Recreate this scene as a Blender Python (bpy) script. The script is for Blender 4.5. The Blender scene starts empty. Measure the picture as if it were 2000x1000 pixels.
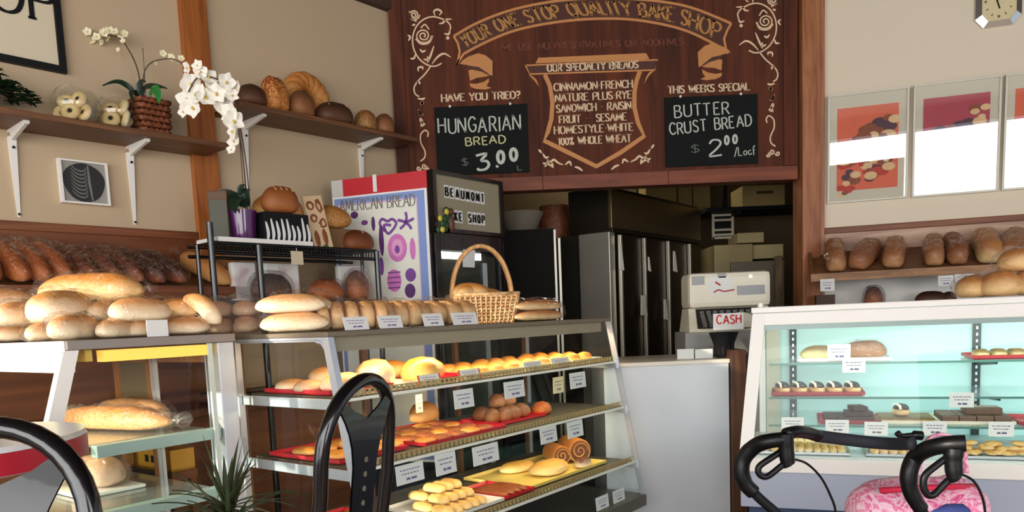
import bpy, bmesh, math, random
from mathutils import Matrix, Vector, noise
from math import sin, cos, pi, radians as RAD

# ------------------------------------------------------------------ camera, world, sun, big lights, exposure
sc = bpy.context.scene
COL = sc.collection
FOC, PPX, PPY, EYE = 1450.0, 1000.0, 770.0, 1.30
PITCH, ROLL = math.atan(147 / FOC), RAD(2.4)
fw = Vector((0, cos(PITCH), -sin(PITCH))); u0 = Vector((0, sin(PITCH), cos(PITCH))); r0 = Vector((1, 0, 0))
CR = r0 * cos(ROLL) - u0 * sin(ROLL)
CU = r0 * sin(ROLL) + u0 * cos(ROLL)
cam = bpy.data.cameras.new('camera'); cam_o = bpy.data.objects.new('camera', cam); COL.objects.link(cam_o)
cam.sensor_width = 36; cam.lens = FOC / 2000 * 36; cam.shift_y = (PPY - 500) / 2000; cam.clip_start = .05
cam_o.matrix_world = Matrix(((CR.x, CU.x, -fw.x, 0), (CR.y, CU.y, -fw.y, 0), (CR.z, CU.z, -fw.z, EYE), (0, 0, 0, 1)))
sc.camera = cam_o
sc.view_settings.view_transform = 'Standard'; sc.view_settings.look = 'None'
sc.view_settings.gamma = 1; sc.view_settings.use_curve_mapping = False
sc.view_settings.exposure = 0.5

def lin(r, g, b):
    def f(c):
        c /= 255
        return c / 12.92 if c <= .04045 else ((c + .055) / 1.055) ** 2.4
    return (f(r), f(g), f(b), 1)

wd = bpy.data.worlds.new('daylight'); sc.world = wd; wd.use_nodes = True
wd.node_tree.nodes['Background'].inputs[0].default_value = (.75, .85, 1, 1)
wd.node_tree.nodes['Background'].inputs[1].default_value = .55

def sun_lamp(heading, elev, strength, col, ang):
    l = bpy.data.lights.new('sun', 'SUN'); l.energy = strength; l.color = col; l.angle = RAD(ang)
    o = bpy.data.objects.new('sun', l); COL.objects.link(o)
    d = Vector((sin(RAD(heading)) * cos(RAD(elev)), cos(RAD(heading)) * cos(RAD(elev)), -sin(RAD(elev))))
    o.rotation_euler = d.to_track_quat('-Z', 'Y').to_euler(); o.location = (-4, -6, 4)
def area(name, loc, direction, sx, sy, power, col, spread=180):
    l = bpy.data.lights.new(name, 'AREA'); l.shape = 'RECTANGLE'; l.size = sx; l.size_y = sy; l.energy = power; l.color = col
    l.spread = RAD(spread)
    o = bpy.data.objects.new(name, l); COL.objects.link(o); o.location = loc
    o.rotation_euler = Vector(direction).to_track_quat('-Z', 'Y').to_euler()
    return o
sun_lamp(56, 12, 5.6, (1, .89, .74), 1.5)
area('storefront_daylight', (-.5, -2.29, 1.85), (0, 1, 0), 9.2, 2.5, 290, (1, .97, .94))
area('side_window_daylight', (-6.2, -1.4, 1.7), (.8, .6, 0), 2.6, 2.4, 60, (.80, .9, 1))
area('kitchen_lamp', (1.2, 7.6, 3.2), (0, -.2, -1), 1.4, .3, 9, (1, .88, .68))

# ------------------------------------------------------------------ frames: places in the room, each with its own heading
def ray(px, py): return fw + CR * ((px - PPX) / FOC) + CU * ((PPY - py) / FOC)
def at(px, py, Y):
    d = ray(px, py); t = Y / d.y
    return Vector((d.x * t, Y, EYE + d.z * t))
def hor(px): return 664.8 - .0419 * px
class Frame:
    def __init__(s, ox, oy, heading):
        a = RAD(heading); s.ang = pi / 2 - a
        s.ex = Vector((sin(a), cos(a), 0)); s.ey = Vector((-cos(a), sin(a), 0)); s.o = Vector((ox, oy, 0))
        s.M = Matrix.Translation(s.o) @ Matrix.Rotation(s.ang, 4, 'Z')
    def hit(s, px, py, x=None, y=None, z=None):
        d = ray(px, py)
        if z is not None: t = (z - EYE) / d.z
        else:
            e, v = (s.ex, x) if x is not None else (s.ey, y)
            t = (v + s.o.dot(e)) / Vector((d.x, d.y, 0)).dot(e)
        P = Vector((d.x * t, d.y * t, EYE + d.z * t)) - s.o
        return Vector((P.dot(s.ex), P.dot(s.ey), P.z))
    def w(s, v): return s.M @ Vector(v)
    def l(s, v): return s.M.inverted() @ Vector(v)
def fpt(F, px, y, z):
    """the frame point on the upright plane y, at height z, under picture column px"""
    h = F.hit(px, 500, y=y)
    for k in range(5): h = F.hit(px, hor(px) - (z - EYE) * FOC / max(.3, F.w(h).y), y=y)
    return Vector((h.x, y, z))
W0 = Frame(0, 0, 90)
_c = at(640, 650, 2.46); CS = Frame(_c.x, _c.y, 37.5)            # long display case, x along its front
_c = at(135, 668, 2.22); CC = Frame(_c.x, _c.y, 127.5)           # corner case, its front faces the street
WL = Frame(-.688, 5.0, 41)                                       # left wall
SG = Frame(0, 4.97, 90)                                          # painted sign over the kitchen opening
WR = Frame(2.09, 5.0, 107)                                       # right wall
_c = at(1470, 600, 3.2); RC = Frame(_c.x, _c.y, 111)             # right display case
_c = at(840, 450, 4.2); FR = Frame(_c.x, _c.y, 39)               # drinks cooler

# ------------------------------------------------------------------ materials
MATS = {}
def new_mat(name):
    m = bpy.data.materials.new(name); m.use_nodes = True
    return m, m.node_tree.nodes, m.node_tree.links, m.node_tree.nodes['Principled BSDF']
def plain(name, rgb, rough=.5, metal=0, spec=.5, var=.06, scale=14, emit=0, coat=0, bump=0):
    if name in MATS: return MATS[name]
    m, N, L, b = new_mat(name)
    tc = N.new('ShaderNodeTexCoord'); nz = N.new('ShaderNodeTexNoise'); nz.inputs['Scale'].default_value = scale; nz.inputs['Detail'].default_value = 4
    L.new(tc.outputs['Object'], nz.inputs['Vector'])
    mx = N.new('ShaderNodeMix'); mx.data_type = 'RGBA'
    c = lin(*rgb)
    mx.inputs[6].default_value = tuple(max(0, v * (1 - var)) for v in c[:3]) + (1,)
    mx.inputs[7].default_value = tuple(min(1, v * (1 + var)) for v in c[:3]) + (1,)
    L.new(nz.outputs['Fac'], mx.inputs[0]); L.new(mx.outputs[2], b.inputs['Base Color'])
    b.inputs['Roughness'].default_value = rough; b.inputs['Metallic'].default_value = metal
    b.inputs['Specular IOR Level'].default_value = spec; b.inputs['Coat Weight'].default_value = coat
    if emit: b.inputs['Emission Color'].default_value = c; b.inputs['Emission Strength'].default_value = emit
    if bump:
        bp = N.new('ShaderNodeBump'); bp.inputs['Strength'].default_value = bump; bp.inputs['Distance'].default_value = .004
        L.new(nz.outputs['Fac'], bp.inputs['Height']); L.new(bp.outputs['Normal'], b.inputs['Normal'])
    MATS[name] = m
    return m
def wood(name, dark, light, axis='Z', scale=9, rough=.5, stretch=.08):
    if name in MATS: return MATS[name]
    m, N, L, b = new_mat(name)
    tc = N.new('ShaderNodeTexCoord'); mp = N.new('ShaderNodeMapping')
    s = [scale] * 3; s['XYZ'.index(axis)] = scale * stretch
    mp.inputs['Scale'].default_value = s; L.new(tc.outputs['Object'], mp.inputs['Vector'])
    n1 = N.new('ShaderNodeTexNoise'); n1.inputs['Scale'].default_value = 3; n1.inputs['Detail'].default_value = 7; n1.inputs['Distortion'].default_value = 1.2
    L.new(mp.outputs[0], n1.inputs['Vector'])
    cr = N.new('ShaderNodeValToRGB'); cr.color_ramp.elements[0].position = .3; cr.color_ramp.elements[1].position = .72
    cr.color_ramp.elements[0].color = lin(*dark); cr.color_ramp.elements[1].color = lin(*light)
    L.new(n1.outputs['Fac'], cr.inputs[0]); L.new(cr.outputs[0], b.inputs['Base Color'])
    b.inputs['Roughness'].default_value = rough
    bp = N.new('ShaderNodeBump'); bp.inputs['Strength'].default_value = .15; bp.inputs['Distance'].default_value = .003
    L.new(n1.outputs['Fac'], bp.inputs['Height']); L.new(bp.outputs['Normal'], b.inputs['Normal'])
    MATS[name] = m
    return m
def crust(name, top, side, spot=None, rough=.5, bump=.35, scale=9, lo=.25, hi=.75):
    """baked bread: pale sides, browner top, mottled"""
    if name in MATS: return MATS[name]
    m, N, L, b = new_mat(name)
    tc = N.new('ShaderNodeTexCoord'); sp = N.new('ShaderNodeSeparateXYZ'); L.new(tc.outputs['Generated'], sp.inputs[0])
    nz = N.new('ShaderNodeTexNoise'); nz.inputs['Scale'].default_value = scale; nz.inputs['Detail'].default_value = 6; L.new(tc.outputs['Object'], nz.inputs['Vector'])
    ad = N.new('ShaderNodeMath'); ad.operation = 'MULTIPLY_ADD'; L.new(nz.outputs['Fac'], ad.inputs[0]); ad.inputs[1].default_value = .55; L.new(sp.outputs['Z'], ad.inputs[2])
    mr = N.new('ShaderNodeMapRange'); mr.inputs[1].default_value = lo + .27; mr.inputs[2].default_value = hi + .27; L.new(ad.outputs[0], mr.inputs[0])
    mx = N.new('ShaderNodeMix'); mx.data_type = 'RGBA'; mx.inputs[6].default_value = lin(*side); mx.inputs[7].default_value = lin(*top)
    L.new(mr.outputs[0], mx.inputs[0]); out = mx.outputs[2]
    n2 = N.new('ShaderNodeTexNoise'); n2.inputs['Scale'].default_value = 110; n2.inputs['Detail'].default_value = 3; L.new(tc.outputs['Object'], n2.inputs['Vector'])
    if spot:
        m2 = N.new('ShaderNodeMix'); m2.data_type = 'RGBA'; m2.inputs[7].default_value = lin(*spot)
        r2 = N.new('ShaderNodeMapRange'); r2.inputs[1].default_value = .5; r2.inputs[2].default_value = .62; L.new(n2.outputs['Fac'], r2.inputs[0])
        L.new(r2.outputs[0], m2.inputs[0]); L.new(out, m2.inputs[6]); out = m2.outputs[2]
    L.new(out, b.inputs['Base Color']); b.inputs['Roughness'].default_value = rough
    b.inputs['Specular IOR Level'].default_value = .35
    bp = N.new('ShaderNodeBump'); bp.inputs['Strength'].default_value = bump; bp.inputs['Distance'].default_value = .004
    L.new(n2.outputs['Fac'], bp.inputs['Height']); L.new(bp.outputs['Normal'], b.inputs['Normal'])
    MATS[name] = m
    return m
def clear(name, tint=(1, 1, 1), refl=1.0, rough=.0, milky=0, bump=0, bscale=30):
    """thin glass or plastic film: lets light through, mirrors at a slant"""
    if name in MATS: return MATS[name]
    m = bpy.data.materials.new(name); m.use_nodes = True
    N, L = m.node_tree.nodes, m.node_tree.links; N.clear()
    out = N.new('ShaderNodeOutputMaterial'); tr = N.new('ShaderNodeBsdfTransparent'); tr.inputs[0].default_value = tuple(tint) + (1,)
    gl = N.new('ShaderNodeBsdfGlossy'); gl.inputs['Roughness'].default_value = rough; gl.inputs[0].default_value = (1, 1, 1, 1)
    fr = N.new('ShaderNodeLayerWeight'); fr.inputs[0].default_value = .5       # same from both sides of a thin film
    pw = N.new('ShaderNodeMath'); pw.operation = 'POWER'; pw.inputs[1].default_value = 4; L.new(fr.outputs['Facing'], pw.inputs[0])
    mu = N.new('ShaderNodeMath'); mu.operation = 'MULTIPLY_ADD'; mu.inputs[1].default_value = .7 * min(1, refl); mu.inputs[2].default_value = .05 * refl; mu.use_clamp = True; L.new(pw.outputs[0], mu.inputs[0])
    mx = N.new('ShaderNodeMixShader'); L.new(mu.outputs[0], mx.inputs[0])
    src = tr.outputs[0]
    if milky:
        df = N.new('ShaderNodeBsdfDiffuse'); df.inputs[0].default_value = (.9, .9, .9, 1)
        m2 = N.new('ShaderNodeMixShader'); m2.inputs[0].default_value = milky; L.new(tr.outputs[0], m2.inputs[1]); L.new(df.outputs[0], m2.inputs[2]); src = m2.outputs[0]
    L.new(src, mx.inputs[1]); L.new(gl.outputs[0], mx.inputs[2]); L.new(mx.outputs[0], out.inputs[0])
    if bump:
        tc = N.new('ShaderNodeTexCoord'); nz = N.new('ShaderNodeTexNoise'); nz.inputs['Scale'].default_value = bscale; nz.inputs['Detail'].default_value = 3; nz.inputs['Distortion'].default_value = 1
        L.new(tc.outputs['Object'], nz.inputs['Vector'])
        bp = N.new('ShaderNodeBump'); bp.inputs['Strength'].default_value = bump; bp.inputs['Distance'].default_value = .02
        L.new(nz.outputs['Fac'], bp.inputs['Height']); L.new(bp.outputs['Normal'], gl.inputs['Normal']); L.new(bp.outputs['Normal'], fr.inputs['Normal'])
    MATS[name] = m
    return m
def ramp_noise(name, stops, scale=4, rough=.5, wave=None, coat=0, detail=4, distortion=.5):
    """a printed or patterned surface: a colour ramp over noise"""
    if name in MATS: return MATS[name]
    m, N, L, b = new_mat(name)
    tc = N.new('ShaderNodeTexCoord')
    if wave:
        nz = N.new('ShaderNodeTexWave'); nz.inputs['Scale'].default_value = scale; nz.inputs['Distortion'].default_value = wave; nz.inputs['Detail'].default_value = 3; nz.inputs['Detail Scale'].default_value = 2
    else:
        nz = N.new('ShaderNodeTexNoise'); nz.inputs['Scale'].default_value = scale; nz.inputs['Detail'].default_value = detail; nz.inputs['Distortion'].default_value = distortion
    L.new(tc.outputs['Object'], nz.inputs['Vector'])
    cr = N.new('ShaderNodeValToRGB')
    while len(cr.color_ramp.elements) < len(stops): cr.color_ramp.elements.new(.5)
    for e, (p, c) in zip(cr.color_ramp.elements, stops): e.position = p; e.color = lin(*c)
    L.new(nz.outputs['Fac'], cr.inputs[0]); L.new(cr.outputs[0], b.inputs['Base Color'])
    b.inputs['Roughness'].default_value = rough; b.inputs['Coat Weight'].default_value = coat
    MATS[name] = m
    return m

M_wall = plain('wall_paint', (192, 168, 136), .75, var=.03, scale=2)
M_wallr = plain('wall_paint_cream', (228, 214, 190), .75, var=.02, scale=2)
M_ceil = plain('ceiling_dark', (70, 48, 34), .8)
M_floor = plain('floor_tile', (120, 96, 74), .5, var=.15)
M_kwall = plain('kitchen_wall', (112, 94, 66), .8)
M_post = wood('oak_post', (128, 66, 20), (184, 108, 46), 'Z', 7)
M_rpost = wood('oak_post_rosy', (136, 78, 44), (186, 122, 80), 'Z', 8)
M_mould = wood('moulding_wood', (96, 50, 26), (140, 82, 46), 'X', 8)
M_panel = wood('panel_wood', (92, 46, 20), (128, 72, 34), 'X', 4)
M_rpanel = wood('rosy_panel', (150, 108, 86), (206, 172, 146), 'X', 5)
M_shelf = wood('shelf_board', (84, 52, 30), (132, 86, 50), 'X', 10)
M_sign = wood('sign_boards', (58, 23, 8), (104, 48, 20), 'Z', 4, .85)
M_signtrim = wood('sign_trim', (98, 44, 22), (140, 72, 42), 'X', 5, .6)
M_white = plain('white_enamel', (236, 232, 224), .35, var=.02)
M_alu = plain('aluminium', (206, 212, 220), .35, metal=.55, var=.03)
M_steeltop = plain('brushed_top', (128, 116, 98), .45, metal=.35, var=.08)
M_steel = plain('stainless', (176, 170, 156), .3, metal=.6, var=.08, scale=5)
M_steeldark = plain('stainless_dark', (60, 52, 42), .35, metal=.75, var=.12, scale=4)
M_black = plain('black_metal', (8, 8, 11), .2, var=.05, coat=.4)
M_blackm = plain('black_matte', (12, 12, 15), .6, spec=.3, var=.05)
M_paper = plain('paper', (226, 226, 222), .7, var=.01)
M_ink = plain('ink_violet', (120, 100, 150), .8)
M_inkp = plain('ink_grey', (84, 90, 120), .8)
M_glass = clear('case_glass', (.96, .99, .975), .3)
M_bowl = clear('bowl_glass', (.95, .97, .95), 1.3)
M_bag = clear('bread_bag', (.99, .985, .98), .7, .06, 0, 1.0, 40)
M_bagm = clear('bread_bag_milky', (.98, .97, .96), .8, .10, .04, 1.0, 40)
M_plate = clear('frosted_glass', (.86, .95, .93), .9, .05, .12)
M_red = plain('red_plastic', (196, 26, 40), .4)
M_cream = plain('cream_plastic', (226, 218, 196), .45, var=.03)
M_green = plain('leaf_green', (26, 48, 26), .45, var=.3)
M_pale = crust('pale_crust', (200, 140, 84), (246, 226, 190))
M_gold = crust('golden_crust', (192, 126, 58), (240, 206, 146))
M_bun = crust('bun_crust', (196, 146, 106), (228, 196, 164))
M_brown = crust('brown_crust', (146, 72, 26), (198, 116, 54), bump=.8, scale=14)
M_dark = crust('dark_crust', (62, 38, 26), (98, 62, 42))
M_mid = crust('mid_crust', (108, 66, 40), (150, 98, 60))
M_tan = crust('tan_crust', (186, 118, 54), (216, 160, 92))
M_seed = crust('seeded_crust', (150, 66, 20), (196, 116, 50), spot=(222, 166, 100), bump=.9)
M_grain = crust('grain_crust', (150, 100, 50), (176, 128, 76), spot=(96, 60, 26), bump=.7)
M_choc = plain('chocolate', (46, 28, 20), .3, var=.1)
M_cream2 = plain('whipped_cream', (250, 240, 214), .6)
M_flat = crust('pastry_flat', (206, 130, 50), (238, 190, 110))
M_cookie = crust('cookie', (214, 168, 96), (236, 204, 142), bump=.7)

# ------------------------------------------------------------------ mesh builder
class MB:
    def __init__(s, frame=W0): s.bm = bmesh.new(); s.f = frame
    def face(s, vs):
        try: return s.bm.faces.new(vs)
        except ValueError: return None
    def box(s, x0, x1, y0, y1, z0, z1, bev=0, rz=0, tilt=0):
        r = bmesh.ops.create_cube(s.bm, size=1); vs = r['verts']
        c = Vector(((x0 + x1) / 2, (y0 + y1) / 2, (z0 + z1) / 2))
        R = Matrix.Rotation(rz, 3, 'Z') @ Matrix.Rotation(tilt, 3, 'X')
        for v in vs: v.co = c + R @ Vector((v.co.x * (x1 - x0), v.co.y * (y1 - y0), v.co.z * (z1 - z0)))
        if bev:
            es = list({e for v in vs for e in v.link_edges})
            bmesh.ops.bevel(s.bm, geom=es, offset=bev, segments=2, affect='EDGES', profile=.6)
        return s
    def hexa(s, p):
        """8 points: bottom loop 0-3, top loop 4-7"""
        v = [s.bm.verts.new(q) for q in p]
        for f in ((3, 2, 1, 0), (4, 5, 6, 7), (0, 1, 5, 4), (1, 2, 6, 5), (2, 3, 7, 6), (3, 0, 4, 7)): s.face([v[i] for i in f])
        return s
    def prism(s, pts, z0, z1):
        """plan polygon (counter-clockwise) raised from z0 to z1"""
        a = [s.bm.verts.new((x, y, z0)) for x, y in pts]; b = [s.bm.verts.new((x, y, z1)) for x, y in pts]
        n = len(pts); s.face(a[::-1]); s.face(b)
        for i in range(n): s.face([a[i], a[(i + 1) % n], b[(i + 1) % n], b[i]])
        return s
    def slab(s, pts, y0, y1):
        """outline in x,z (counter-clockwise seen from -y) with front y0 and back y1"""
        a = [s.bm.verts.new((x, y0, z)) for x, z in pts]; b = [s.bm.verts.new((x, y1, z)) for x, z in pts]
        n = len(pts); s.face(a); s.face(b[::-1])
        for i in range(n): s.face([a[(i + 1) % n], a[i], b[i], b[(i + 1) % n]])
        return s
    def quad(s, a, b, c, d): s.face([s.bm.verts.new(q) for q in (a, b, c, d)]); return s
    def tube(s, pts, r, seg=10, closed=False, cap=True, flat=1.0, up=None):
        pts = [Vector(p) for p in pts]; n = len(pts); rs = r if isinstance(r, (list, tuple)) else [r] * n
        rings = []; prev = None
        for i, p in enumerate(pts):
            a = pts[(i - 1) % n] if (closed or i > 0) else p; b = pts[(i + 1) % n] if (closed or i < n - 1) else p
            t = (b - a)
            if t.length < 1e-9: t = Vector((0, 0, 1))
            t.normalize()
            if prev is None:
                ref = Vector(up) if up else (Vector((0, 0, 1)) if abs(t.z) < .9 else Vector((1, 0, 0)))
                u = ref - t * ref.dot(t)
            else: u = prev - t * prev.dot(t)
            u.normalize(); prev = u; v = t.cross(u)
            rings.append([s.bm.verts.new(p + u * (cos(k * 2 * pi / seg) * rs[i] * flat) + v * (sin(k * 2 * pi / seg) * rs[i])) for k in range(seg)])
        for i in range(n if closed else n - 1):
            A, B = rings[i], rings[(i + 1) % n]
            for k in range(seg): s.face([A[k], A[(k + 1) % seg], B[(k + 1) % seg], B[k]])
        if cap and not closed: s.face(rings[0][::-1]); s.face(rings[-1])
        return s
    def lathe(s, prof, c=(0, 0, 0), seg=24, sx=1, sy=1):
        """profile of (radius, z) revolved about a vertical axis at c"""
        c = Vector(c); rings = []
        for r, z in prof:
            if r < 1e-6: rings.append([s.bm.verts.new(c + Vector((0, 0, z)))])
            else: rings.append([s.bm.verts.new(c + Vector((r * sx * cos(k * 2 * pi / seg), r * sy * sin(k * 2 * pi / seg), z))) for k in range(seg)])
        for A, B in zip(rings, rings[1:]):
            for k in range(seg):
                k2 = (k + 1) % seg
                if len(A) == 1 and len(B) == 1: continue
                if len(A) == 1: s.face([A[0], B[k2], B[k]])
                elif len(B) == 1: s.face([A[k], A[k2], B[0]])
                else: s.face([A[k], A[k2], B[k2], B[k]])
        return s
    def loaf(s, L, W, H, p=2.6, flat=.34, n=18, m=16, bump=.0, seed=0, bend=0, slash=None, off=(0, 0, 0), rz=0, fr=7, squash=1, ridge=0, sq=.85):
        """a loaf lying along x with its base on z = 0"""
        rings = []; z0 = H * flat; so = Vector((seed * 3.7, seed * 1.3, 0)); off = Vector(off); R = Matrix.Rotation(rz, 3, 'Z')
        for i in range(n + 1):
            t = -cos(pi * i / n); r = max(.02, (1 - abs(t) ** p)) ** .5
            ring = []
            for j in range(m):
                a = 2 * pi * j / m; sn, cs = sin(a), cos(a)
                y = W / 2 * r * math.copysign(abs(cs) ** sq, cs)
                z = z0 + (H - z0) * r * abs(sn) ** squash if sn >= 0 else z0 - z0 * min(1, r * 1.15) * abs(sn) ** .55
                x = L / 2 * t
                q = Vector((x, y, z))
                if bump:
                    d = noise.noise(q * fr * 2 + so) * .7 + noise.noise(q * fr * 5 + so) * .3
                    if ridge: d = ridge * (.28 - abs(noise.noise(q * fr * 3 + so))) + d * .6
                    k = bump * d * r
                    q.y += k * cs; q.z += k * max(sn, 0) * 1.0
                if slash and sn > .25:
                    for ts in slash:
                        dd = abs(t + (q.y / W) * .35 - ts)
                        if dd < .07: q.z -= H * .07 * (1 - dd / .07)
                q.y += bend * t * t
                ring.append(s.bm.verts.new(R @ q + off))
            rings.append(ring)
        for A, B in zip(rings, rings[1:]):
            for k in range(m): s.face([A[k], A[(k + 1) % m], B[(k + 1) % m], B[k]])
        s.face(rings[0][::-1]); s.face(rings[-1])
        return s
    def ell(s, c, rx, ry, rz, seg=12, bump=0, seed=0):
        r = bmesh.ops.create_icosphere(s.bm, subdivisions=2 if seg <= 12 else 3, radius=1); c = Vector(c)
        for v in r['verts']:
            k = 1 + (bump * noise.noise(v.co * 2 + Vector((seed, seed, 0))) if bump else 0)
            v.co = c + Vector((v.co.x * rx * k, v.co.y * ry * k, v.co.z * rz * k))
        return s
    def ribbon(s, pts, w, y, closed=False, taper=False, contrast=0):
        """painted brush stroke on a board: flat strip in x,z at depth y"""
        n = len(pts)
        if n < 2: return s
        L, Rr = [], []
        for i in range(n):
            a = pts[i - 1] if (i > 0 or closed) else pts[i]; b = pts[(i + 1) % n] if (i < n - 1 or closed) else pts[i]
            dx, dz = b[0] - a[0], b[1] - a[1]; l = math.hypot(dx, dz) or 1e-6
            k = w / 2
            if contrast: k *= (1 - contrast) + contrast * abs(dz) / l
            if taper: k *= .3 + .7 * sin(pi * min(1, max(0, (i + .3) / (n - .4))))
            nx, nz = -dz / l, dx / l
            L.append(s.bm.verts.new((pts[i][0] + nx * k, y, pts[i][1] + nz * k))); Rr.append(s.bm.verts.new((pts[i][0] - nx * k, y, pts[i][1] - nz * k)))
        for i in range(n if closed else n - 1): s.face([Rr[i], Rr[(i + 1) % n], L[(i + 1) % n], L[i]])
        return s
    def build(s, name, mat, parent=None, smooth=False, loc=None, rot=None, recalc=True):
        bm = s.bm
        if recalc: bmesh.ops.recalc_face_normals(bm, faces=bm.faces)
        me = bpy.data.meshes.new(name); o = bpy.data.objects.new(name, me); COL.objects.link(o)
        if loc is not None:                      # already in local coordinates
            o.location = loc; o.rotation_euler = rot or (0, 0, 0)
        elif parent is None:
            bm.transform(s.f.M); xs = [v.co for v in bm.verts]
            c = Vector(((min(v.x for v in xs) + max(v.x for v in xs)) / 2, (min(v.y for v in xs) + max(v.y for v in xs)) / 2, min(v.z for v in xs)))
            Mx = Matrix.Translation(c) @ Matrix.Rotation(s.f.ang, 4, 'Z')
            bm.transform(Mx.inverted()); o.location = c; o.rotation_euler = (0, 0, s.f.ang)
        elif s.f is not None:
            chain = Matrix.Identity(4); q = parent
            while q is not None: chain = q.matrix_basis @ chain; q = q.parent
            bm.transform(chain.inverted() @ s.f.M)
        if parent is not None: o.parent = parent
        bm.to_mesh(me); bm.free()
        if smooth:
            for p in me.polygons: p.use_smooth = True
            if smooth != 'all' and hasattr(me, 'set_sharp_from_angle'): me.set_sharp_from_angle(angle=RAD(50))
        me.materials.append(mat)
        return o
def tag(o, label, cat, group=None, kind=None):
    o['label'] = label; o['category'] = cat
    if group: o['group'] = group
    if kind: o['kind'] = kind
    return o
def thing(name, label, cat, frame=W0, loc=(0, 0, 0), group=None, rot=None):
    o = bpy.data.objects.new(name, None); COL.objects.link(o); o.empty_display_size = .05
    o.location = frame.w(loc); o.rotation_euler = rot if rot else (0, 0, frame.ang)
    return tag(o, label, cat, group)
def struct(mb, name, mat):
    o = mb.build(name, mat); o['kind'] = 'structure'; return o
def local(): return MB(None)
def copy_tree(o, parent=None):
    kids = list(o.children); c = o.copy(); COL.objects.link(c); c.parent = parent
    for k in kids: copy_tree(k, c)
    return c
def smooth_pts(p, n=6, closed=False):
    out = []; N = len(p)
    for i in range(N if closed else N - 1):
        P = [p[(i + k) % N] if closed else p[max(0, min(N - 1, i + k))] for k in (-1, 0, 1, 2)]
        for j in range(n):
            t = j / n
            out.append(tuple(.5 * ((2 * b) + (c - a) * t + (2 * a - 5 * b + 4 * c - d) * t * t + (3 * b - a - 3 * c + d) * t ** 3) for a, b, c, d in zip(*P)))
    if not closed: out.append(tuple(p[-1]))
    return out

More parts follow.
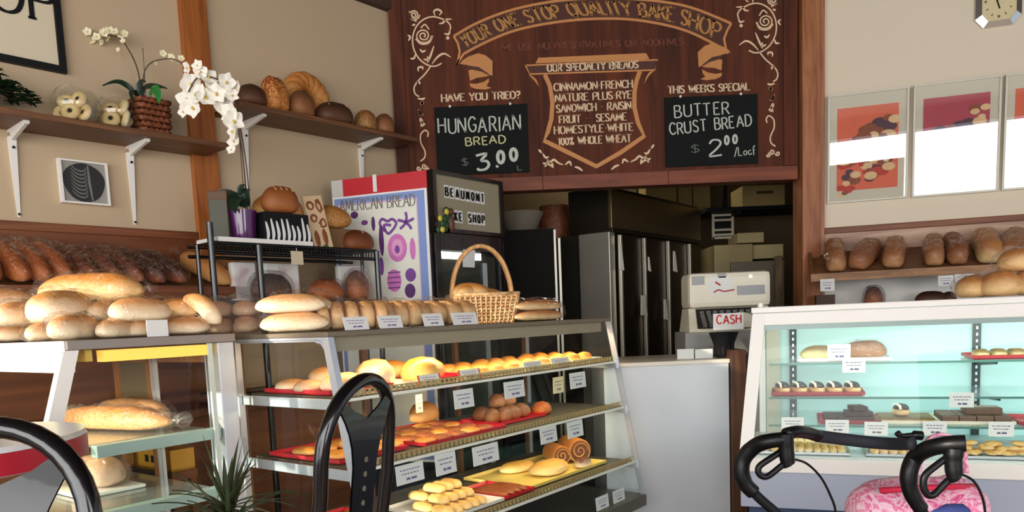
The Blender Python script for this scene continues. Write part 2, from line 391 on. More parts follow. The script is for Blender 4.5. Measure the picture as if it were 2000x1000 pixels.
# ------------------------------------------------------------------ lettering (single-stroke capitals)
GL = {'A': (.8, [[(0, 0), (.4, 1), (.8, 0)], [(.15, .36), (.65, .36)]]), 'B': (.65, [[(0, 0), (0, 1)], [(0, 1), (.4, .98), (.55, .86), (.5, .64), (.36, .54), (0, .53)], [(.36, .54), (.62, .4), (.62, .14), (.42, .01), (0, 0)]]),
 'C': (.72, [[(.7, .82), (.55, .97), (.3, .98), (.08, .75), (.03, .5), (.08, .25), (.3, .02), (.55, .03), (.7, .18)]]), 'D': (.72, [[(0, 0), (0, 1)], [(0, 1), (.35, .98), (.63, .78), (.7, .5), (.63, .22), (.35, .02), (0, 0)]]),
 'E': (.55, [[(.55, 1), (0, 1), (0, 0), (.55, 0)], [(0, .52), (.42, .52)]]), 'F': (.55, [[(.55, 1), (0, 1), (0, 0)], [(0, .52), (.42, .52)]]),
 'G': (.76, [[(.7, .82), (.55, .97), (.3, .98), (.08, .75), (.03, .5), (.08, .25), (.3, .02), (.55, .03), (.72, .2), (.72, .45), (.45, .45)]]), 'H': (.7, [[(0, 0), (0, 1)], [(.7, 0), (.7, 1)], [(0, .52), (.7, .52)]]),
 'I': (.1, [[(.05, 0), (.05, 1)]]), 'K': (.68, [[(0, 0), (0, 1)], [(.62, 1), (0, .45)], [(.2, .62), (.68, 0)]]), 'L': (.52, [[(0, 1), (0, 0), (.52, 0)]]), 'M': (.9, [[(0, 0), (.1, 1), (.45, .15), (.8, 1), (.9, 0)]]),
 'N': (.72, [[(0, 0), (0, 1), (.72, 0), (.72, 1)]]), 'O': (.8, [[(.4, 1), (.14, .88), (.02, .5), (.14, .12), (.4, 0), (.66, .12), (.78, .5), (.66, .88), (.4, 1)]]), 'P': (.62, [[(0, 0), (0, 1)], [(0, 1), (.4, .98), (.6, .85), (.6, .64), (.4, .48), (0, .47)]]),
 'Q': (.8, [[(.4, 1), (.14, .88), (.02, .5), (.14, .12), (.4, 0), (.66, .12), (.78, .5), (.66, .88), (.4, 1)], [(.4, .15), (.5, -.15)]]), 'R': (.66, [[(0, 0), (0, 1)], [(0, 1), (.4, .98), (.58, .85), (.56, .64), (.38, .5), (0, .48)], [(.3, .48), (.66, 0)]]),
 'S': (.6, [[(.56, .85), (.42, .98), (.18, .98), (.04, .82), (.1, .62), (.48, .42), (.58, .22), (.44, .03), (.18, .02), (.02, .16)]]), 'T': (.7, [[(0, 1), (.7, 1)], [(.35, 1), (.35, 0)]]),
 'U': (.7, [[(0, 1), (0, .25), (.14, .05), (.35, 0), (.56, .05), (.7, .25), (.7, 1)]]), 'V': (.75, [[(0, 1), (.37, 0), (.75, 1)]]), 'W': (1.05, [[(0, 1), (.26, 0), (.52, .9), (.78, 0), (1.05, 1)]]), 'Y': (.7, [[(0, 1), (.35, .5), (.7, 1)], [(.35, .5), (.35, 0)]]),
 '%': (.75, [[(.6, 1), (.1, 0)], [(.15, 1), (.02, .85), (.15, .68), (.28, .85), (.15, 1)], [(.58, .32), (.45, .17), (.58, 0), (.72, .17), (.58, .32)]]), 'X': (.7, [[(0, 0), (.7, 1)], [(0, 1), (.7, 0)]]), ' ': (.45, []), '.': (.12, [[(.02, .0), (.1, .1)]]), '-': (.3, [[(.1, .5), (.22, .5)]]), '?': (.5, [[(.02, .8), (.2, 1), (.45, .85), (.4, .6), (.22, .45), (.22, .3)], [(.2, .0), (.25, .1)]]), "'": (.1, [[(.05, 1), (.03, .8)]]),
 '0': (.6, [[(.3, 1), (.08, .8), (.02, .5), (.08, .2), (.3, 0), (.52, .2), (.58, .5), (.52, .8), (.3, 1)]]), '1': (.3, [[(.02, .8), (.2, 1), (.2, 0)]]), '2': (.6, [[(.03, .78), (.2, 1), (.5, .95), (.56, .7), (.3, .35), (0, 0), (.6, .02)]]),
 '3': (.6, [[(.04, .95), (.55, .97), (.25, .6), (.5, .5), (.58, .25), (.4, .02), (.1, .02), (0, .15)]]), '$': (.5, [[(.46, .8), (.2, .85), (.06, .68), (.42, .4), (.44, .2), (.2, .12), (.02, .22)], [(.25, 1), (.25, 0)]]), '/': (.4, [[(0, -.1), (.4, 1)]]),
 'o': (.45, [[(.22, .5), (.05, .4), (.02, .2), (.2, 0), (.4, .15), (.4, .4), (.22, .5)]]), 'a': (.45, [[(.4, .5), (.1, .45), (.02, .2), (.2, 0), (.4, .2), (.4, .5), (.42, 0)]]), 'f': (.35, [[(.35, .9), (.2, .95), (.12, .7), (.12, -.1)], [(0, .5), (.3, .5)]])}
def words(txt, gap):
    """each word with the span it takes of the line"""
    tw = text_width(txt, gap); x = 0; out = []
    for w in txt.split(' '):
        if w: out.append((w, x / tw, (x + text_width(w, gap)) / tw)); x += text_width(w, gap) + gap
        x += GL[' '][0] + gap
    return out
def text_width(t, gap): return sum(GL[c][0] + gap for c in t) - gap
def letters(mb, t, A, B, h, w, y, gap=.18, contrast=.45, serif=0, wob=0, seed=1, arc=None, flourish=False):
    """letters from A to B (baseline ends, x,z) with height h, squeezed to fit; arc maps (s,t) to x,z instead"""
    rnd = random.Random(seed); tw = text_width(t, gap); x = 0
    dx, dz = B[0] - A[0], B[1] - A[1]; L = math.hypot(dx, dz)
    def mp(u, v):
        if arc: return arc(u, v)
        return (A[0] + dx * u - dz / L * h * v, A[1] + dz * u + dx / L * h * v)
    for c in t:
        gw, st = GL[c]; ox, oy = rnd.uniform(-wob, wob), rnd.uniform(-wob, wob)
        for line in st:
            ln = smooth_pts(line, 4) if len(line) > 3 and c not in 'EMNW' else line
            P = [mp((x + px + ox) / tw, py + oy) for px, py in ln]
            if c in 'AEFHKLMNTVWXY':
                for a_, b_ in zip(P, P[1:]): mb.ribbon([a_, b_], w, y, contrast=contrast * (.6 if c in 'MNVWA' else 1))
            else: mb.ribbon(P, w, y, contrast=contrast)
            if serif and len(line) >= 2:
                for e, sgn in ((line[0], 1), (line[-1], 1)):
                    if e[1] < .05 or e[1] > .95:
                        mb.ribbon([mp((x + e[0] - serif) / tw, e[1]), mp((x + e[0] + serif) / tw, e[1])], w * .55, y)
        x += gw + gap
    return mb
# ------------------------------------------------------------------ room shell
struct(MB().box(-8, 7, -2.4, 9, -.1, 0), 'floor', M_floor)
struct(MB().box(-8, 7, -2.4, 9, 3.42, 3.55), 'ceiling', M_ceil)
struct(MB(WL).box(-5.7, .02, 0, .12, 0, 3.42), 'wall_left', M_wall)
struct(MB(WL).box(-5.7, -.02, -.05, 0, 3.29, 3.42), 'trim_1', M_ceil)
struct(MB(WR).box(.0, 5.0, 0, .12, 0, 3.42), 'wall_right', M_wallr)
struct(MB().box(-.78, 1.93, 5.02, 5.14, 2.14, 3.42), 'wall_back', M_panel)
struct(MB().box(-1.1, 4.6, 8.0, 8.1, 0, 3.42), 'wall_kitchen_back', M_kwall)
struct(MB().box(-.98, -.86, 5.16, 8, 0, 3.42), 'wall_kitchen_left', plain('kitchen_wall_shaded', (64, 52, 36), .85))  # kitchen wall paint darkened on this wall to stand for shade
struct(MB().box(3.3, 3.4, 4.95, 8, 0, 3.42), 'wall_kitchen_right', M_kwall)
# street side: low sill, header and mullions around the big panes
struct(MB().box(-8, 7, -2.42, -2.3, 0, .45), 'wall_front', M_wall)
struct(MB().box(-8, -5.2, -2.44, -2.3, .45, 3.15), 'sun_block_wall', M_wall)  # unseen solid section, added to keep the sun off the right side
struct(MB().box(-8, 7, -2.42, -2.3, 3.15, 3.42), 'trim_2', M_ceil)
for i, x in enumerate((-7.4, 4.4, 6.9)): struct(MB().box(x - .05, x + .05, -2.42, -2.32, .45, 3.15), 'window_%d' % (i + 1), M_alu)
struct(MB(WL).box(-10, -5.72, 0, .12, 0, .45), 'wall_side_sill', M_wall)
struct(MB(WL).box(-10, -5.72, 0, .12, 3.15, 3.42), 'trim_11', M_ceil)
struct(MB().box(.45, 1.78, -2.24, -2.16, 0, 2.76, .004), 'unseen_dark_panel', M_panel)  # unseen dark panel, added and sized to darken one print's reflection
# oak post, wainscot and moulding on the left wall
struct(MB(WL).box(-1.405, -1.265, -.035, 0, 0, 3.30, .004), 'trim_3', M_post)
struct(MB(WL).box(-5.7, -1.405, -.02, 0, 0, 1.78), 'trim_4', M_panel)
struct(MB(WL).box(-5.7, -1.405, -.03, 0, 1.775, 1.815, .006), 'trim_5', M_mould)
# right post and moulding
struct(MB().box(1.945, 2.06, 4.93, 5.10, 0, 3.42, .004), 'trim_6', M_rpost)
struct(MB(WR).box(-.04, .02, -.05, 0, 0, 3.42, .004), 'trim_7', M_rpost)
struct(MB(WR).box(.02, 4, -.025, 0, 1.77, 1.81, .006), 'trim_8', M_mould)
struct(MB(WR).box(.02, 4, -.012, 0, 1.50, 1.77), 'trim_9', M_rpanel)
struct(MB(WR).box(.02, 4, -.01, 0, .0, 1.50), 'trim_10', M_white)

# ------------------------------------------------------------------ shelves on the left wall
def bracket(frame, x, z, par, D=.22, H=.37):
    b = MB(frame)
    b.slab([(x - .011, z - .012), (x + .011, z - .012), (x + .011, z), (x - .011, z)], -D, -.001)
    b.hexa([(x - .007, -D, z - .014), (x + .007, -D, z - .014), (x + .007, -.03, z - .045), (x - .007, -.03, z - .045),
            (x - .011, -D, z - .010), (x + .011, -D, z - .010), (x + .011, -.03, z - .010), (x - .011, -.03, z - .010)])
    b.hexa([(x - .006, -.004, z - H), (x + .006, -.004, z - H), (x + .006, -.0005, z - H), (x - .006, -.0005, z - H),
            (x - .015, -.026, z - .03), (x + .015, -.026, z - .03), (x + .015, -.0005, z - .03), (x - .015, -.0005, z - .03)])
    o = b.build('bracket', M_white, par)
    s = MB(frame)
    for dz in (-.075, -H + .012): s.tube([(x, -.022 if dz > -.1 else -.006, z + dz), (x, -.03 if dz > -.1 else -.010, z + dz)], .006, 8)
    s.build('screw', M_black, o)
def wall_shelf(label, x0, x1, z, D, brs):
    t = thing('wall_shelf', label, 'shelf', WL, ((x0 + x1) / 2, -D / 2, z), 'brown wall shelves on white brackets')
    MB(WL).box(x0, x1, -D, -.002, z, z + .026, .003).build('board', M_shelf, t)
    for x in brs: bracket(WL, x, z, t)
    return t
Z1, Z2 = 2.205, 2.425
wall_shelf('brown wall shelf holding the glass bowls and the basket orchid', -3.0, -1.335, Z1, .27, (-2.204, -1.711))
wall_shelf('brown wall shelf holding the row of display loaves', -1.25, -.06, Z2, .27, (-1.09, -.304))
Z1 += .026; Z2 += .026
def flake(L, W):                                     # pale dried ring, drilled through the middle
    b = local(); pts = [(cos(a) * .024, sin(a) * .024, 0) for a in [k * pi / 8 for k in range(16)]]
    b.tube(pts, .0165, 10, closed=True, flat=.9); return b
M_ring = crust('pale_ring', (216, 186, 132), (240, 226, 190))
M_hole = plain('ring_hollow', (40, 26, 18), .8)
ringproto = None
def bowl(px, r, h, label, spots):
    global ringproto
    p = WL.hit(px, 205, y=-.165)
    t = thing('glass_bowl', label, 'bowl', WL, (p.x, -.165, Z1), 'glass bowls of dried rings on the shelf')
    b = local(); n = 12; prof = [(0, .004)]
    for k in range(n + 1):
        a = -pi / 2 + .35 + k * (pi - .95) / n
        prof.append((r * cos(a), h * .52 + h * .52 * sin(a)))
    b.lathe(prof, seg=28).build('glass', M_bowl, t, smooth='all', loc=(0, 0, 0), recalc=False)
    c = t.location
    for i, (dx, dy, dz, ax, az) in enumerate(spots):
        if ringproto is None:
            o = flake(0, 0).build('dried_ring', M_ring, None, smooth='all', loc=(0, 0, 0))
            b2 = local(); b2.lathe([(0, -.009), (.0095, -.009), (.0095, .009), (0, .009)], seg=12).build('hollow', M_hole, o, loc=(0, 0, 0)); ringproto = o
        else: o = copy_tree(ringproto)
        o.location = (c.x + dx * r, c.y + dy * r, c.z + .012 + dz * h); o.rotation_euler = (ax, 0, az); s = 1.0; o.scale = (s, s, s)
        tag(o, 'pale dried ring in the ' + label.split(' holding')[0].split('round ')[-1], 'dried ring', 'dried rings in the ' + label.split(' holding')[0].split('round ')[-1])
    return t
bowl(147, .1, .165, 'left round glass bowl holding pale dried rings with dark holes',
     [(-.48, -.15, .20, 1.3, .5), (.0, -.42, .22, 1.35, .1), (.48, -.2, .20, 1.25, -.5), (-.27, -.15, .52, .9, .3), (.28, -.2, .55, 1.2, -.3), (.0, .4, .22, .8, 0), (.05, .35, .55, .9, .6)])
bowl(227, .095, .16, 'right round glass bowl holding pale dried rings beside the basket orchid',
     [(-.1, -.42, .22, 1.35, .2), (.46, -.15, .24, 1.3, -1.0), (-.22, -.12, .55, .8, .2), (.32, .0, .58, 1.2, -.8), (-.48, .1, .24, 1.2, .9), (.1, .42, .24, .8, 0)])
ivy_at = WL.hit(22, 200, y=-.13)
t = thing('leafy_pot_plant', 'dark green leafy pot plant at the left end of the wall shelf', 'plant', WL, (ivy_at.x - .1, -.13, Z1))
local().lathe([(0, 0), (.05, 0), (.06, .07), (.056, .07), (.05, .06), (0, .06)], seg=18).build('pot', M_dark, t, smooth=True, loc=(0, 0, 0))
rnd = random.Random(5); b = local()
for k in range(420):
    a = rnd.uniform(0, 2 * pi); rr = rnd.uniform(.02, .17); z = .05 + max(0, .17 - rr * .75) * rnd.uniform(.3, 1.05); s = rnd.uniform(.018, .032)
    c = Vector((rr * cos(a) * 1.2, rr * sin(a) * .55, z)); d = Vector((cos(a), sin(a), rnd.uniform(-.6, .5))).normalized(); e = d.cross(Vector((0, 0, 1))).normalized()
    v = [b.bm.verts.new(q) for q in (c - d * s, c + e * s * .6 + Vector((0, 0, .004)), c + d * s, c - e * s * .6 + Vector((0, 0, .004)))]; b.face(v)
b.build('foliage', M_green, t, loc=(0, 0, 0), recalc=False)

# white orchids
M_petal = plain('orchid_petal', (246, 240, 226), .6, var=.03); M_petalg = plain('orchid_petal_cream', (232, 220, 184), .6, var=.06)
M_stem = plain('orchid_stem', (74, 58, 36), .6, var=.2); M_lip = plain('orchid_lip', (206, 180, 90), .6)
def petal(b, a, L, w, cup=.25):
    n = 5; rows = []
    for i in range(n + 1):
        u = i / n; ww = w * sin(pi * (u * .86 + .1)) ; r = L * u
        z = -cup * L * u * u
        rows.append([b.bm.verts.new((r * cos(a) - s * ww * sin(a), z * 1.0 + abs(s) * .12 * ww - .0, r * sin(a) + s * ww * cos(a))) for s in (-1, -.5, 0, .5, 1)])
    for A, B in zip(rows, rows[1:]):
        for k in range(4): b.face([A[k], A[k + 1], B[k + 1], B[k]])
def flower_mesh(R, mat):
    b = local()
    for k in range(5): petal(b, pi / 2 + k * 2 * pi / 5, R, R * (.58 if k in (1, 4) else .42))
    o = b.build('flower', mat, None, smooth='all', loc=(0, 0, 0), recalc=False)
    l = local(); l.ell((0, -R * .1, -R * .08), R * .14, R * .2, R * .2); l.build('lip', M_lip, o, smooth='all', loc=(0, 0, 0))
    return o
def flowers(t, pts, R, mat, Y, seed):
    rnd = random.Random(seed); proto = flower_mesh(R, mat); inv = t.matrix_basis.inverted()
    for i, (px, py, s) in enumerate(pts):
        o = proto if i == 0 else copy_tree(proto)
        o.parent = t; P = at(px, py, Y + rnd.uniform(-.03, .03)); o.location = inv @ P
        o.rotation_euler = (rnd.uniform(-.5, .4), rnd.uniform(-.7, .7), rnd.uniform(-.8, .8) - t.rotation_euler.z); o.scale = (s, s, s)
def stem(t, pts, Y, r, mat=None):
    P = smooth_pts([tuple(at(px, py, Y + dy)) for px, py, dy in pts], 5)
    MB().tube(P, r, 7).build('stem', mat or M_stem, t, smooth='all')
def leaf(t, pts, Y, w, mat):
    P = [at(px, py, Y + dy) for px, py, dy in pts]; P = [Vector(q) for q in smooth_pts([tuple(p) for p in P], 4)]; b = MB(); n = len(P); rows = []
    for i, p in enumerate(P):
        d = (P[min(n - 1, i + 1)] - P[max(0, i - 1)]).normalized(); e = d.cross(Vector((0, -1, .35))).normalized(); k = w * sin(pi * (.12 + .86 * i / (n - 1)))
        rows.append([b.bm.verts.new(p - e * k), b.bm.verts.new(p + Vector((0, .004, -.004))), b.bm.verts.new(p + e * k)])
    for A, B in zip(rows, rows[1:]):
        for k in range(2): b.face([A[k], A[k + 1], B[k + 1], B[k]])
    b.build('leaf', mat, t, smooth='all', recalc=False)
M_wicker = ramp_noise('wicker_brown', [(.3, (84, 40, 22)), (.6, (140, 78, 46)), (.8, (170, 104, 66))], 60, .6)
p = WL.hit(292, 220, y=-.17); bx = p.x; YB = (WL.w((bx, -.17, 0))).y
t = thing('basket_orchid', 'white spray orchid in a square brown woven basket on the wall shelf', 'orchid', WL, (bx, -.17, Z1))
def woven(b, w, d, h, rows, cols, r, taper=0):
    """woven box: bands that weave around uprights"""
    for i in range(rows):
        z = (i + .5) * h / rows; k = 1 + taper * z / h; pts = []; N = cols * 2
        for sx, sy, ex_, ey_ in ((-1, -1, 1, -1), (1, -1, 1, 1), (1, 1, -1, 1), (-1, 1, -1, -1)):
            for j in range(N):
                u = j / N; x = (sx + (ex_ - sx) * u) * w / 2 * k; y = (sy + (ey_ - sy) * u) * d / 2 * k; o = r * .7 * (1 if (j // 1 + i) % 2 else -1)
                nx, ny = (0, sy) if sy == ey_ else (sx, 0)
                pts.append((x + nx * o, y + ny * o, z))
        b.tube(pts, r, 6, closed=True, up=(0, 0, 1), flat=h / rows / 2 / r * .95)
    return b
b = local(); woven(b, .12, .105, .165, 6, 5, .011, .10); b.box(-.052, .052, -.044, .044, .002, .15)
b.build('basket', M_wicker, t, smooth='all', loc=(0, 0, 0))
stem(t, [(276, 195, 0), (272, 150, 0), (262, 118, 0), (248, 92, 0), (238, 78, 0), (222, 70, 0), (200, 70, .01), (170, 74, .02)], YB, .0032)
stem(t, [(278, 190, 0), (281, 145, -.01), (292, 125, -.02), (310, 117, -.03), (335, 115, -.03), (352, 122, -.04), (372, 140, -.05)], YB, .0028)
stem(t, [(284, 190, 0), (282, 140, 0), (279, 94, 0)], YB, .0016)
M_leafd = plain('orchid_leaf', (24, 44, 30), .35, var=.2); M_leafl = plain('orchid_leaf_light', (40, 120, 50), .4, var=.1)
leaf(t, [(266, 186, 0), (250, 168, -.03), (228, 159, -.06), (200, 166, -.08)], YB, .014, M_leafd)
leaf(t, [(276, 186, 0), (285, 170, -.02), (303, 168, -.05), (326, 172, -.08)], YB, .016, M_leafd)
leaf(t, [(292, 186, -.03), (300, 172, -.06), (308, 182, -.09), (311, 203, -.10)], YB, .02, M_leafl)
leaf(t, [(270, 188, 0), (262, 178, -.03), (257, 180, -.06), (258, 196, -.08)], YB, .016, M_leafd)
leaf(t, [(280, 192, 0), (272, 172, -.02), (276, 160, -.03), (284, 158, -.04)], YB, .018, M_leafd)
flowers(t, [(171, 62, 1), (178, 80, 1), (189, 72, 1), (199, 82, .9), (203, 64, 1), (214, 60, 1.1), (223, 62, 1), (236, 68, .9), (243, 65, .8), (212, 76, .8), (231, 97, .6), (240, 80, .6), (318, 104, .8), (305, 122, .6), (335, 112, .9), (354, 114, .8), (346, 122, .6)], .021, M_petalg, YB - .02, 3)

# framed lettering and the small dark picture
q = WL.hit(132, 143, y=-.03)
t = thing('framed_shop_sign', 'large white framed sign with black lettering high on the left wall', 'sign', WL, (q.x - .4, -.02, q.z))
f = MB(WL); x1, z0 = q.x, q.z; x0, z1 = x1 - 1.1, z0 + .62
for a in ((x0, x1, z0, z0 + .028), (x0, x1, z1 - .028, z1), (x0, x0 + .028, z0 + .028, z1 - .028), (x1 - .028, x1, z0 + .028, z1 - .028)): f.box(a[0], a[1], -.03, -.002, a[2], a[3])
f.build('frame', M_blackm, t)
MB(WL).box(x0 + .02, x1 - .02, -.016, -.004, z0 + .02, z1 - .02).build('panel', plain('sign_panel', (214, 200, 172), .6, var=.02), t)
B_ = WL.hit(113, 47, y=-.018)
letters(MB(WL), 'SHOP', (B_.x - .53, B_.z), (B_.x, B_.z), .17, .021, -.0185, serif=.1).build('lettering', M_blackm, t)
t = thing('framed_picture', 'small dark picture of a sliced loaf in a white frame under the shelf', 'picture', WL, (-1.93, -.01, 1.925))
f = MB(WL); x0, x1, z0, z1 = -2.035, -1.825, 1.912, 2.108
for a in ((x0, x1, z0, z0 + .008), (x0, x1, z1 - .008, z1), (x0, x0 + .012, z0 + .008, z1 - .008), (x1 - .008, x1, z0 + .008, z1 - .008)): f.box(a[0], a[1], -.03, -.002, a[2], a[3])
f.build('frame', M_white, t)
MB(WL).box(x0 + .008, x1 - .008, -.018, -.002, z0 + .006, z1 - .006).build('print', plain('print_grey', (150, 146, 136), .35, var=.2, scale=20), t)
b = MB(WL); cx, cz = (x0 + x1) / 2, (z0 + z1) / 2
b.slab([(cx + .09 * cos(a) * (1 + .05 * sin(3 * a)), cz + .088 * sin(a)) for a in [k * 2 * pi / 28 for k in range(28)]], -.0195, -.018)
o = b.build('printed_loaf', plain('print_black', (40, 38, 36), .4, var=.3, scale=30), t)
b = MB(WL)
for k in range(8):
    z = cz - .055 + k * .017; b.ribbon(smooth_pts([(cx - .055, z + .015), (cx - .03, z - .008), (cx, z - .012), (cx + .012, z + .005)], 4), .006, -.0202, taper=True)
b.ribbon([(cx + .03, cz - .08), (cx + .022, cz), (cx + .02, cz + .08)], .012, -.0202, taper=True)
b.build('printed_slice', plain('print_pale', (120, 116, 108), .4), o)

# ------------------------------------------------------------------ loaves
def bagmesh(L, W, H, seed, tail=0, tside=1):
    b = local(); b.loaf(L * 1.10, W * 1.12, H * 1.08, p=3.6, flat=.42, n=34, m=26, bump=.017, seed=seed, fr=9, ridge=1.6)
    if tail:
        rnd = random.Random(seed); base = Vector((tside * L * .53, 0, H * .5)); R_ = []
        for k in range(4):
            rr = (.012, .008, .022, .03)[k]
            R_.append([b.bm.verts.new(base + Vector((tside * (k * tail / 3), cos(j * pi / 5) * rr * rnd.uniform(.6, 1.3), sin(j * pi / 5) * rr * rnd.uniform(.6, 1.3)))) for j in range(10)])
        for A, B in zip(R_, R_[1:]):
            for j in range(10): b.face([A[j], A[(j + 1) % 10], B[(j + 1) % 10], B[j]])
    return b
def bread(label, loc, L, W, H, rz=0, tilt=0, mat=None, bag=None, group=None, name='bread_loaf', cat='bread', seed=0, tail=0, tside=1, score=None, roll=0, **kw):
    kw.setdefault('bump', .006)
    rot = (tilt, roll, rz)
    if not bag and not score:
        o = local().loaf(L, W, H, seed=seed, **kw).build(name, mat, None, smooth='all', loc=loc, rot=rot)
        return tag(o, label, cat, group)
    o = bpy.data.objects.new(name, None); COL.objects.link(o); o.location = loc; o.rotation_euler = rot; tag(o, label, cat, group); o.empty_display_size = .05
    local().loaf(L, W, H, seed=seed, off=(0, 0, .003), **kw).build('crust', mat, o, smooth='all', loc=(0, 0, 0))
    if bag: bagmesh(L, W, H, seed, tail, tside).build('bag', bag, o, smooth='all', loc=(0, 0, 0))
    if score:
        b = local()
        for tx in score:
            pts = [(L * tx - L * .05 * u, W * .40 * u, H * (.34 + .67 * max(.05, 1 - abs(2 * tx) ** 2.6) ** .5 * max(0, 1 - (u * .8) ** 2) ** .5)) for u in (-.85, -.5, 0, .5, .85)]
            b.tube(smooth_pts(pts, 3), .004, 6, flat=.5)
        b.build('score_marks', crust('score_flour', (190, 150, 110), (206, 170, 128)), o, smooth='all', loc=(0, 0, 0))
    return o
def PX(Y): return Y / FOC
def bag_of(label, loc, buns, L, W, H, rz, mat, bag, group, seed=0, name='bag_of_buns', tail=0):
    """a bag holding several buns: buns = (x, y, z, l, w, h, rz)"""
    o = bpy.data.objects.new(name, None); COL.objects.link(o); o.location = loc; o.rotation_euler = (0, 0, rz); tag(o, label, 'bread', group); o.empty_display_size = .05
    for i, (x, y, z, l, w, h, r) in enumerate(buns):
        local().loaf(l, w, h, n=12, m=12, bump=.004, seed=seed + i, off=(0, 0, 0)).build('bun', mat, o, smooth='all', loc=(x, y, z + .002), rot=(0, 0, r))
    bagmesh(L, W, H, seed, tail).build('bag', bag, o, smooth='all', loc=(0, 0, 0))
    return o

# display loaves on the upper shelf (frame of the left wall)
def on_wall(px, y, z): return WL.w(fpt(WL, px, y, z))
WA = WL.ang; G = 'display loaves on the upper wall shelf'
bread('round dark loaf at the left end of the upper wall shelf', on_wall(492, -.18, Z2), .16, .17, .12, WA, mat=M_dark, group=G, p=2.2)
bread('upright seeded orange crusted loaf on the upper wall shelf', on_wall(539, -.18, Z2), .15, .13, .19, WA + .3, mat=M_seed, group=G, p=3.6, bump=.012, fr=14)
o = bpy.data.objects.new('braided_ring_loaf', None); COL.objects.link(o); o.location = on_wall(604, -.07, Z2); o.rotation_euler = (RAD(-8), RAD(0), WA); tag(o, 'golden braided ring loaf propped against the wall on the shelf', 'bread', G)
for s in range(3):
    pts = []; N = 60
    for k in range(N):
        a = 2 * pi * k / N; ph = a * 7 / 1 + s * 2 * pi / 3; rr = .095 + .022 * cos(a * 5 + s * 2 * pi / 3); pts.append((rr * cos(a) * 1.05, .022 * sin(a * 5 * 2 / 2 + s * 2 * pi / 3) - .02, .148 + rr * sin(a) * 1.1))
    local().tube(pts, .031, 9, closed=True).build('strand', M_tan, o, smooth='all', loc=(0, 0, 0))
bread('brown oval loaf scored twice, leaning upright on the upper wall shelf', on_wall(592, -.19, Z2), .15, .12, .145, WA + .2, mat=M_mid, score=(-.1, .12), group=G)
bread('long dark loaf with three pale scores on the upper wall shelf', on_wall(655, -.18, Z2), .23, .14, .125, WA - .15, mat=M_dark, score=(-.25, 0, .22), group=G)
bread('small grainy loaf between dark scored loaf and round brown loaf', on_wall(716, -.18, Z2), .13, .13, .125, WA + .2, mat=M_grain, group=G, bump=.004)
bread('small round brown loaf at the right end of the upper wall shelf', on_wall(752, -.19, Z2), .125, .125, .125, WA, mat=M_mid, group=G, p=2.1)

# ------------------------------------------------------------------ slanted bread rack on the left wall
SLANT = math.atan2(.17, .34)
xr = WL.hit(497, 560, y=-.35).x
t = thing('slanted_bread_shelf', 'slanted brown wooden bread shelf along the left wall', 'shelf', WL, (xr - 1.2, -.2, 1.48))
b = MB(WL); b.hexa([(-4.2, -.37, 1.465), (xr, -.37, 1.465), (xr, -.022, 1.64), (-4.2, -.022, 1.64), (-4.2, -.37, 1.487), (xr, -.37, 1.487), (xr, -.022, 1.662), (-4.2, -.022, 1.662)]); b.build('board', M_shelf, t)
b = MB(WL); b.box(-4.2, xr, -.385, -.37, 1.455, 1.515); b.build('lip', M_mould, t)
b = MB(WL)
for x in (-3.6, -2.4, xr - .04): b.hexa([(x - .012, -.35, 1.45), (x + .012, -.35, 1.45), (x + .012, -.022, 1.20), (x - .012, -.022, 1.20), (x - .012, -.35, 1.468), (x + .012, -.35, 1.468), (x + .012, -.022, 1.638), (x - .012, -.022, 1.638)])
b.build('support', M_panel, t)
def slanted(px, label, L, W, H, mat, yc=-.19, bag=M_bag, sk=0, seed=0, tail=0, tside=1, group='bagged loaves on the slanted left shelf', **kw):
    z = 1.487 + (yc + .37) * .503 + .004
    return _sl(label, WL.w(fpt(WL, px, yc, z + .04) - Vector((0, 0, .04))), L, W, H, sk, mat, bag, seed, tail, tside, group, kw)
def _sl(label, loc, L, W, H, sk, mat, bag, seed, tail, tside, group, kw):
    o = bread(label, loc, L, W, H, mat=mat, bag=bag, seed=seed, tail=tail, tside=tside, group=group, **kw)
    o.rotation_euler = (Matrix.Rotation(WA, 4, 'Z') @ Matrix.Rotation(SLANT, 4, 'X') @ Matrix.Rotation(pi / 2 + sk, 4, 'Z')).to_euler()
    return o
for i, (px, lab) in enumerate(((-45, 'brown bagged loaf at the far left of the slanted shelf'), (10, 'first of the three big brown bagged loaves on the slanted shelf'), (52, 'middle of the three big brown bagged loaves on the slanted shelf'), (93, 'big brown bagged loaf beside the dark flaky loaves on the slanted shelf'))):
    slanted(px, lab, .34, .096, .11, M_brown, bump=.012, seed=i, tail=.06 if i == 2 else 0, sk=.12)
M_flaky = crust('flaky_dark', (92, 44, 20), (184, 104, 50), bump=1, scale=22)
for i, (px, lab) in enumerate(((140, 'dark flaky bagged loaf right of the big brown loaves'), (184, 'dark flaky bagged loaf under the crumpled bag end'), (226, 'dark flaky bagged loaf left of the dark striped loaves'))):
    slanted(px, lab, .32, .088, .095, M_flaky, seed=10 + i, tail=.07 if i == 1 else 0, sk=.3, bump=.014)
M_flaky2 = crust('flaky_darker', (58, 28, 18), (140, 74, 40), bump=1, scale=22)
for i, (px, lab) in enumerate(((268, 'very dark bagged loaf left of its twin in shiny film'), (312, 'very dark bagged loaf nearest the golden pair, in shiny film'))):
    slanted(px, lab, .33, .09, .09, M_flaky2, seed=20 + i, sk=.3, bump=.012)
for i, (px, lab) in enumerate(((398, 'left golden bagged loaf of the pair by the oak post'), (446, 'right golden bagged loaf of the pair by the wire rack'))):
    slanted(px, lab, .34, .11, .10, M_tan, seed=30 + i, tail=.05 if i == 0 else 0, sk=.25, yc=-.21)

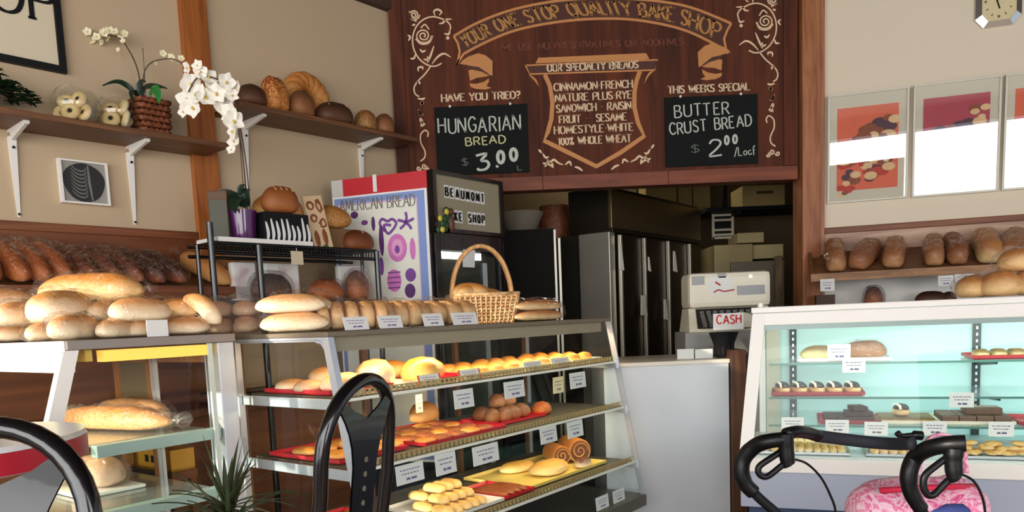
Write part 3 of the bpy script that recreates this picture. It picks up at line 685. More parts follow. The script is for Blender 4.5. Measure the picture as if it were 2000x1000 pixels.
# ------------------------------------------------------------------ back counter and wire rack
t = thing('back_counter', 'long brown back counter along the left wall behind the cases', 'counter', WL, (-1.9, -.3, 0))
MB(WL).box(-3.4, -.78, -.38, -.022, 0, .90).build('cabinet', M_panel, t)
MB(WL).box(-3.4, -.76, -.40, -.022, .90, .94, .004).build('top', M_mould, t)
RY0, RY1 = -.56, -.2
ra = WL.hit(412, 475, y=RY0); rb = WL.hit(735, 485, y=RY0); RZ = (ra.z + rb.z) / 2; RX0, RX1 = ra.x, rb.x
RZ = 1.70
t = thing('wire_rack', 'black wire rack standing behind the long display case', 'rack', WL, ((RX0 + RX1) / 2, (RY0 + RY1) / 2, 0), rot=None)
RYB = -.43 - .13
for x in (RX0, (RX0 * 2 + RX1) / 3 - .08, RX1):
    for y in (RY0, ):
        MB(WL).tube([(x, y, 0), (x, y, RZ + (.09 if x == RX0 else .0))], .015, 12).build('post', M_black, t, smooth=True)
for x in (RX0, RX1): MB(WL).tube([(x, -.43, 0), (x, -.43, RZ)], .010, 10).build('post', M_black, t, smooth=True)
def deck(z, y0=RY0, y1=-.43, nm='shelf', x0=None, x1=None):
    x0 = RX0 if x0 is None else x0; x1 = RX1 if x1 is None else x1
    b = MB(WL)
    for y in (y0, y1): b.tube([(x0, y, z), (x1, y, z)], .009, 8); b.tube([(x0, y, z - .045), (x1, y, z - .045)], .009, 8)
    n = int((x1 - x0) / .018)
    for k in range(n + 1):
        x = x0 + (x1 - x0) * k / n; b.tube([(x, y0, z - .04), (x, y0, z + .001), (x, y1, z + .001)], .004, 5)
    for k in range(8): y = y0 + (y1 - y0) * k / 7; b.tube([(x0, y, z - .002), (x1, y, z - .002)], .002, 5)
    b.build(nm, M_black, t, smooth=True)
RYM = -.34
for z in (RZ, 1.43, 1.0): deck(z, RY0, RYM)
rk = t
RT = RZ + .004
def on_rack(px, y, z): return WL.w(fpt(WL, px, y, z))
GR = 'loaves on top of the wire rack'
t = thing('white_tray', 'flat white tray under the purple pot on the rack', 'tray', WL, WL.l(on_rack(505, -.45, RT)))
a = WL.hit(414, 465, y=-.5).x; c = WL.hit(598, 465, y=-.5).x
b = MB(WL); b.box(a, c, -.55, -.35, RT, RT + .008); b.box(a, c, -.556, -.55, RT, RT + .026); b.box(a, a + .006, -.55, -.35, RT, RT + .026); b.box(c - .006, c, -.55, -.35, RT, RT + .026)
b.build('tray_body', M_white, t)
RT2 = RT + .009
P = on_rack(478, -.46, RT2)
t = thing('potted_orchid', 'tall white orchid in a glossy purple pot on the wire rack', 'orchid', W0, P)
local().lathe([(0, 0), (.048, 0), (.056, .03), (.062, .10), (.068, .155), (.064, .155), (.056, .10), (0, .09)], seg=24).build('pot', plain('purple_glaze', (78, 22, 82), .15, var=.05, coat=.6), t, smooth=True, loc=(0, 0, 0))
YO = P.y
stem(t, [(484, 425, 0), (477, 330, -.02), (466, 250, -.06), (460, 200, -.10), (440, 165, -.14), (410, 150, -.16), (385, 152, -.18), (368, 180, -.18)], YO, .0035)
stem(t, [(490, 425, 0), (482, 330, -.01), (469, 245, -.05), (462, 190, -.09), (455, 178, -.12), (440, 180, -.13)], YO, .003)
stem(t, [(480, 425, 0), (470, 300, -.02), (464, 235, -.05)], YO, .002)
leaf(t, [(482, 402, 0), (460, 388, -.03), (440, 378, -.06), (424, 372, -.07)], YO, .03, M_leafd)
leaf(t, [(480, 402, -.01), (466, 384, -.05), (458, 396, -.09), (460, 416, -.11)], YO, .032, M_leafd)
leaf(t, [(484, 402, 0), (478, 380, -.03), (470, 368, -.05), (478, 360, -.06)], YO, .024, M_leafd)
flowers(t, [(373, 164, 1.1), (386, 184, 1.1), (366, 194, 1.1), (377, 210, 1), (402, 190, 1), (406, 150, .95), (392, 140, .7), (423, 182, 1), (430, 194, 1.1), (437, 208, 1.1), (450, 222, 1.1), (456, 236, 1.05), (442, 160, .9), (460, 174, .9), (452, 186, .7), (358, 218, .6), (386, 128, .6), (366, 132, .6), (415, 170, .9), (455, 256, .8), (457, 276, .7), (452, 292, .5)], .047, M_petal, YO - .15, 8)
t = thing('olive_tin', 'dark olive tin behind the purple pot on the rack', 'tin', W0, on_rack(438, -.41, RT2))
b = local(); b.box(-.045, .045, -.045, .045, 0, .22, .006); b.build('body', plain('olive', (70, 68, 50), .5), t, loc=(0, 0, 0)); local().box(-.047, .047, -.047, .047, .20, .245, .006).build('lid', plain('tin_lid', (96, 66, 44), .6), t, loc=(0, 0, 0))
# black stand of white leaflets
x0, x1 = WL.hit(505, 430, y=-.5).x, WL.hit(592, 430, y=-.5).x
t = thing('black_patterned_box', 'black box with white tapered stripes standing on the rack', 'box', WL, ((x0 + x1) / 2, -.48, RT2))
MB(WL).box(x0, x1, -.548, -.47, RT2, RT2 + .15, .004).build('body', M_blackm, t)
b = MB(WL); rnd = random.Random(3)
for k in range(9):
    x = x0 + .012 + k * (x1 - x0 - .02) / 8; h = rnd.uniform(.07, .12)
    b.ribbon(smooth_pts([(x, RT2 + .012), (x + .006, RT2 + .05), (x - .004, RT2 + .02 + h)], 4), .017, -.5495, taper=True)
b.build('stripes', M_paper, t)
bread('large pale brown loaf at the back of the wire rack', on_rack(545, -.40, RT2 + .136), .27, .14, .13, WA - .1, mat=M_tan, group=GR, seed=3)
tag(local().box(-.15, .15, -.05, .05, 0, .135, .006).build('brown_carton', plain('kraft', (120, 88, 56), .8), None, loc=on_rack(548, -.405, RT2), rot=(0, 0, WA)), 'brown carton behind the black striped box, carrying the large loaf', 'box')
bread('round brown loaf with scored top above the black striped box', on_rack(549, -.50, RT2 + .151), .185, .12, .135, WA - .2, mat=crust('scored_brown', (134, 74, 34), (160, 96, 50)), score=(-.2, -.05, .1, .25), group=GR, seed=4)
bread('oval seeded tan loaf behind the pretzel card on the rack', on_rack(642, -.40, RT + .12), .25, .14, .125, WA - .5, mat=crust('oval_tan', (166, 112, 52), (190, 138, 76), spot=(150, 96, 44)), group=GR, seed=5, p=2.1)
tag(local().box(-.10, .12, -.05, .05, 0, .119, .006).build('brown_carton', plain('kraft', (120, 88, 56), .8), None, loc=on_rack(650, -.40, RT), rot=(0, 0, WA)), 'brown carton behind the pretzel card, carrying the oval loaf', 'box')
bread('dark brown slashed loaf at the right end of the rack top', on_rack(700, -.46, RT), .185, .12, .115, WA - .2, mat=crust('slash_brown', (92, 44, 18), (126, 68, 30)), score=(.05,), group=GR, seed=6, slash=(.05,))
# pretzel card
h0 = WL.hit(632, 470, y=-.5).x; t = thing('pretzel_card', 'tan card printed with pretzels and rolls leaning on the rack', 'card', WL, (h0, -.5, RT), rot=(RAD(-6), RAD(-8), WA))
local().box(-.058, .058, -.004, .004, .0, .275, .001).build('card', plain('card_tan', (222, 190, 150), .6, var=.04), t, loc=(0, 0, 0))
b = local()
for cx, cz, r in ((-.025, .225, .022), (-.02, .16, .02)):
    b.tube([(cx + cos(a) * r * (1 - .35 * k / 20), -.004, cz + sin(a) * r * (1 - .35 * k / 20)) for k, a in enumerate([j * .55 for j in range(20)])], .005, 6, flat=.5, up=(0, 1, 0))
b.tube(smooth_pts([(.012, -.004, .25), (.04, -.004, .225), (.03, -.004, .19), (.012, -.004, .225), (.03, -.004, .255), (.045, -.004, .2)], 4), .005, 6)
b.tube(smooth_pts([(.005, -.004, .13), (.035, -.004, .155), (.045, -.004, .12), (.015, -.004, .115), (.02, -.004, .15)], 4), .005, 6)
for cx, cz in ((-.028, .055), (.022, .06)): b.loaf(.09, .035, .012, off=(0, 0, 0)) if False else b.ell((cx, -.004, cz), .016, .004, .045)
b.build('printed_pretzels', plain('pretzel_print', (134, 76, 40), .6, var=.2), t, smooth=True, loc=(0, 0, 0))
b = local(); b.ell((.012, -.005, .012), .018, .004, .01); b.build('printed_leaf', plain('print_green', (50, 104, 40), .6), t, loc=(0, 0, 0))
# tag and the bagged loaves on the middle deck
h = WL.hit(580, 505, y=RY0 - .006)
t = thing('price_tag', 'small beige price tag hanging from the wire rack', 'price tag', WL, (h.x, RY0 - .008, h.z - .03))
local().box(-.034, .034, -.001, .001, 0, .066).build('tag', plain('tag_beige', (206, 192, 164), .7), t, loc=(0, 0, 0))
local().tube([(0, 0, .066), (0, .006, .11)], .0012, 5).build('string', M_paper, t, loc=(0, 0, 0))
GM = 'bagged loaves on the middle deck of the wire rack'; RM = 1.434
bread('dark brown bagged loaf on the left of the middle rack deck', on_rack(532, -.45, RM), .24, .13, .14, WA + .2, mat=M_dark, bag=M_bagm, group=GM, seed=41)
bread('low brown bagged loaf with gathered top on the middle rack deck', on_rack(637, -.45, RM), .20, .15, .115, WA, mat=M_brown, bag=M_bag, group=GM, seed=42)
bread('upright seeded bagged loaf on the right of the middle rack deck', on_rack(699, -.46, RM), .14, .12, .165, WA + .2, mat=M_flaky, bag=M_bagm, group=GM, seed=43)
for px, lab, w in ((478, 'white paper packet at the left of the middle rack deck', .13), (552, 'white paper packet behind the dark bagged loaf', .2), (690, 'white paper packet behind the upright seeded loaf', .2)):
    tag(local().box(-w / 2, w / 2, -.02, .02, 0, .20, .012).build('paper_packet', ramp_noise('packet', [(.3, (196, 170, 176)), (.5, (236, 232, 226)), (.7, (220, 226, 214))], 9, .5), None, loc=on_rack(px, -.365, RM), rot=(0, 0, WA)), lab, 'packet', 'white paper packets on the rack')
# ------------------------------------------------------------------ drinks cooler
BLx, BLy = FR.o.x - .61 * .94, FR.o.y + .61 * .342
SD = Frame(BLx, BLy, 110)                            # its side, facing the room
bl = FR.l((BLx, BLy, 0)); CH = 2.135
t = thing('drinks_cooler', 'tall black drinks cooler with red topped side poster and letter board', 'refrigerator', FR, (.2, .25, 0))
MB(FR).prism([(0, .012), (.60, .012), (.60, .09), (bl.x + .12, bl.y + .0), (bl.x, bl.y)], 0, CH).build('body', M_blackm, t)
f = MB(FR)
for a in ((0, .045, 0, 1.80), (.555, .60, 0, 1.80), (.045, .555, 1.70, 1.80), (.045, .555, 0, .12)): f.box(a[0], a[1], -.035, .011, a[2], a[3], .004)
d = f.build('door', M_black, t)
MB(FR).box(.045, .555, -.022, -.014, .12, 1.70).build('pane', M_glass, d)
MB(FR).tube([(.07, -.04, .7), (.07, -.07, .75), (.07, -.07, 1.3), (.07, -.04, 1.35)], .012, 8).build('handle', M_alu, d, smooth=True)
MB(FR).box(.06, .54, -.008, .0115, .14, 1.68).build('inner_liner', plain('cooler_liner', (44, 44, 38), .5), t)
MB(FR).box(.06, .40, -.02, -.009, 1.655, 1.695).build('lamp_strip', plain('lamp_white', (255, 250, 240), .4, emit=1.3), t)
MB(FR).box(.42, .45, -.02, -.009, .3, 1.64).build('shelf_rail', M_alu, t)
f = MB(FR)
for a in ((-.004, .022, 1.80, CH), (.578, .604, 1.80, CH), (.022, .578, CH - .022, CH), (.022, .578, 1.80, 1.822)): f.box(a[0], a[1], -.045, .011, a[2], a[3])
hd = f.build('header', M_black, t)
MB(FR).box(.02, .58, -.030, .0, 1.815, CH - .015).build('letter_board', plain('letter_board', (150, 142, 116), .5, var=.02), hd)
def tiles(txt, pA, pB, h):
    A, B = [FR.hit(*q, y=-.034) for q in (pA, pB)]
    n = len(txt); step = (B.x - A.x) / (n - .3)
    for i, c in enumerate(txt):
        if c == ' ': continue
        x = A.x + i * step; z = A.z + (B.z - A.z) * i / n
        k = MB(FR); k.box(x, x + step * .8, -.033, -.0305, z - .008, z + h + .008)
        k = k.build('letter_tile', M_paper, hd)
        letters(MB(FR), c, (x + step * .15, z + .004), (x + step * .62, z + .004), h - .01, .014, -.0335).build('lettering', M_blackm, k)
tiles('BEAUMONT', (869, 383), (946, 397), .055)
tiles('BAKE SHOP', (869, 430), (947, 438), .055)
q = FR.hit(866, 432, y=-.05)
b = MB(FR); rnd = random.Random(2)
for k in range(9): b.ell((q.x + rnd.uniform(-.05, .05), -.055, q.z + rnd.uniform(-.06, .06)), .02, .012, .022)
m1 = b.build('flower_magnet', plain('magnet_green', (34, 70, 40), .5, var=.4, scale=60), None, smooth=True); tag(m1, 'small green and yellow flower magnet on the cooler letter board', 'magnet')
for dx, dz in ((-.03, -.05), (.01, .05), (-.045, .01)): b = MB(FR); b.ell((q.x + dx, -.07, q.z + dz), .017, .01, .018); b.build('yellow_flower', plain('magnet_yellow', (206, 186, 60), .5), m1, smooth=True)
b = MB(FR); b.ell((q.x + .055, -.06, q.z - .01), .022, .014, .05); b.ell((q.x + .055, -.06, q.z + .055), .02, .014, .02); b.build('brown_figure', plain('magnet_brown', (100, 60, 40), .5), m1, smooth=True)
q = FR.hit(917, 505, y=-.045)
tag(MB(FR).box(q.x - .05, q.x + .05, -.043, -.040, q.z - .05, q.z + .05, rz=0, tilt=.1).build('paper_note', M_paper, None), 'white paper note taped to the cooler door', 'note')
# side: red strip, poster
MB(SD).box(.075, .61, -.010, .0, 2.04, CH).build('red_strip', M_red, t)
MB(SD).box(.0, .075, -.010, .0, 2.04, CH).build('grey_strip', plain('grey_strip', (200, 198, 190), .5), t)
q = SD.hit(732, 357, y=-.012); MB(SD).box(q.x - .012, q.x + .012, -.014, -.0105, q.z - .05, q.z + .045, tilt=0).build('paper_scrap', M_paper, t)
MB(SD).box(.0, .605, -.008, .0, .5, 2.04).build('poster_border', plain('poster_white', (238, 236, 232), .6), t)
MB(SD).box(.012, .590, -.0095, -.0085, .515, 2.03).build('poster_band', plain('poster_blue', (128, 150, 204), .6, var=.12, scale=6), t)
MB(SD).box(.035, .545, -.0105, -.0097, .54, 1.995).build('poster_line', plain('poster_pink', (214, 180, 206), .6), t)
MB(SD).box(.040, .538, -.0112, -.0107, .546, 1.985).build('poster_sheet', plain('poster_cream', (232, 232, 218), .6, var=.02), t)
A, B = SD.hit(664, 413, y=-.012), SD.hit(813, 401, y=-.012)
letters(MB(SD), 'AMERICAN BREAD', (max(.045, A.x), A.z), (.532, B.z), .062, .0075, -.0118, gap=.2, serif=.1).build('poster_lettering', plain('poster_ink', (120, 116, 104), .7), t)
M_pur = plain('print_purple', (124, 70, 150), .6, var=.25, scale=40); M_purd = plain('print_purple_dark', (92, 44, 110), .6, var=.2, scale=40); M_pink = plain('print_pink', (214, 122, 190), .6, var=.15, scale=40)
def pp(px, py): h = SD.hit(px, py, y=-.012); return h.x, h.z
def printed(pts, mat, w=None):
    P = [pp(*q) for q in pts]; b = MB(SD)
    if w: b.ribbon(smooth_pts(P, 5), w, -.0122)
    else: b.slab(P, -.0122, -.0112)
    return b.build('printed_bread', mat, t)
def disc(px, py, rx, ry, mat, dz=0):
    cx, cz = pp(px, py); k = 3.05e-3; b = MB(SD); b.slab([(cx + rx * k * cos(a), cz + ry * k * .95 * sin(a)) for a in [j * 2 * pi / 24 for j in range(24)]], -.0122 - dz, -.0112); b.build('printed_bread', mat, t)
printed([(752, 452), (742, 438), (746, 428), (757, 432), (766, 428), (774, 436), (766, 450), (757, 456), (750, 440), (764, 440)], M_pur, .016)
for a, l in ((90, 20), (165, 16), (25, 18), (230, 17), (310, 18)): printed([(792, 434), (792 + .5 * l * cos(RAD(a)) + 2, 434 - .5 * l * sin(RAD(a))), (792 + l * cos(RAD(a)), 434 - l * sin(RAD(a)))], M_pur, .016)
disc(776, 484, 20, 27, M_pink); disc(776, 484, 12, 17, plain('print_pink_pale', (230, 160, 206), .6), .0004); disc(776, 487, 5, 8, M_pur, .0008)
disc(806, 486, 6, 21, M_pink); disc(745, 470, 5, 30, M_purd); disc(770, 548, 15, 22, M_pink); disc(802, 537, 11, 13, M_pur); disc(801, 568, 11, 14, M_purd)
disc(672, 423, 10, 9, M_purd); disc(692, 420, 8, 7, M_purd); disc(729, 437, 4, 14, M_purd); disc(712, 435, 7, 5, M_pur); disc(745, 520, 5, 18, M_pur)
for k in range(4): 
    b = MB(SD); cx, cz = pp(770, 532 + k * 10); b.ribbon([(cx - .04, cz), (cx + .04, cz)], .008, -.0126); b.build('printed_stripe', M_pur, t)

# ------------------------------------------------------------------ painted sign over the opening
def s2(px, py): h = SG.hit(px, py, y=0); return h.x, h.z
SX0, SX1 = s2(766, 100)[0], 1.925; SZ0 = 2.13; SZ1 = 3.41
sg = thing('painted_sign', 'large dark red wooden wall sign painted with bake shop lettering and scrolls', 'sign', SG, ((SX0 + SX1) / 2, .02, SZ0))
xs = [SX0, s2(800, 100)[0], s2(930, 100)[0], s2(1047, 100)[0], s2(1166, 100)[0], s2(1270, 100)[0], s2(1375, 100)[0], s2(1475, 100)[0], SX1]
for i, (a, c) in enumerate(zip(xs, xs[1:])): MB(SG).box(a + .0008, c - .0008, 0, .035, SZ0 + .02, SZ1).build('board', M_sign, sg)
xs2 = [SX0 + .03, s2(1060, 360)[0], s2(1305, 360)[0], SX1]
for a, c in zip(xs2, xs2[1:]): MB(SG).box(a + .001, c - .001, -.014, .03, SZ0, SZ0 + .088, .003).build('bottom_rail', M_signtrim, sg)
MB(SG).box(SX0 - .01, SX0 + .07, -.014, .03, SZ0 + .0, SZ1, .003).build('side_rail', M_sign, sg)
MB(SG).box(SX1 - .09, SX1, -.014, .03, SZ0 + .09, SZ1, .003).build('side_rail', M_sign, sg)
M_gold2 = plain('sign_gold', (176, 124, 62), .6, var=.12); M_tanp = plain('sign_tan', (196, 132, 74), .6, var=.06); M_ivory = plain('sign_ivory', (226, 196, 158), .65, var=.06); M_faded = plain('sign_faded', (112, 56, 36), .7); M_ban = plain('banner_field', (76, 34, 18), .6, var=.1)
YF = -.002
def paint(name, strokes, w, mat, closed=False, taper=False, sm=5, y=YF, contrast=0):
    b = MB(SG)
    for p in strokes:
        P = [s2(*q) for q in p]; b.ribbon(smooth_pts(P, sm, closed) if sm else P, w, y, closed=closed, taper=taper, contrast=contrast)
    return b.build(name, mat, sg)
upper = [(886, 71), (928, 47), (985, 24), (1050, 8), (1120, -1), (1200, -3), (1280, 2), (1350, 15), (1428, 46)]
lower = [(906, 105), (950, 82), (1005, 60), (1070, 46), (1140, 38), (1215, 37), (1280, 45), (1345, 62), (1412, 95)]
U_ = smooth_pts([s2(*q) for q in upper], 8); L_ = smooth_pts([s2(*q) for q in lower], 8)
b = MB(SG)
for i in range(len(U_) - 1): b.quad((L_[i][0], -.0012, L_[i][1]), (L_[i + 1][0], -.0012, L_[i + 1][1]), (U_[i + 1][0], -.0012, U_[i + 1][1]), (U_[i][0], -.0012, U_[i][1]))
b.build('banner', M_ban, sg)
paint('banner_edge', [upper, lower], .016, M_tanp, y=-.0022)
paint('banner_edge', [[(886, 71), (894, 84), (898, 100), (895, 118), (891, 127), (906, 105)], [(1428, 46), (1420, 60), (1414, 76), (1417, 92), (1421, 104), (1405, 93)]], .015, M_tanp, sm=0, y=-.0024)
def arcmap(u, v):
    t = (.035 + .93 * u) * (len(U_) - 1); i = min(len(U_) - 2, max(0, int(t))); f = t - i
    a = (L_[i][0] + (L_[i + 1][0] - L_[i][0]) * f, L_[i][1] + (L_[i + 1][1] - L_[i][1]) * f); c = (U_[i][0] + (U_[i + 1][0] - U_[i][0]) * f, U_[i][1] + (U_[i + 1][1] - U_[i][1]) * f)
    k = .2 + .62 * v
    return (a[0] + (c[0] - a[0]) * k, a[1] + (c[1] - a[1]) * k)
for w_, ua, ub in words('YOUR ONE STOP QUALITY BAKE SHOP', .2): letters(MB(SG), w_, (0, 0), (1, 0), .1, .0165, -.0032, gap=.2, contrast=.5, serif=.12, arc=lambda u, v: arcmap(ua + (ub - ua) * u, v)).build('banner_lettering', M_gold2, sg)
def line(name, t_, a, c, h, w, mat, gap=.16, con=.55, serif=.09, y=-.0028, par=None, wob=0, seed=1):
    A, B = s2(*a), s2(*c)
    for w_, ua, ub in words(t_, gap): letters(MB(SG), w_, (A[0] + (B[0] - A[0]) * ua, A[1] + (B[1] - A[1]) * ua), (A[0] + (B[0] - A[0]) * ub, A[1] + (B[1] - A[1]) * ub), h, w, y, gap=gap, contrast=con, serif=serif, wob=wob, seed=seed).build(name, mat, par or sg)
line('faded_lettering', 'WE USE NO PRESERVATIVES OR ADDITIVES', (980, 99), (1335, 88), .042, .009, M_faded)
line('caption', 'HAVE YOU TRIED?', (863, 199), (1016, 192), .045, .011, M_ivory)
line('caption', 'THIS WEEKS SPECIAL', (1305, 183), (1463, 176), .045, .011, M_ivory)
# scroll tails of the banner
def fill(name, poly, mat, y=YF):
    P = [s2(*q) for q in poly]; b = MB(SG); b.slab(P, y, y + .0008); return b.build(name, mat, sg)
def both(f, *a, **k):
    pass
cxm = (s2(797, 80)[0] + s2(1525, 50)[0]) / 2
def mir(P): return [(2 * cxm - x, z) for x, z in P]
def fill2(name, poly, mat, y=YF):
    P = [s2(*q) for q in poly]
    b = MB(SG); b.slab(P, y, y + .0008); b.build(name, mat, sg)
    b = MB(SG); b.slab(mir(P)[::-1], y, y + .0008); b.build(name, mat, sg)
fill2('scroll_tail', [(898, 125), (903, 118), (916, 110), (934, 104), (948, 108), (962, 119), (962, 148), (955, 146), (938, 135), (924, 130), (912, 127)], M_tanp)
fill2('scroll_tail', [(915, 138), (928, 134), (942, 139), (955, 148), (948, 150), (932, 152), (918, 158)], M_tanp)
fill2('scroll_tail', [(917, 163), (930, 164), (945, 160), (955, 153), (955, 160), (950, 168), (960, 172), (948, 175), (930, 174), (919, 170)], M_tanp)
fill2('scroll_shade', [(912, 128), (935, 131), (954, 144), (956, 148), (940, 140), (920, 136)], M_ban, -.0026)
def paint2(name, strokes, w, mat, taper=False, y=YF):
    b = MB(SG)
    for p in strokes:
        P = smooth_pts([s2(*q) for q in p], 5); b.ribbon(P, w, y, taper=taper); b.ribbon(mir(P), w, y, taper=taper)
    return b.build(name, mat, sg)
def c1(p): return [(760 + x / 4, y / 4) for x, y in p]
def c3(p): return [(800 + x / 4, 150 + y / 4) for x, y in p]
paint2('vine', [c1([(475, 240), (478, 200), (440, 160), (350, 132), (275, 150), (215, 205), (185, 290), (192, 380), (235, 460), (300, 508), (360, 518), (410, 495)]), c1([(325, 518), (280, 580), (220, 640), (195, 690), (205, 735), (235, 755)]), c3([(140, 470), (145, 440), (122, 418), (88, 450), (88, 515), (120, 580), (118, 630), (85, 660)])], .009, M_ivory)
paint2('leaves', [c1([(430, 262), (465, 268), (475, 235)]), c1([(335, 500), (380, 445), (430, 420), (482, 448)]), c1([(300, 490), (322, 440), (350, 360)]), c1([(240, 385), (262, 405), (285, 392)]), c1([(270, 460), (300, 470), (300, 440)]), c1([(390, 185), (420, 180), (440, 155), (490, 150)]), c1([(360, 125), (350, 90), (380, 75), (410, 95), (390, 120)]), c1([(145, 275), (165, 290), (150, 320)]), c1([(165, 460), (195, 455), (205, 425)]), c1([(230, 560), (228, 530), (260, 525), (262, 545)]), c1([(222, 770), (260, 775), (280, 765)]), c1([(240, 660), (235, 640), (215, 645)]), c1([(180, 200), (205, 190)]), c1([(230, 860), (245, 890), (270, 895)]), c1([(240, 925), (250, 950), (280, 970)]), c3([(70, 255), (80, 285), (105, 295)]), c3([(85, 320), (100, 350), (92, 385), (125, 370)])], .013, M_ivory, taper=True)
def spiral(cx, cy, r, n=26, turns=2.2): return [(cx + r * (1 - k / n * .85) * cos(k / n * turns * 2 * pi), cy + r * (1 - k / n * .85) * sin(k / n * turns * 2 * pi) * .95) for k in range(n + 1)]
def paint1(name, strokes, w, mat):
    for m_ in (0, 1):
        b = MB(SG)
        for p in strokes:
            P = smooth_pts([s2(*q) for q in p], 5); b.ribbon(mir(P) if m_ else P, w, YF)
        b.build(name, mat, sg)
paint1('rose', [spiral(827, 70, 16), [(812, 76), (822, 86), (838, 84), (845, 70)], [(822, 55), (830, 48), (838, 58)]], .0085, M_ivory)
paint1('rose', [spiral(809, 29, 11), [(800, 22), (802, 36), (814, 42)]], .0085, M_ivory)
paint1('rose', [spiral(818, 329, 5, 12, 1.2), spiral(829, 325, 6, 12, 1.3), spiral(836, 331, 4, 10, 1.2)], .0085, M_ivory)
b = MB(SG)
for x, z in ([s2(x, y) for x, y in c1([(458, 297), (258, 806)]) + c3([(95, 207)])]):
    for m_ in (1, 0):
        xx = x if m_ else 2 * cxm - x; b.slab([(xx + .011 * cos(a), z + .011 * sin(a)) for a in [k * pi / 5 for k in range(10)]], YF, YF + .0005)
b.build('dots', M_ivory, sg)
# shield
shield = [(1064, 146), (1074, 168), (1079, 200), (1077, 232), (1070, 258), (1063, 275), (1112, 299), (1165, 325), (1212, 298), (1258, 266), (1246, 240), (1239, 210), (1239, 180), (1243, 158), (1250, 139)]
paint('shield_edge', [shield], .028, M_tanp, sm=0)
fill('shield_ribbon', [(1046, 124), (1051, 113), (1262, 104), (1268, 115), (1250, 117), (1100, 122)], M_tanp)
paint('shield_ribbon_edge', [[(1026, 128), (1285, 117), (1279, 137), (1035, 145), (1026, 128)]], .01, M_tanp, sm=0, y=-.0026)
fill('shield_ribbon_field', [(1030, 130), (1036, 143), (1278, 135), (1282, 119)], M_ban, -.0024)
fill('shield_ribbon', [(1032, 146), (1040, 149), (1048, 156), (1053, 170), (1044, 158)], M_tanp); fill('shield_ribbon', [(1278, 137), (1268, 141), (1262, 150), (1258, 164), (1266, 150)], M_tanp)
line('shield_title', 'OUR SPECIALTY BREADS', (1069, 140), (1246, 133), .043, .011, M_ivory, y=-.0036)
for t_, a, c in (('CINNAMON-FRENCH', (1082, 178), (1235, 171)), ('NATURE PLUS-RYE', (1085, 199), (1233, 192)), ('SANDWICH - RAISIN', (1087, 220), (1232, 213)), ('FRUIT -  SESAME', (1093, 241), (1223, 235)), ('HOMESTYLE-WHITE', (1083, 262), (1236, 255)), ('100% WHOLE WHEAT', (1091, 284), (1232, 277))):
    line('bread_list', t_, a, c, .047, .0095, M_ivory, gap=.2)
sx_ = [[(1052, 292), (1058, 299)], [(1060, 300), (1066, 308), (1072, 306)], [(1068, 312), (1075, 316), (1082, 312), (1090, 318), (1100, 322)], [(1104, 322), (1112, 316), (1116, 324)], [(1122, 326), (1130, 328), (1138, 334)], [(1064, 326), (1070, 320), (1078, 326)], [(1072, 314), (1066, 320), (1060, 318)], [(1078, 318), (1080, 328)]]
b = MB(SG); ccx = s2(1165, 300)[0]
for p in sx_:
    P = smooth_pts([s2(*q) for q in p], 5); b.ribbon(P, .014, YF, taper=True); b.ribbon([(2 * ccx - x, z) for x, z in P], .014, YF, taper=True)
b.build('shield_leaves', M_ivory, sg)
# chalkboards
M_chalkb = plain('slate', (18, 22, 20), .8, spec=.2, var=.35, scale=7); M_chalk = plain('chalk', (190, 196, 182), .9, var=.2, scale=80); M_chalky = plain('chalk_yellow', (206, 200, 150), .9, var=.15, scale=80); M_chalkd = plain('chalk_rubbed', (110, 116, 108), .9)
def chalkboard(label, c):
    P = [s2(*q) for q in c]; x0 = min(p[0] for p in P) ; x1 = max(p[0] for p in P); z0 = min(p[1] for p in P); z1 = max(p[1] for p in P)
    t = thing('chalkboard', label, 'chalkboard', SG, ((x0 + x1) / 2, -.012, z0), 'chalkboards hung on the painted sign')
    MB(SG).box(x0, x1, -.016, -.004, z0, z1, .002).build('slate', M_chalkb, t)
    b = MB(SG)
    for u in (.17, .82): b.ell((x0 + (x1 - x0) * u, -.019, z1 + .002), .009, .006, .009)
    b.build('pin', M_paper, t)
    return t
def chalk(t, txt, a, c, h, w, mat=None, name='chalk_lettering', wob=.05, seed=1):
    A, B = s2(*a), s2(*c)
    for w_, ua, ub in words(txt, .28): letters(MB(SG), w_, (A[0] + (B[0] - A[0]) * ua, A[1] + (B[1] - A[1]) * ua), (A[0] + (B[0] - A[0]) * ub, A[1] + (B[1] - A[1]) * ub), h, w, -.0168, gap=.28, contrast=.25, wob=wob, seed=seed).build(name, mat or M_chalk, t)
k = chalkboard('chalkboard reading hungarian bread three dollars', [(850, 211), (1029, 206), (1029, 337), (855, 342)])
chalk(k, 'HUNGARIAN', (858, 262), (1017, 255), .092, .0105); chalk(k, 'BREAD', (911, 286), (988, 280), .05, .009, M_chalky, seed=3)
chalk(k, '3.', (934, 333), (974, 326), .10, .019, seed=4); chalk(k, '$', (904, 327), (917, 325), .055, .006, M_chalkd)
fill_ = MB(SG)
for cx, cy in ((978, 308), (1003, 303)):
    x, z = s2(cx, cy); fill_.ribbon([(x + .02 * cos(a), z + .036 * sin(a)) for a in [j * 2 * pi / 16 for j in range(16)]], .022, -.0168, closed=True)
fill_.build('chalk_zeros', M_chalk, k)
chalk(k, 'L', (1012, 334), (1020, 333), .03, .006, M_chalkd)
k = chalkboard('chalkboard reading butter crust bread two dollars a loaf', [(1297, 192), (1478, 187), (1478, 320), (1302, 325)])
chalk(k, 'BUTTER', (1317, 232), (1422, 223), .075, .0095, seed=5); chalk(k, 'CRUST BREAD', (1307, 265), (1467, 247), .072, .0095, seed=6)
chalk(k, '2', (1385, 305), (1409, 303), .10, .014, seed=7); chalk(k, '$', (1350, 302), (1367, 300), .06, .006, M_chalkd)
b = MB(SG)
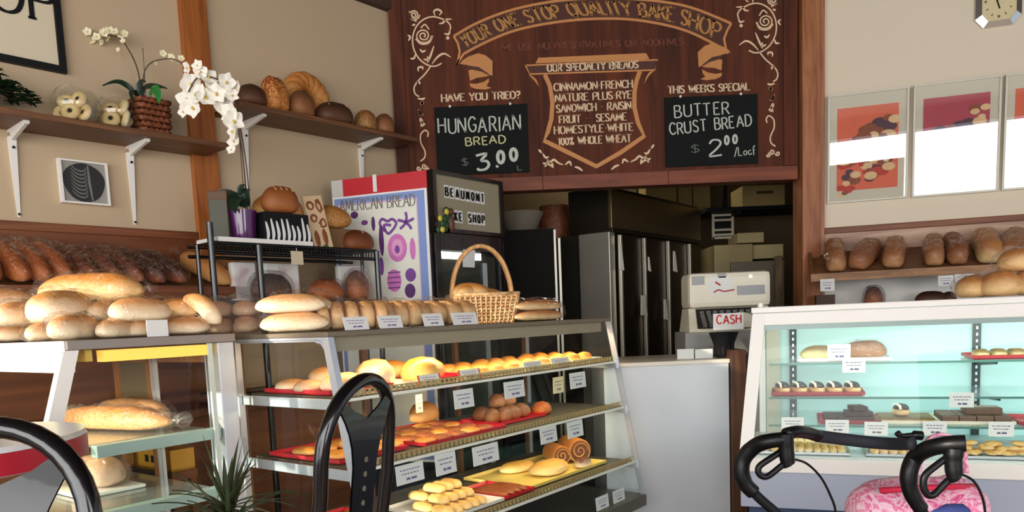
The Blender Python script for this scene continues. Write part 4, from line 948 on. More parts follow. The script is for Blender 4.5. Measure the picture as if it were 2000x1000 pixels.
for cx, cy in ((1418, 275), (1434, 273)):
    x, z = s2(cx, cy); b.ribbon([(x + .012 * cos(a), z + .026 * sin(a)) for a in [j * 2 * pi / 16 for j in range(16)]], .014, -.0168, closed=True)
b.build('chalk_zeros', M_chalk, k)
letters(MB(SG), '/Loaf', s2(1433, 306), s2(1474, 302), .055, .006, -.0168, gap=.15, contrast=.2).build('chalk_lettering', M_chalk, k)

# ------------------------------------------------------------------ display cases
def price_card(label, F, px0, px1, py0, py1, y, group, lean=-.12, ink=None, hang=0, col=None, z=None, red=False):
    a = F.hit((px0 + px1) / 2, py1, y=y); c = F.hit(px0, (py0 + py1) / 2, y=y); d = F.hit(px1, (py0 + py1) / 2, y=y); e = F.hit((px0 + px1) / 2, py0, y=y)
    w = abs(d.x - c.x); h = e.z - a.z; zz = a.z if z is None else z
    o = bpy.data.objects.new('price_card', None); COL.objects.link(o); o.location = F.w((a.x, y, zz)); o.rotation_euler = (lean, 0, F.ang); tag(o, label, 'price card', group); o.empty_display_size = .02
    local().box(-w / 2, w / 2, -.0012, .0012, .0008, h).build('card', col or M_paper, o, loc=(0, 0, 0))
    rnd = random.Random(int(px0 * 7 + py0)); b = local()
    for zz_, ww in ((.72, .36), (.52, .30)):
        x = -w * ww
        while x < w * ww: l = rnd.uniform(.05, .14) * w; b.ribbon([(x, h * zz_), (min(w * ww, x + l), h * zz_)], h * .055, -.0018); x += l + w * .03
    b.ribbon([(-w * .16, h * .25), (-w * .02, h * .25)], h * .12, -.0018); b.ribbon([(w * .02, h * .25), (w * .22, h * .25)], h * .12, -.0018)
    b.build('print', ink or M_ink, o, loc=(0, 0, 0))
    if red:
        b = local(); b.box(-w / 2 - .008, -w / 2, -.002, .002, 0, h); b.box(w / 2, w / 2 + .008, -.002, .002, 0, h); b.build('red_holder', plain('holder_red', (214, 90, 70), .5), o, loc=(0, 0, 0))
    if hang:
        b = local(); b.box(-.006, .006, .001, hang, h - .006, h - .003); b.build('clip', M_alu, o, loc=(0, 0, 0))
    return o
def tray(label, F, x0, x1, y0, y1, z, mat, group=None, rz=0, cat='tray', h=.018):
    o = bpy.data.objects.new('tray', None)
    b = local(); w, d = x1 - x0, y1 - y0
    b.hexa([(-w / 2 + .012, -d / 2 + .012, 0), (w / 2 - .012, -d / 2 + .012, 0), (w / 2 - .012, d / 2 - .012, 0), (-w / 2 + .012, d / 2 - .012, 0), (-w / 2, -d / 2, h), (w / 2, -d / 2, h), (w / 2, d / 2, h), (-w / 2, d / 2, h)])
    top = [f for f in b.bm.faces if f.normal.z > .9 or all(abs(v.co.z - h) < 1e-6 for v in f.verts)]
    r = bmesh.ops.inset_region(b.bm, faces=top, thickness=.007); bmesh.ops.translate(b.bm, verts=list({v for f in top for v in f.verts}), vec=(0, 0, -h * .72))
    o = b.build('tray', mat, None, loc=F.w(((x0 + x1) / 2, (y0 + y1) / 2, z)), rot=(0, 0, F.ang + rz))
    return tag(o, label, cat, group)
TR = .006
# --- long case
CT = 1.283; CL = 1.845; CD = .55
cs = thing('display_case', 'long glass display case with pastries and bagged loaves on top', 'display case', CS, (CL / 2, CD / 2, 0))
def slant(z): return -.20 * (CT - .02 - z)
b = MB(CS); b.box(-.012, CL + .005, -.012, CD, CT - .017, CT, .003); b.build('top', M_steeltop, cs)
MB(CS).box(.012, CL - .06, .012, .03, CT - .068, CT - .018).build('valance', plain('valance', (150, 138, 116), .5), cs)
b = MB(CS); b.box(-.004, .0, 0, CD, CT - .032, CT - .016); 
b.box(-.014, .006, -.014, CD, CT - .026, CT - .0172, .002); b.build('end_rail', M_alu, cs)
zb = .36; yb = slant(zb)
def post(x, w=.024):
    b = MB(CS); b.hexa([(x - w / 2, yb - .012, zb), (x + w / 2, yb - .012, zb), (x + w / 2, yb + .02, zb), (x - w / 2, yb + .02, zb), (x - w / 2, -.014, CT - .018), (x + w / 2, -.014, CT - .018), (x + w / 2, .018, CT - .018), (x - w / 2, .018, CT - .018)]); return b
post(0).build('front_post', M_alu, cs)
post(CL, .008).build('front_post', M_alu, cs)
for x in (0, CL - .01): MB(CS).box(x - .012, x + .012, CD - .025, CD, 0, CT - .018).build('back_post', M_alu, cs)
b = MB(CS); b.tube([(0, .06, CT - .03), (0, .03, CT - .036), (0, .01, CT - .06)], .008, 8); b.build('corner_bracket', M_alu, cs, smooth=True)
MB(CS).quad((.012, yb, zb), (CL - .004, yb, zb), (CL - .004, 0, CT - .02), (.012, 0, CT - .02)).build('front_glass', M_glass, cs)
for x in (.0, CL): MB(CS).quad((x, yb + .02, zb), (x, CD - .025, zb), (x, CD - .025, CT - .034), (x, .01, CT - .034)).build('end_glass', M_glass, cs)
b = MB(CS); b.prism([(-.01, yb - .01), (CL + .01, yb - .01), (CL + .01, CD), (-.01, CD)], .30, zb); b.build('deck', plain('deck_steel', (120, 116, 104), .45, metal=.5), cs)
MB(CS).prism([(.0, -.1), (CL, -.1), (CL, CD), (0, CD)], .0, .30).build('base', plain('case_base', (206, 204, 200), .5), cs)
b = MB(CS)
for x in (.01, .62, 1.23, CL - .02): b.box(x - .014, x + .014, CD - .02, CD + .0, zb, CT - .018)
b.box(0, CL, CD - .02, CD, zb, zb + .03); b.build('back_frame', wood('case_oak', (80, 50, 28), (120, 78, 44), 'Z', 8), cs)
SHZ = (1.066, .829, .543); SHF = (-.03, -.075, -.13)
M_wire = plain('shelf_wire', (190, 164, 108), .35, metal=.5)
for z, f in zip(SHZ, SHF):
    b = MB(CS); b.box(.02, CL - .02, f, CD - .06, z - .008, z - .002)
    sh = b.build('shelf', plain('shelf_sheet', (92, 84, 68), .45, metal=.4), cs)
    MB(CS).box(.02, CL - .02, f - .012, f, z - .018, z - .008).build('edge_strip', plain('edge_white', (240, 236, 224), .4), sh)
    b = MB(CS); n = 70
    for k in range(n): x = .03 + k * (CL - .06) / n; b.box(x, x + .012, f - .004, f, z - .004, z + .014)
    b.box(.02, CL - .02, f - .004, f, z + .014, z + .018); b.build('edge_fence', M_wire, sh)
    for x in (.002, CL - .014): MB(CS).box(x, x + .012, f - .02, CD - .03, z - .045, z - .009, .002).build('shelf_arm', M_alu, sh)
b = MB(CS); b.tube([(.05, .05, CT - .035), (CL - .1, .05, CT - .035)], .011, 10); b.build('light_tube', plain('warm_tube', (255, 226, 160), .4, emit=2.0), cs, smooth=True)
for i, (z, f) in enumerate(((CT - .05, .06),)):
    p = CS.w((CL / 2, .10, z)); o = area('case_lamp', p, (-.0, 0, -1), CL - .1, .05, 5, (1, .82, .5)); o.rotation_euler = (0, 0, CS.ang)
for z, f in zip(SHZ[:2], SHF):
    p = CS.w((CL / 2, f + .05, z - .03)); o = area('shelf_lamp', p, (0, 0, -1), CL - .1, .03, 2.4, (1, .82, .52)); o.rotation_euler = (RAD(25), 0, CS.ang)
# --- corner case (its front faces the street, its end pane faces the room)
T1 = 1.29; W1 = .86; D1 = .53
cc = thing('display_case', 'white framed corner display case with glass end and long bagged loaf', 'display case', CC, (-W1 / 2, D1 / 2, 0))
def sl1(z): return -.30 * (T1 - .02 - z)
MB(CC).box(-W1, .012, -.012, D1 + .012, T1 - .028, T1, .003).build('top', plain('top_grey', (150, 140, 132), .5, metal=.2), cc)
MB(CC).box(-W1, .0, -.016, -.0125, T1 - .055, T1, .001).build('front_rail', M_white, cc)
MB(CC).box(-W1, .0, sl1(T1 - .06) - .014, .01, T1 - .095, T1 - .03, .002).build('front_rail', M_white, cc)
zb1 = .36; y1 = sl1(zb1)
for x in (-.014, -W1 + .014):
    b = MB(CC); w = .034; b.hexa([(x - w / 2, y1 - .016, zb1), (x + w / 2, y1 - .016, zb1), (x + w / 2, y1 + .03, zb1), (x - w / 2, y1 + .03, zb1), (x - w / 2, -.018, T1 - .029), (x + w / 2, -.018, T1 - .029), (x + w / 2, .024, T1 - .029), (x - w / 2, .024, T1 - .029)]); b.build('front_post', M_white, cc)
MB(CC).box(-.07, .006, D1 - .055, D1 + .006, 0, T1 - .029, .003).build('back_post', M_alu, cc)
MB(CC).box(-.004, .004, D1 - .09, D1 - .075, zb1, T1 - .03).build('end_mullion', plain('mullion', (210, 220, 214), .3, metal=.3), cc)
MB(CC).quad((-W1 + .03, y1, zb1), (-.03, y1, zb1), (-.03, 0, T1 - .05), (-W1 + .03, 0, T1 - .05)).build('front_glass', M_glass, cc)
MB(CC).quad((0, y1 + .03, zb1), (0, D1 - .055, zb1), (0, D1 - .055, T1 - .03), (0, .02, T1 - .03)).build('end_glass', M_glass, cc)
MB(CC).box(-W1, .0, y1 - .02, D1, 0, zb1).build('base', plain('case_base', (206, 204, 200), .5), cc)
MB(CC).box(-W1 + .02, -.02, .05, .07, T1 - .066, T1 - .03).build('valance', plain('valance_yellow', (216, 176, 70), .5), cc)
MB(CC).box(-.06, -.012, .10, D1 - .08, T1 - .07, T1 - .034).build('glow_strip', plain('strip_yellow_glow', (240, 196, 84), .5, emit=.5), cc)  # no lamp: yellow strip given a glow to look lit by the case lamp
MB(CC).box(-W1 + .02, -.57, D1 - .022, D1 - .012, .84, T1 - .10).build('back_panel', plain('panel_olive', (112, 98, 72), .5), cc)
MB(CC).box(-W1 + .02, -.57, D1 - .022, D1 - .012, zb1, .745).build('lower_panel', plain('panel_dark', (22, 22, 24), .4), cc)
b = MB(CC); M_oakf = wood('case_oak_light', (134, 84, 46), (172, 118, 70), 'Z', 8)
for x in (-.545, -W1 + .04): b.box(x - .022, x + .022, D1 - .03, D1 - .008, zb1, T1 - .03)
b.box(-W1, -.07, D1 - .03, D1 - .008, T1 - .10, T1 - .05); b.build('back_frame', M_oakf, cc)
b = MB(CC)
for x in (-.50, -.47, -.10): b.box(x - .004, x + .004, D1 - .045, D1 - .032, zb1, T1 - .05)
b.build('door_track', M_alu, cc)
for z, f in ((.965, -.05), (.755, -.11), (.56, -.17)):
    sh = MB(CC).box(-W1 + .03, -.05, f, D1 - .10, z - .008, z).build('shelf', M_plate, cc)
    MB(CC).box(-.048, -.006, f + .10, D1 - .06, z - .04, z - .002, .002).build('shelf_arm', plain('arm_green', (176, 200, 192), .4, metal=.3), sh)
p = CC.w((-W1 / 2, .10, T1 - .06)); o = area('corner_lamp', p, (0, 0, -1), W1 - .2, .05, 1.6, (1, .84, .45)); o.rotation_euler = (0, 0, CC.ang)
# contents of the corner case
def inC(px, py, z): h = CC.hit(px, py, z=z); return CC.w(h), h
P, h = inC(235, 848, .966)
bread('long golden loaf in clear film on the top shelf of the corner case', CC.w((-.36, .26, .966)), .60, .12, .08, CC.ang + .2, mat=M_tan, bag=M_bagm, seed=50, tail=.05, group='bagged loaves in the corner case')
bread('long loaf in clear film lying behind the front loaf, corner case', CC.w((-.50, .40, .966)), .45, .12, .09, CC.ang + .1, mat=M_bun, bag=M_bag, seed=51, group='bagged loaves in the corner case')
P, h = inC(205, 960, .757)
tag(local().box(-.14, .14, -.11, .11, 0, .012, .004).build('white_tray', M_white, None, loc=CC.w((h.x - .08, .20, .757)), rot=(0, 0, CC.ang)), 'white tray on the lower shelf of the corner case', 'tray')
bread('greyish bagged round loaf on the white tray in the corner case', CC.w((h.x - .06, .20, .77)), .20, .15, .11, CC.ang + .3, mat=M_bun, bag=M_bagm, seed=52, group='bagged loaves in the corner case')
bread('pale bagged rolls at the left of the lower corner case shelf', CC.w((-.62, .16, .757)), .24, .14, .10, CC.ang, mat=M_pale, bag=M_bag, seed=53, group='bagged loaves in the corner case')
# kitchen-side shelf with a yellow crate seen through the corner case
q = CC.hit(310, 760, y=D1 + .22)
t = thing('yellow_crate', 'yellow plastic crate behind the corner case, seen through its glass', 'crate', CC, (-.70, D1 + .07, 0))
b = MB(CC); x0, x1, z0, z1 = -.88, -.53, .735, .825
for a in ((x0, x1, .0, .012), (x0, x1, .09, .102)): b.box(a[0], a[1], D1 + .02 + a[2], D1 + .02 + a[3], z0, z1)
b.box(x0, x0 + .012, D1 + .032, D1 + .11, z0, z1); b.box(x1 - .012, x1, D1 + .032, D1 + .11, z0, z1); b.box(x0, x1, D1 + .02, D1 + .122, z0, z0 + .01)
b.build('crate_body', plain('crate_yellow', (206, 150, 46), .5), t)
b = MB(CC)
for x in (-.74, -.69, -.65): b.box(x, x + .03, D1 + .0185, D1 + .0196, z0 + .03, z0 + .06)
b.build('crate_slots', M_blackm, t)
b = MB(CC); b.box(-.89, -.52, D1 + .015, D1 + .125, .70, .735); 
for x in (-.87, -.54):
    for y in (D1 + .03, D1 + .11): b.box(x - .012, x + .012, y - .012, y + .012, 0, .70)
b.build('crate_stand', M_panel, t)

# ------------------------------------------------------------------ bread on the cases
def top1(label, px, Y, z, L, W, H, rz, mat=M_pale, bag=M_bag, seed=0, tail=0, **kw):
    P = at(px, hor(px), Y); P.z = z
    return bread(label, P, L, W, H, rz, mat=mat, bag=bag, seed=seed, tail=tail, group='bagged white loaves on the corner case', **kw)
Z = T1 + .001
top1('long golden topped loaf lying highest on the corner case pile', 186, 2.60, Z + .118, .37, .15, .108, -.06, seed=60, mat=M_gold, tail=.03)
top1('pale loaf at the far left, upper layer of the corner case pile', 8, 2.66, Z + .105, .24, .13, .085, .3, seed=61)
top1('white roll poking out left of the ribbed loaf, middle layer', 50, 2.54, Z + .05, .2, .09, .085, 1.35, seed=62)
top1('large ribbed loaf pointing at the viewer above two roll ends', 126, 2.46, Z + .052, .22, .15, .11, 1.2, seed=63, mat=crust('ribbed_pale', (186, 132, 70), (252, 236, 204)))
top1('round roll end facing the viewer under the ribbed loaf', 148, 2.36, Z, .20, .10, .078, 1.4, seed=64)
top1('smaller roll end at the lower left under the ribbed loaf', 92, 2.42, Z, .18, .075, .058, 1.55, seed=65)
top1('white roll on the bottom layer at the far left edge', 5, 2.60, Z, .22, .115, .07, 1.2, seed=66)
top1('bottom roll between the far left roll and the small roll end', 48, 2.62, Z, .22, .10, .06, 1.1, seed=67)
top1('round roll end behind the diagonal baguette roll', 214, 2.54, Z + .052, .16, .075, .075, 1.3, seed=68)
top1('diagonal baguette roll lying across the bottom rolls', 278, 2.47, Z + .05, .20, .085, .08, .85, seed=69)
top1('white roll end under the diagonal baguette roll', 230, 2.42, Z, .17, .075, .06, 1.35, seed=70)
top1('wide roll on the bottom beside the torn paper label', 275, 2.50, Z, .17, .10, .062, .9, seed=71)
top1('bottom roll hidden behind the big roll end', 190, 2.62, Z, .22, .10, .06, .9, seed=76)
top1('back roll carrying the long golden topped loaf', 130, 2.80, Z, .30, .15, .115, .1, seed=77)
top1('back roll under the right end of the long golden loaf', 230, 2.74, Z, .26, .13, .115, .1, seed=78)
top1('golden roll on the upper layer left of the bent roll', 346, 2.66, Z + .058, .16, .10, .072, .2, seed=72, mat=M_gold)
top1('flat white roll below the golden roll, left of the bent roll', 358, 2.62, Z, .18, .12, .062, .15, seed=73)
P = at(404, 645, 2.66); b = MB()
pts = [at(px, py, 2.66) for px, py in ((362, 588), (385, 590), (405, 603), (416, 622), (418, 640))]
o = bpy.data.objects.new('bent_roll', None); COL.objects.link(o); o.location = (P.x, P.y, Z); tag(o, 'bent white roll at the right end of the corner case pile', 'bread', 'bagged white loaves on the corner case')
Q = smooth_pts([(p.x, p.y, max(p.z, Z + .035)) for p in pts], 4); n = len(Q)
MB().tube(Q, [.034 * (sin(pi * (.12 + .76 * i / (n - 1))) ** .5) for i in range(n)], 12).build('crust', M_pale, o, smooth='all')
q = CC.hit(311, 640, y=.26); tag(MB(CC).box(-.01, -.007, .24, .31, T1 + .001, T1 + .055, tilt=0).build('paper_label', M_paper, None), 'torn white paper label standing among the rolls', 'label')

def top2(px, inset, z=CT): return CS.w(fpt(CS, px, inset, z))
G2 = 'bagged bread on the long case'
zc = CT + .001; a2 = CS.ang
P = at(462, 640, 2.92); P.z = zc
bag_of('bag of small pinkish brown buns in two layers', P, [(-.055, -.03, .005, .10, .12, .066, 0), (.06, -.03, .005, .10, .12, .066, 0), (-.055, -.02, .068, .105, .12, .062, 0), (.055, -.02, .068, .10, .12, .06, .1)], .25, .18, .142, -.1, M_bun, M_bagm, G2, 80, tail=.0)
P = at(592, 640, 2.66); P.z = zc
bag_of('bag of long pale rolls stacked in two layers', P, [(-.01, -.05, .003, .25, .085, .068, 0), (-.01, .04, .003, .24, .085, .068, 0), (-.02, -.05, .068, .25, .09, .066, .05), (-.02, .04, .068, .24, .085, .062, 0)], .275, .20, .14, -.12, crust('roll_pale', (204, 150, 96), (250, 232, 196)), M_bag, G2, 84)
def sliced(label, px, inset, L, W, H, rz, n, mat, seed):
    o = bpy.data.objects.new('sliced_loaf', None); COL.objects.link(o); o.location = top2(px, inset, zc); o.rotation_euler = (0, 0, rz); tag(o, label, 'bread', G2)
    for i in range(n):
        l = L / n; local().loaf(l * .96, W, H, p=6, n=8, m=14, bump=.003, seed=seed + i).build('slice', mat, o, smooth='all', loc=(-L / 2 + l * (i + .5), 0, .002), rot=(0, 0, random.Random(seed + i).uniform(-.08, .08)))
    bagmesh(L, W, H, seed, .04).build('bag', M_bag, o, smooth='all', loc=(0, 0, 0))
M_slice = crust('slice_crust', (206, 152, 96), (240, 206, 156))
sliced('clear bag of thick slices with a red tag, left of the price cards', 686, .15, .26, .15, .105, a2 - .5, 5, M_slice, 90)
sliced('clear bag of thick slices behind the second price card', 762, .16, .24, .14, .105, a2 - .25, 4, M_slice, 96)
sliced('long clear bag of slices between second and fourth price card', 858, .17, .34, .15, .105, a2 - .1, 4, M_slice, 102)
P = top2(1040, .19, zc)
bag_of('bag of long flat rolls in two layers at the right end', P, [(0, -.045, .002, .34, .085, .052, 0), (0, .045, .002, .34, .085, .052, 0), (.0, -.045, .052, .34, .085, .052, .03), (.01, .045, .052, .33, .085, .05, 0)], .37, .19, .105, a2 - .12, crust('roll_golden', (186, 116, 58), (244, 214, 160)), M_bag, G2, 110)
# handled basket
P = top2(944, .33, zc)
t = thing('bread_basket', 'pale wicker basket with a tall arched handle on the long case', 'basket', W0, P, rot=(0, 0, a2 - .62))
M_wick = ramp_noise('wicker_pale', [(.3, (176, 124, 72)), (.55, (226, 182, 126)), (.8, (244, 214, 166))], 50, .55)
b = local(); woven(b, .24, .19, .135, 9, 11, .006, .22); 
for s_ in range(4):
    pass

for (ax, ay, bx_, by_) in ((-.12, -.095, .12, -.095), (.12, -.095, .12, .095), (.12, .095, -.12, .095), (-.12, .095, -.12, -.095)):
    for k in range(12):
        u = (k + .5) / 12; x, y = ax + (bx_ - ax) * u, ay + (by_ - ay) * u
        b.tube([(x * (1 + .22 * q / 6) * (1.03 + .02 * (q % 2)), y * (1 + .22 * q / 6) * (1.03 + .02 * (q % 2)), .135 * q / 6) for q in range(7)], .0048, 6)
b.tube([(x * 1.24, y * 1.24, .137) for x, y in ((-.12, -.095), (.12, -.095), (.12, .095), (-.12, .095))], .009, 8, closed=True); b.box(-.11, .11, -.085, .085, .003, .02)
b.build('basket_body', M_wick, t, smooth='all', loc=(0, 0, 0))
b = local(); n = 24
for off in (-.008, .008):
    b.tube([(.152 * cos(pi - k * pi / n), off + .002 * sin(k * 2), .06 + .31 * (sin(k * pi / n) ** .8)) for k in range(n + 1)], .0105, 8)
b.build('handle', wood('handle_cane', (190, 132, 76), (232, 184, 124), 'Z', 30), t, smooth='all', loc=(0, 0, 0))
for i, (dx, dy, dz, L, r) in enumerate(((-.04, -.01, .12, .24, .45), (.03, .03, .10, .2, .2), (-.07, -.03, .125, .17, -.4))):
    Rz = Matrix.Rotation(a2 - .62, 3, 'Z'); v = P + Rz @ Vector((dx, dy, dz))
    bread(('golden roll leaning left in the handled basket', 'golden roll at the back of the handled basket', 'small roll at the front left of the handled basket')[i], v, L, .085, .07, a2 - .42 + r, mat=M_gold, seed=120 + i, group='rolls in the handled basket')
for i, (x0, x1, y0, y1, nm) in enumerate(((675, 722, 613, 640, 'before the red tagged slices'), (743, 788, 611, 637, 'second from left on the long case top'), (830, 868, 609, 635, 'third from left on the long case top'), (887, 935, 607, 632, 'below the handled basket'))):
    price_card('white price card standing ' + nm, CS, x0, x1, y0, y1, .012, 'price cards on the long case top', lean=-.3, z=zc - .0)
# ------------------------------------------------------------------ pastries in the long case
def onS(px, py, z): h = CS.hit(px, py, z=z); return h
def small(label, F, x, y, z, L, W, H, rz, mat, group, seed=0, name='pastry', cat='pastry', **kw):
    kw.setdefault('bump', .004)
    return tag(local().loaf(L, W, H, n=12, m=12, seed=seed, **kw).build(name, mat, None, smooth='all', loc=F.w((x, y, z)), rot=(0, 0, F.ang + rz)), label, cat, group)
S1, S2, S3 = [z - .0015 for z in SHZ]
tray('red tray at the left end of the top shelf, long case', CS, .03, .33, .05, .42, S1, M_red, 'red trays in the long case')
G = 'loaves on the top shelf of the long case'
small('round pale bun at the far left of the top shelf red tray', CS, .09, .34, S1 + TR, .12, .11, .045, .3, M_pale, G, 1, 'bun')
small('pale bun beside the round bun on the top shelf red tray', CS, .08, .22, S1 + TR, .12, .10, .045, .1, M_bun, G, 2, 'bun')
small('long pale loaf at the front of the top shelf red tray', CS, .15, .12, S1 + TR, .20, .12, .065, .2, M_pale, G, 3, 'bread_loaf')
small('white roll at the back of the top shelf red tray', CS, .24, .33, S1 + TR, .13, .12, .08, .1, M_pale, G, 4, 'bread_loaf')
tray('white card tray holding the twisted loaf, top shelf', CS, .335, .47, .0, .40, S1, M_white)
small('big pale twisted loaf behind the stool back, top shelf', CS, .36, .18, S1 + TR, .26, .15, .10, .9, M_pale, G, 5, 'bread_loaf', bump=.014)
tray('red tray under the shiny golden loaf, top shelf', CS, .48, .78, .02, .40, S1, M_red, 'red trays in the long case')
small('big shiny golden loaf on the red tray, top shelf', CS, .555, .12, S1 + TR, .25, .17, .095, .5, crust('shiny_gold', (214, 140, 40), (246, 206, 120), rough=.35), G, 6, 'bread_loaf', bump=.012)
small('yellow loaf behind the shiny golden loaf, top shelf', CS, .57, .31, S1 + TR, .2, .13, .08, .3, M_gold, G, 7, 'bread_loaf')
rnd = random.Random(9)
tray('pale tray of flat golden pastries, middle of the top shelf', CS, .80, 1.14, .02, .42, S1, M_cream)
tray('pale tray of flat rolls, right part of the top shelf', CS, 1.16, 1.50, .02, .42, S1, M_cream)
tray('pale tray of crisp rolls, right end of the top shelf', CS, 1.52, 1.80, .02, .42, S1, M_cream)
for i in range(12):
    c, r = i % 3, i // 3
    small('flat golden pastry on the middle tray of the top shelf', CS, .86 + .11 * c, .08 + .095 * r, S1 + TR, .095, .08, .035, rnd.uniform(-.2, .2), M_flat, 'flat golden pastries on the top shelf', i)
    small('flat roll on the right part of the top shelf', CS, 1.22 + .11 * c, .08 + .095 * r, S1 + TR, .10, .07, .04, rnd.uniform(-.2, .2), M_gold, 'flat rolls on the top shelf', i)
    if c < 2: small('crisp roll at the right end of the top shelf', CS, 1.60 + .12 * c, .08 + .095 * r, S1 + TR, .10, .07, .045, rnd.uniform(-.2, .2), M_flat, 'crisp rolls on the top shelf', i + 40)
for i, (x0, x1, y0, y1, nm) in enumerate(((660, 712, 734, 756, 'by the twisted loaf'), (822, 860, 719, 740, 'before the golden pastries'), (901, 938, 711, 731, 'before the flat rolls'))):
    price_card('white price card in a red holder ' + nm + ', top shelf', CS, x0, x1, y0, y1, SHF[0] + .012, 'red held price cards on the top shelf', lean=-.3, z=S1, red=True)
for i, (x0, x1, y0, y1, nm) in enumerate(((1026, 1060, 696, 714, 'left one of the two plain cards'), (1080, 1114, 686, 704, 'right one of the two plain cards'))):
    price_card(nm + ' standing on the top shelf of the long case', CS, x0, x1, y0, y1, SHF[0] + .012, 'plain price cards on the top shelf', lean=-.3, z=S1)
# cards hanging in front of the shelf edges
for x0, x1, y0, y1, lv, nm in ((889, 927, 760, 797, 0, 'over the empty part of the middle shelf'), (987, 1026, 744, 777, 0, 'over the cluster of brown rolls'), (1115, 1145, 727, 758, 0, 'at the right end of the top shelf edge'),
                          (776, 830, 905, 943, 1, 'over the stack of yellow bars'), (853, 893, 884, 926, 1, 'left of the wide card on the lower edge'), (926, 976, 868, 905, 1, 'over the left of the yellow tray, widest of its row'), (1057, 1089, 833, 865, 1, 'over the cut nut rolls'), (1110, 1140, 822, 854, 1, 'at the right end of the middle shelf edge'),
                          (1166, 1190, 976, 1002, 3, 'on the deck corner, left one'), (1199, 1221, 966, 990, 3, 'on the deck corner, right one')):
    y = (SHF[lv] - .018) if lv < 3 else yb + .03
    price_card('white price card hanging ' + nm if lv < 3 else 'small white price card standing ' + nm, CS, x0, x1, y0, y1, y, 'price cards below the long case shelves', lean=-.08, hang=.012 if lv < 3 else 0, z=None if lv < 3 else zb + .001)
price_card('cream blank card hanging under the top shelf near the right end', CS, 1081, 1101, 736, 768, SHF[0] - .018, 'blank cream cards in the long case', lean=0, col=plain('card_cream', (244, 228, 176), .6), hang=.012)
price_card('narrow cream card hanging under the top shelf over the domed loaf', CS, 813, 826, 770, 806, SHF[0] + .12, 'blank cream cards in the long case', lean=0, col=plain('card_cream', (244, 228, 176), .6), hang=.012)
# middle shelf
G = 'pastries on the middle shelf of the long case'
tray('red tray at the left end of the middle shelf', CS, .03, .36, .02, .42, S2, M_red, 'red trays in the long case')
for i in range(8): small('flat orange pastry on the left red tray of the middle shelf', CS, .10 + .085 * (i % 4), .12 + .17 * (i // 4), S2 + TR, .08, .12, .03, rnd.uniform(-.3, .3), M_flat, 'flat orange pastries on the left middle shelf tray', i + 3)
tray('red tray of rosy flat pastries, middle shelf', CS, .42, .92, -.01, .42, S2, M_red, 'red trays in the long case')
M_rosy = crust('pastry_rosy', (150, 78, 40), (200, 128, 76), bump=.9)
for i in range(20):
    c, r = i % 5, i // 5
    small('rosy flat pastry on the wide red tray of the middle shelf', CS, .48 + .09 * c, .05 + .095 * r, S2 + TR, .085, .08, .022, rnd.uniform(-.3, .3), M_rosy if (c + r) % 3 else M_flat, 'rosy flat pastries on the middle shelf', i + 30)
h = onS(838, 826, S2); small('domed brown loaf at the back of the middle shelf', CS, .84, .40, S2 + .02, .16, .12, .095, .2, M_tan, G, 60, 'bread_loaf')
h = onS(1010, 822, S2); tx = h.x; tray('red plate under the cluster of brown rolls, middle shelf', CS, tx - .17, tx + .19, .06, .30, S2, M_red, 'red trays in the long case')
for i, (dx, dy, dz, L) in enumerate(((-.13, .12, 0, .08), (-.07, .10, 0, .085), (-.08, .22, 0, .09), (.0, .11, 0, .10), (.02, .22, 0, .09), (.09, .12, 0, .095), (.11, .22, 0, .09), (-.03, .17, .055, .09), (.05, .17, .055, .09))):
    small('round brown roll in the heaped cluster on the red plate', CS, tx + dx, dy + .02, S2 + TR + dz, L, L * .9, .068, i, M_mid, 'brown rolls on the red plate', i + 80, 'roll', p=2.1)
h = onS(1112, 812, S2); small('single golden roll at the right end of the middle shelf', CS, h.x, .12, S2, .11, .09, .065, .2, M_brown, G, 95, 'roll')
# lowest shelf
h = onS(745, 975, S3); tray('red tray with flat orange pastries, lowest shelf', CS, .12, .36, .05, .42, S3, M_red, 'red trays in the long case')
for i in range(6): small('flat orange pastry on the red tray of the lowest shelf', CS, .17 + .07 * (i % 3), .14 + .16 * (i // 3), S3 + TR, .09, .11, .025, rnd.uniform(-.4, .4), M_flat, 'flat orange pastries on the lowest shelf', i + 50)
h = onS(825, 985, S3); bx0 = h.x
tray('white tray under the stack of yellow bars, lowest shelf', CS, bx0 - .16, bx0 + .20, -.08, .26, S3, M_white)
k = 0
for lv, (nx, ny) in enumerate(((5, 2), (4, 2), (3, 1))):
    for i in range(nx):
        for j in range(ny):
            small('yellow finger bar in the stacked pile on the lowest shelf', CS, bx0 - .09 + .05 * i + .025 * lv, .0 + .11 * j + .045 * lv, S3 + TR + .034 * lv, .045, .11, .036, rnd.uniform(-.06, .06), M_cookie, 'yellow finger bars stacked on the lowest shelf', k, p=5, n=None) if False else \
            tag(local().loaf(.11, .046, .035, p=5, n=8, m=12, bump=.003, seed=k).build('bar', M_cookie, None, smooth='all', loc=CS.w((bx0 - .09 + .05 * i + .025 * lv, .0 + .11 * j + .045 * lv, S3 + TR + .034 * lv)), rot=(0, 0, CS.ang + pi / 2 + rnd.uniform(-.08, .08))), 'yellow finger bar in the stacked pile on the lowest shelf', 'pastry', 'yellow finger bars stacked on the lowest shelf'); k += 1
tray('red tray of rosy strips right of the yellow bars, lowest shelf', CS, bx0 + .22, bx0 + .42, -.08, .20, S3, M_red, 'red trays in the long case')
for i in range(4): small('rosy pastry strip right of the yellow bars, lowest shelf', CS, bx0 + .255 + .045 * i, .04, S3 + TR, .038, .2, .025, 0, M_rosy, 'rosy pastry strips on the lowest shelf', i)
a, c = onS(915, 925, S3), onS(1165, 915, S3)
yx0, yx1 = onS(930, 928, S3 + .02).x - .06, 1.68
M_ytray = plain('tray_yellow', (238, 208, 110), .4, var=.03)
tray('large yellow tray on the right of the lowest shelf', CS, yx0, yx1, -.06, .34, S3, M_ytray)
ym = (yx0 + yx1) / 2
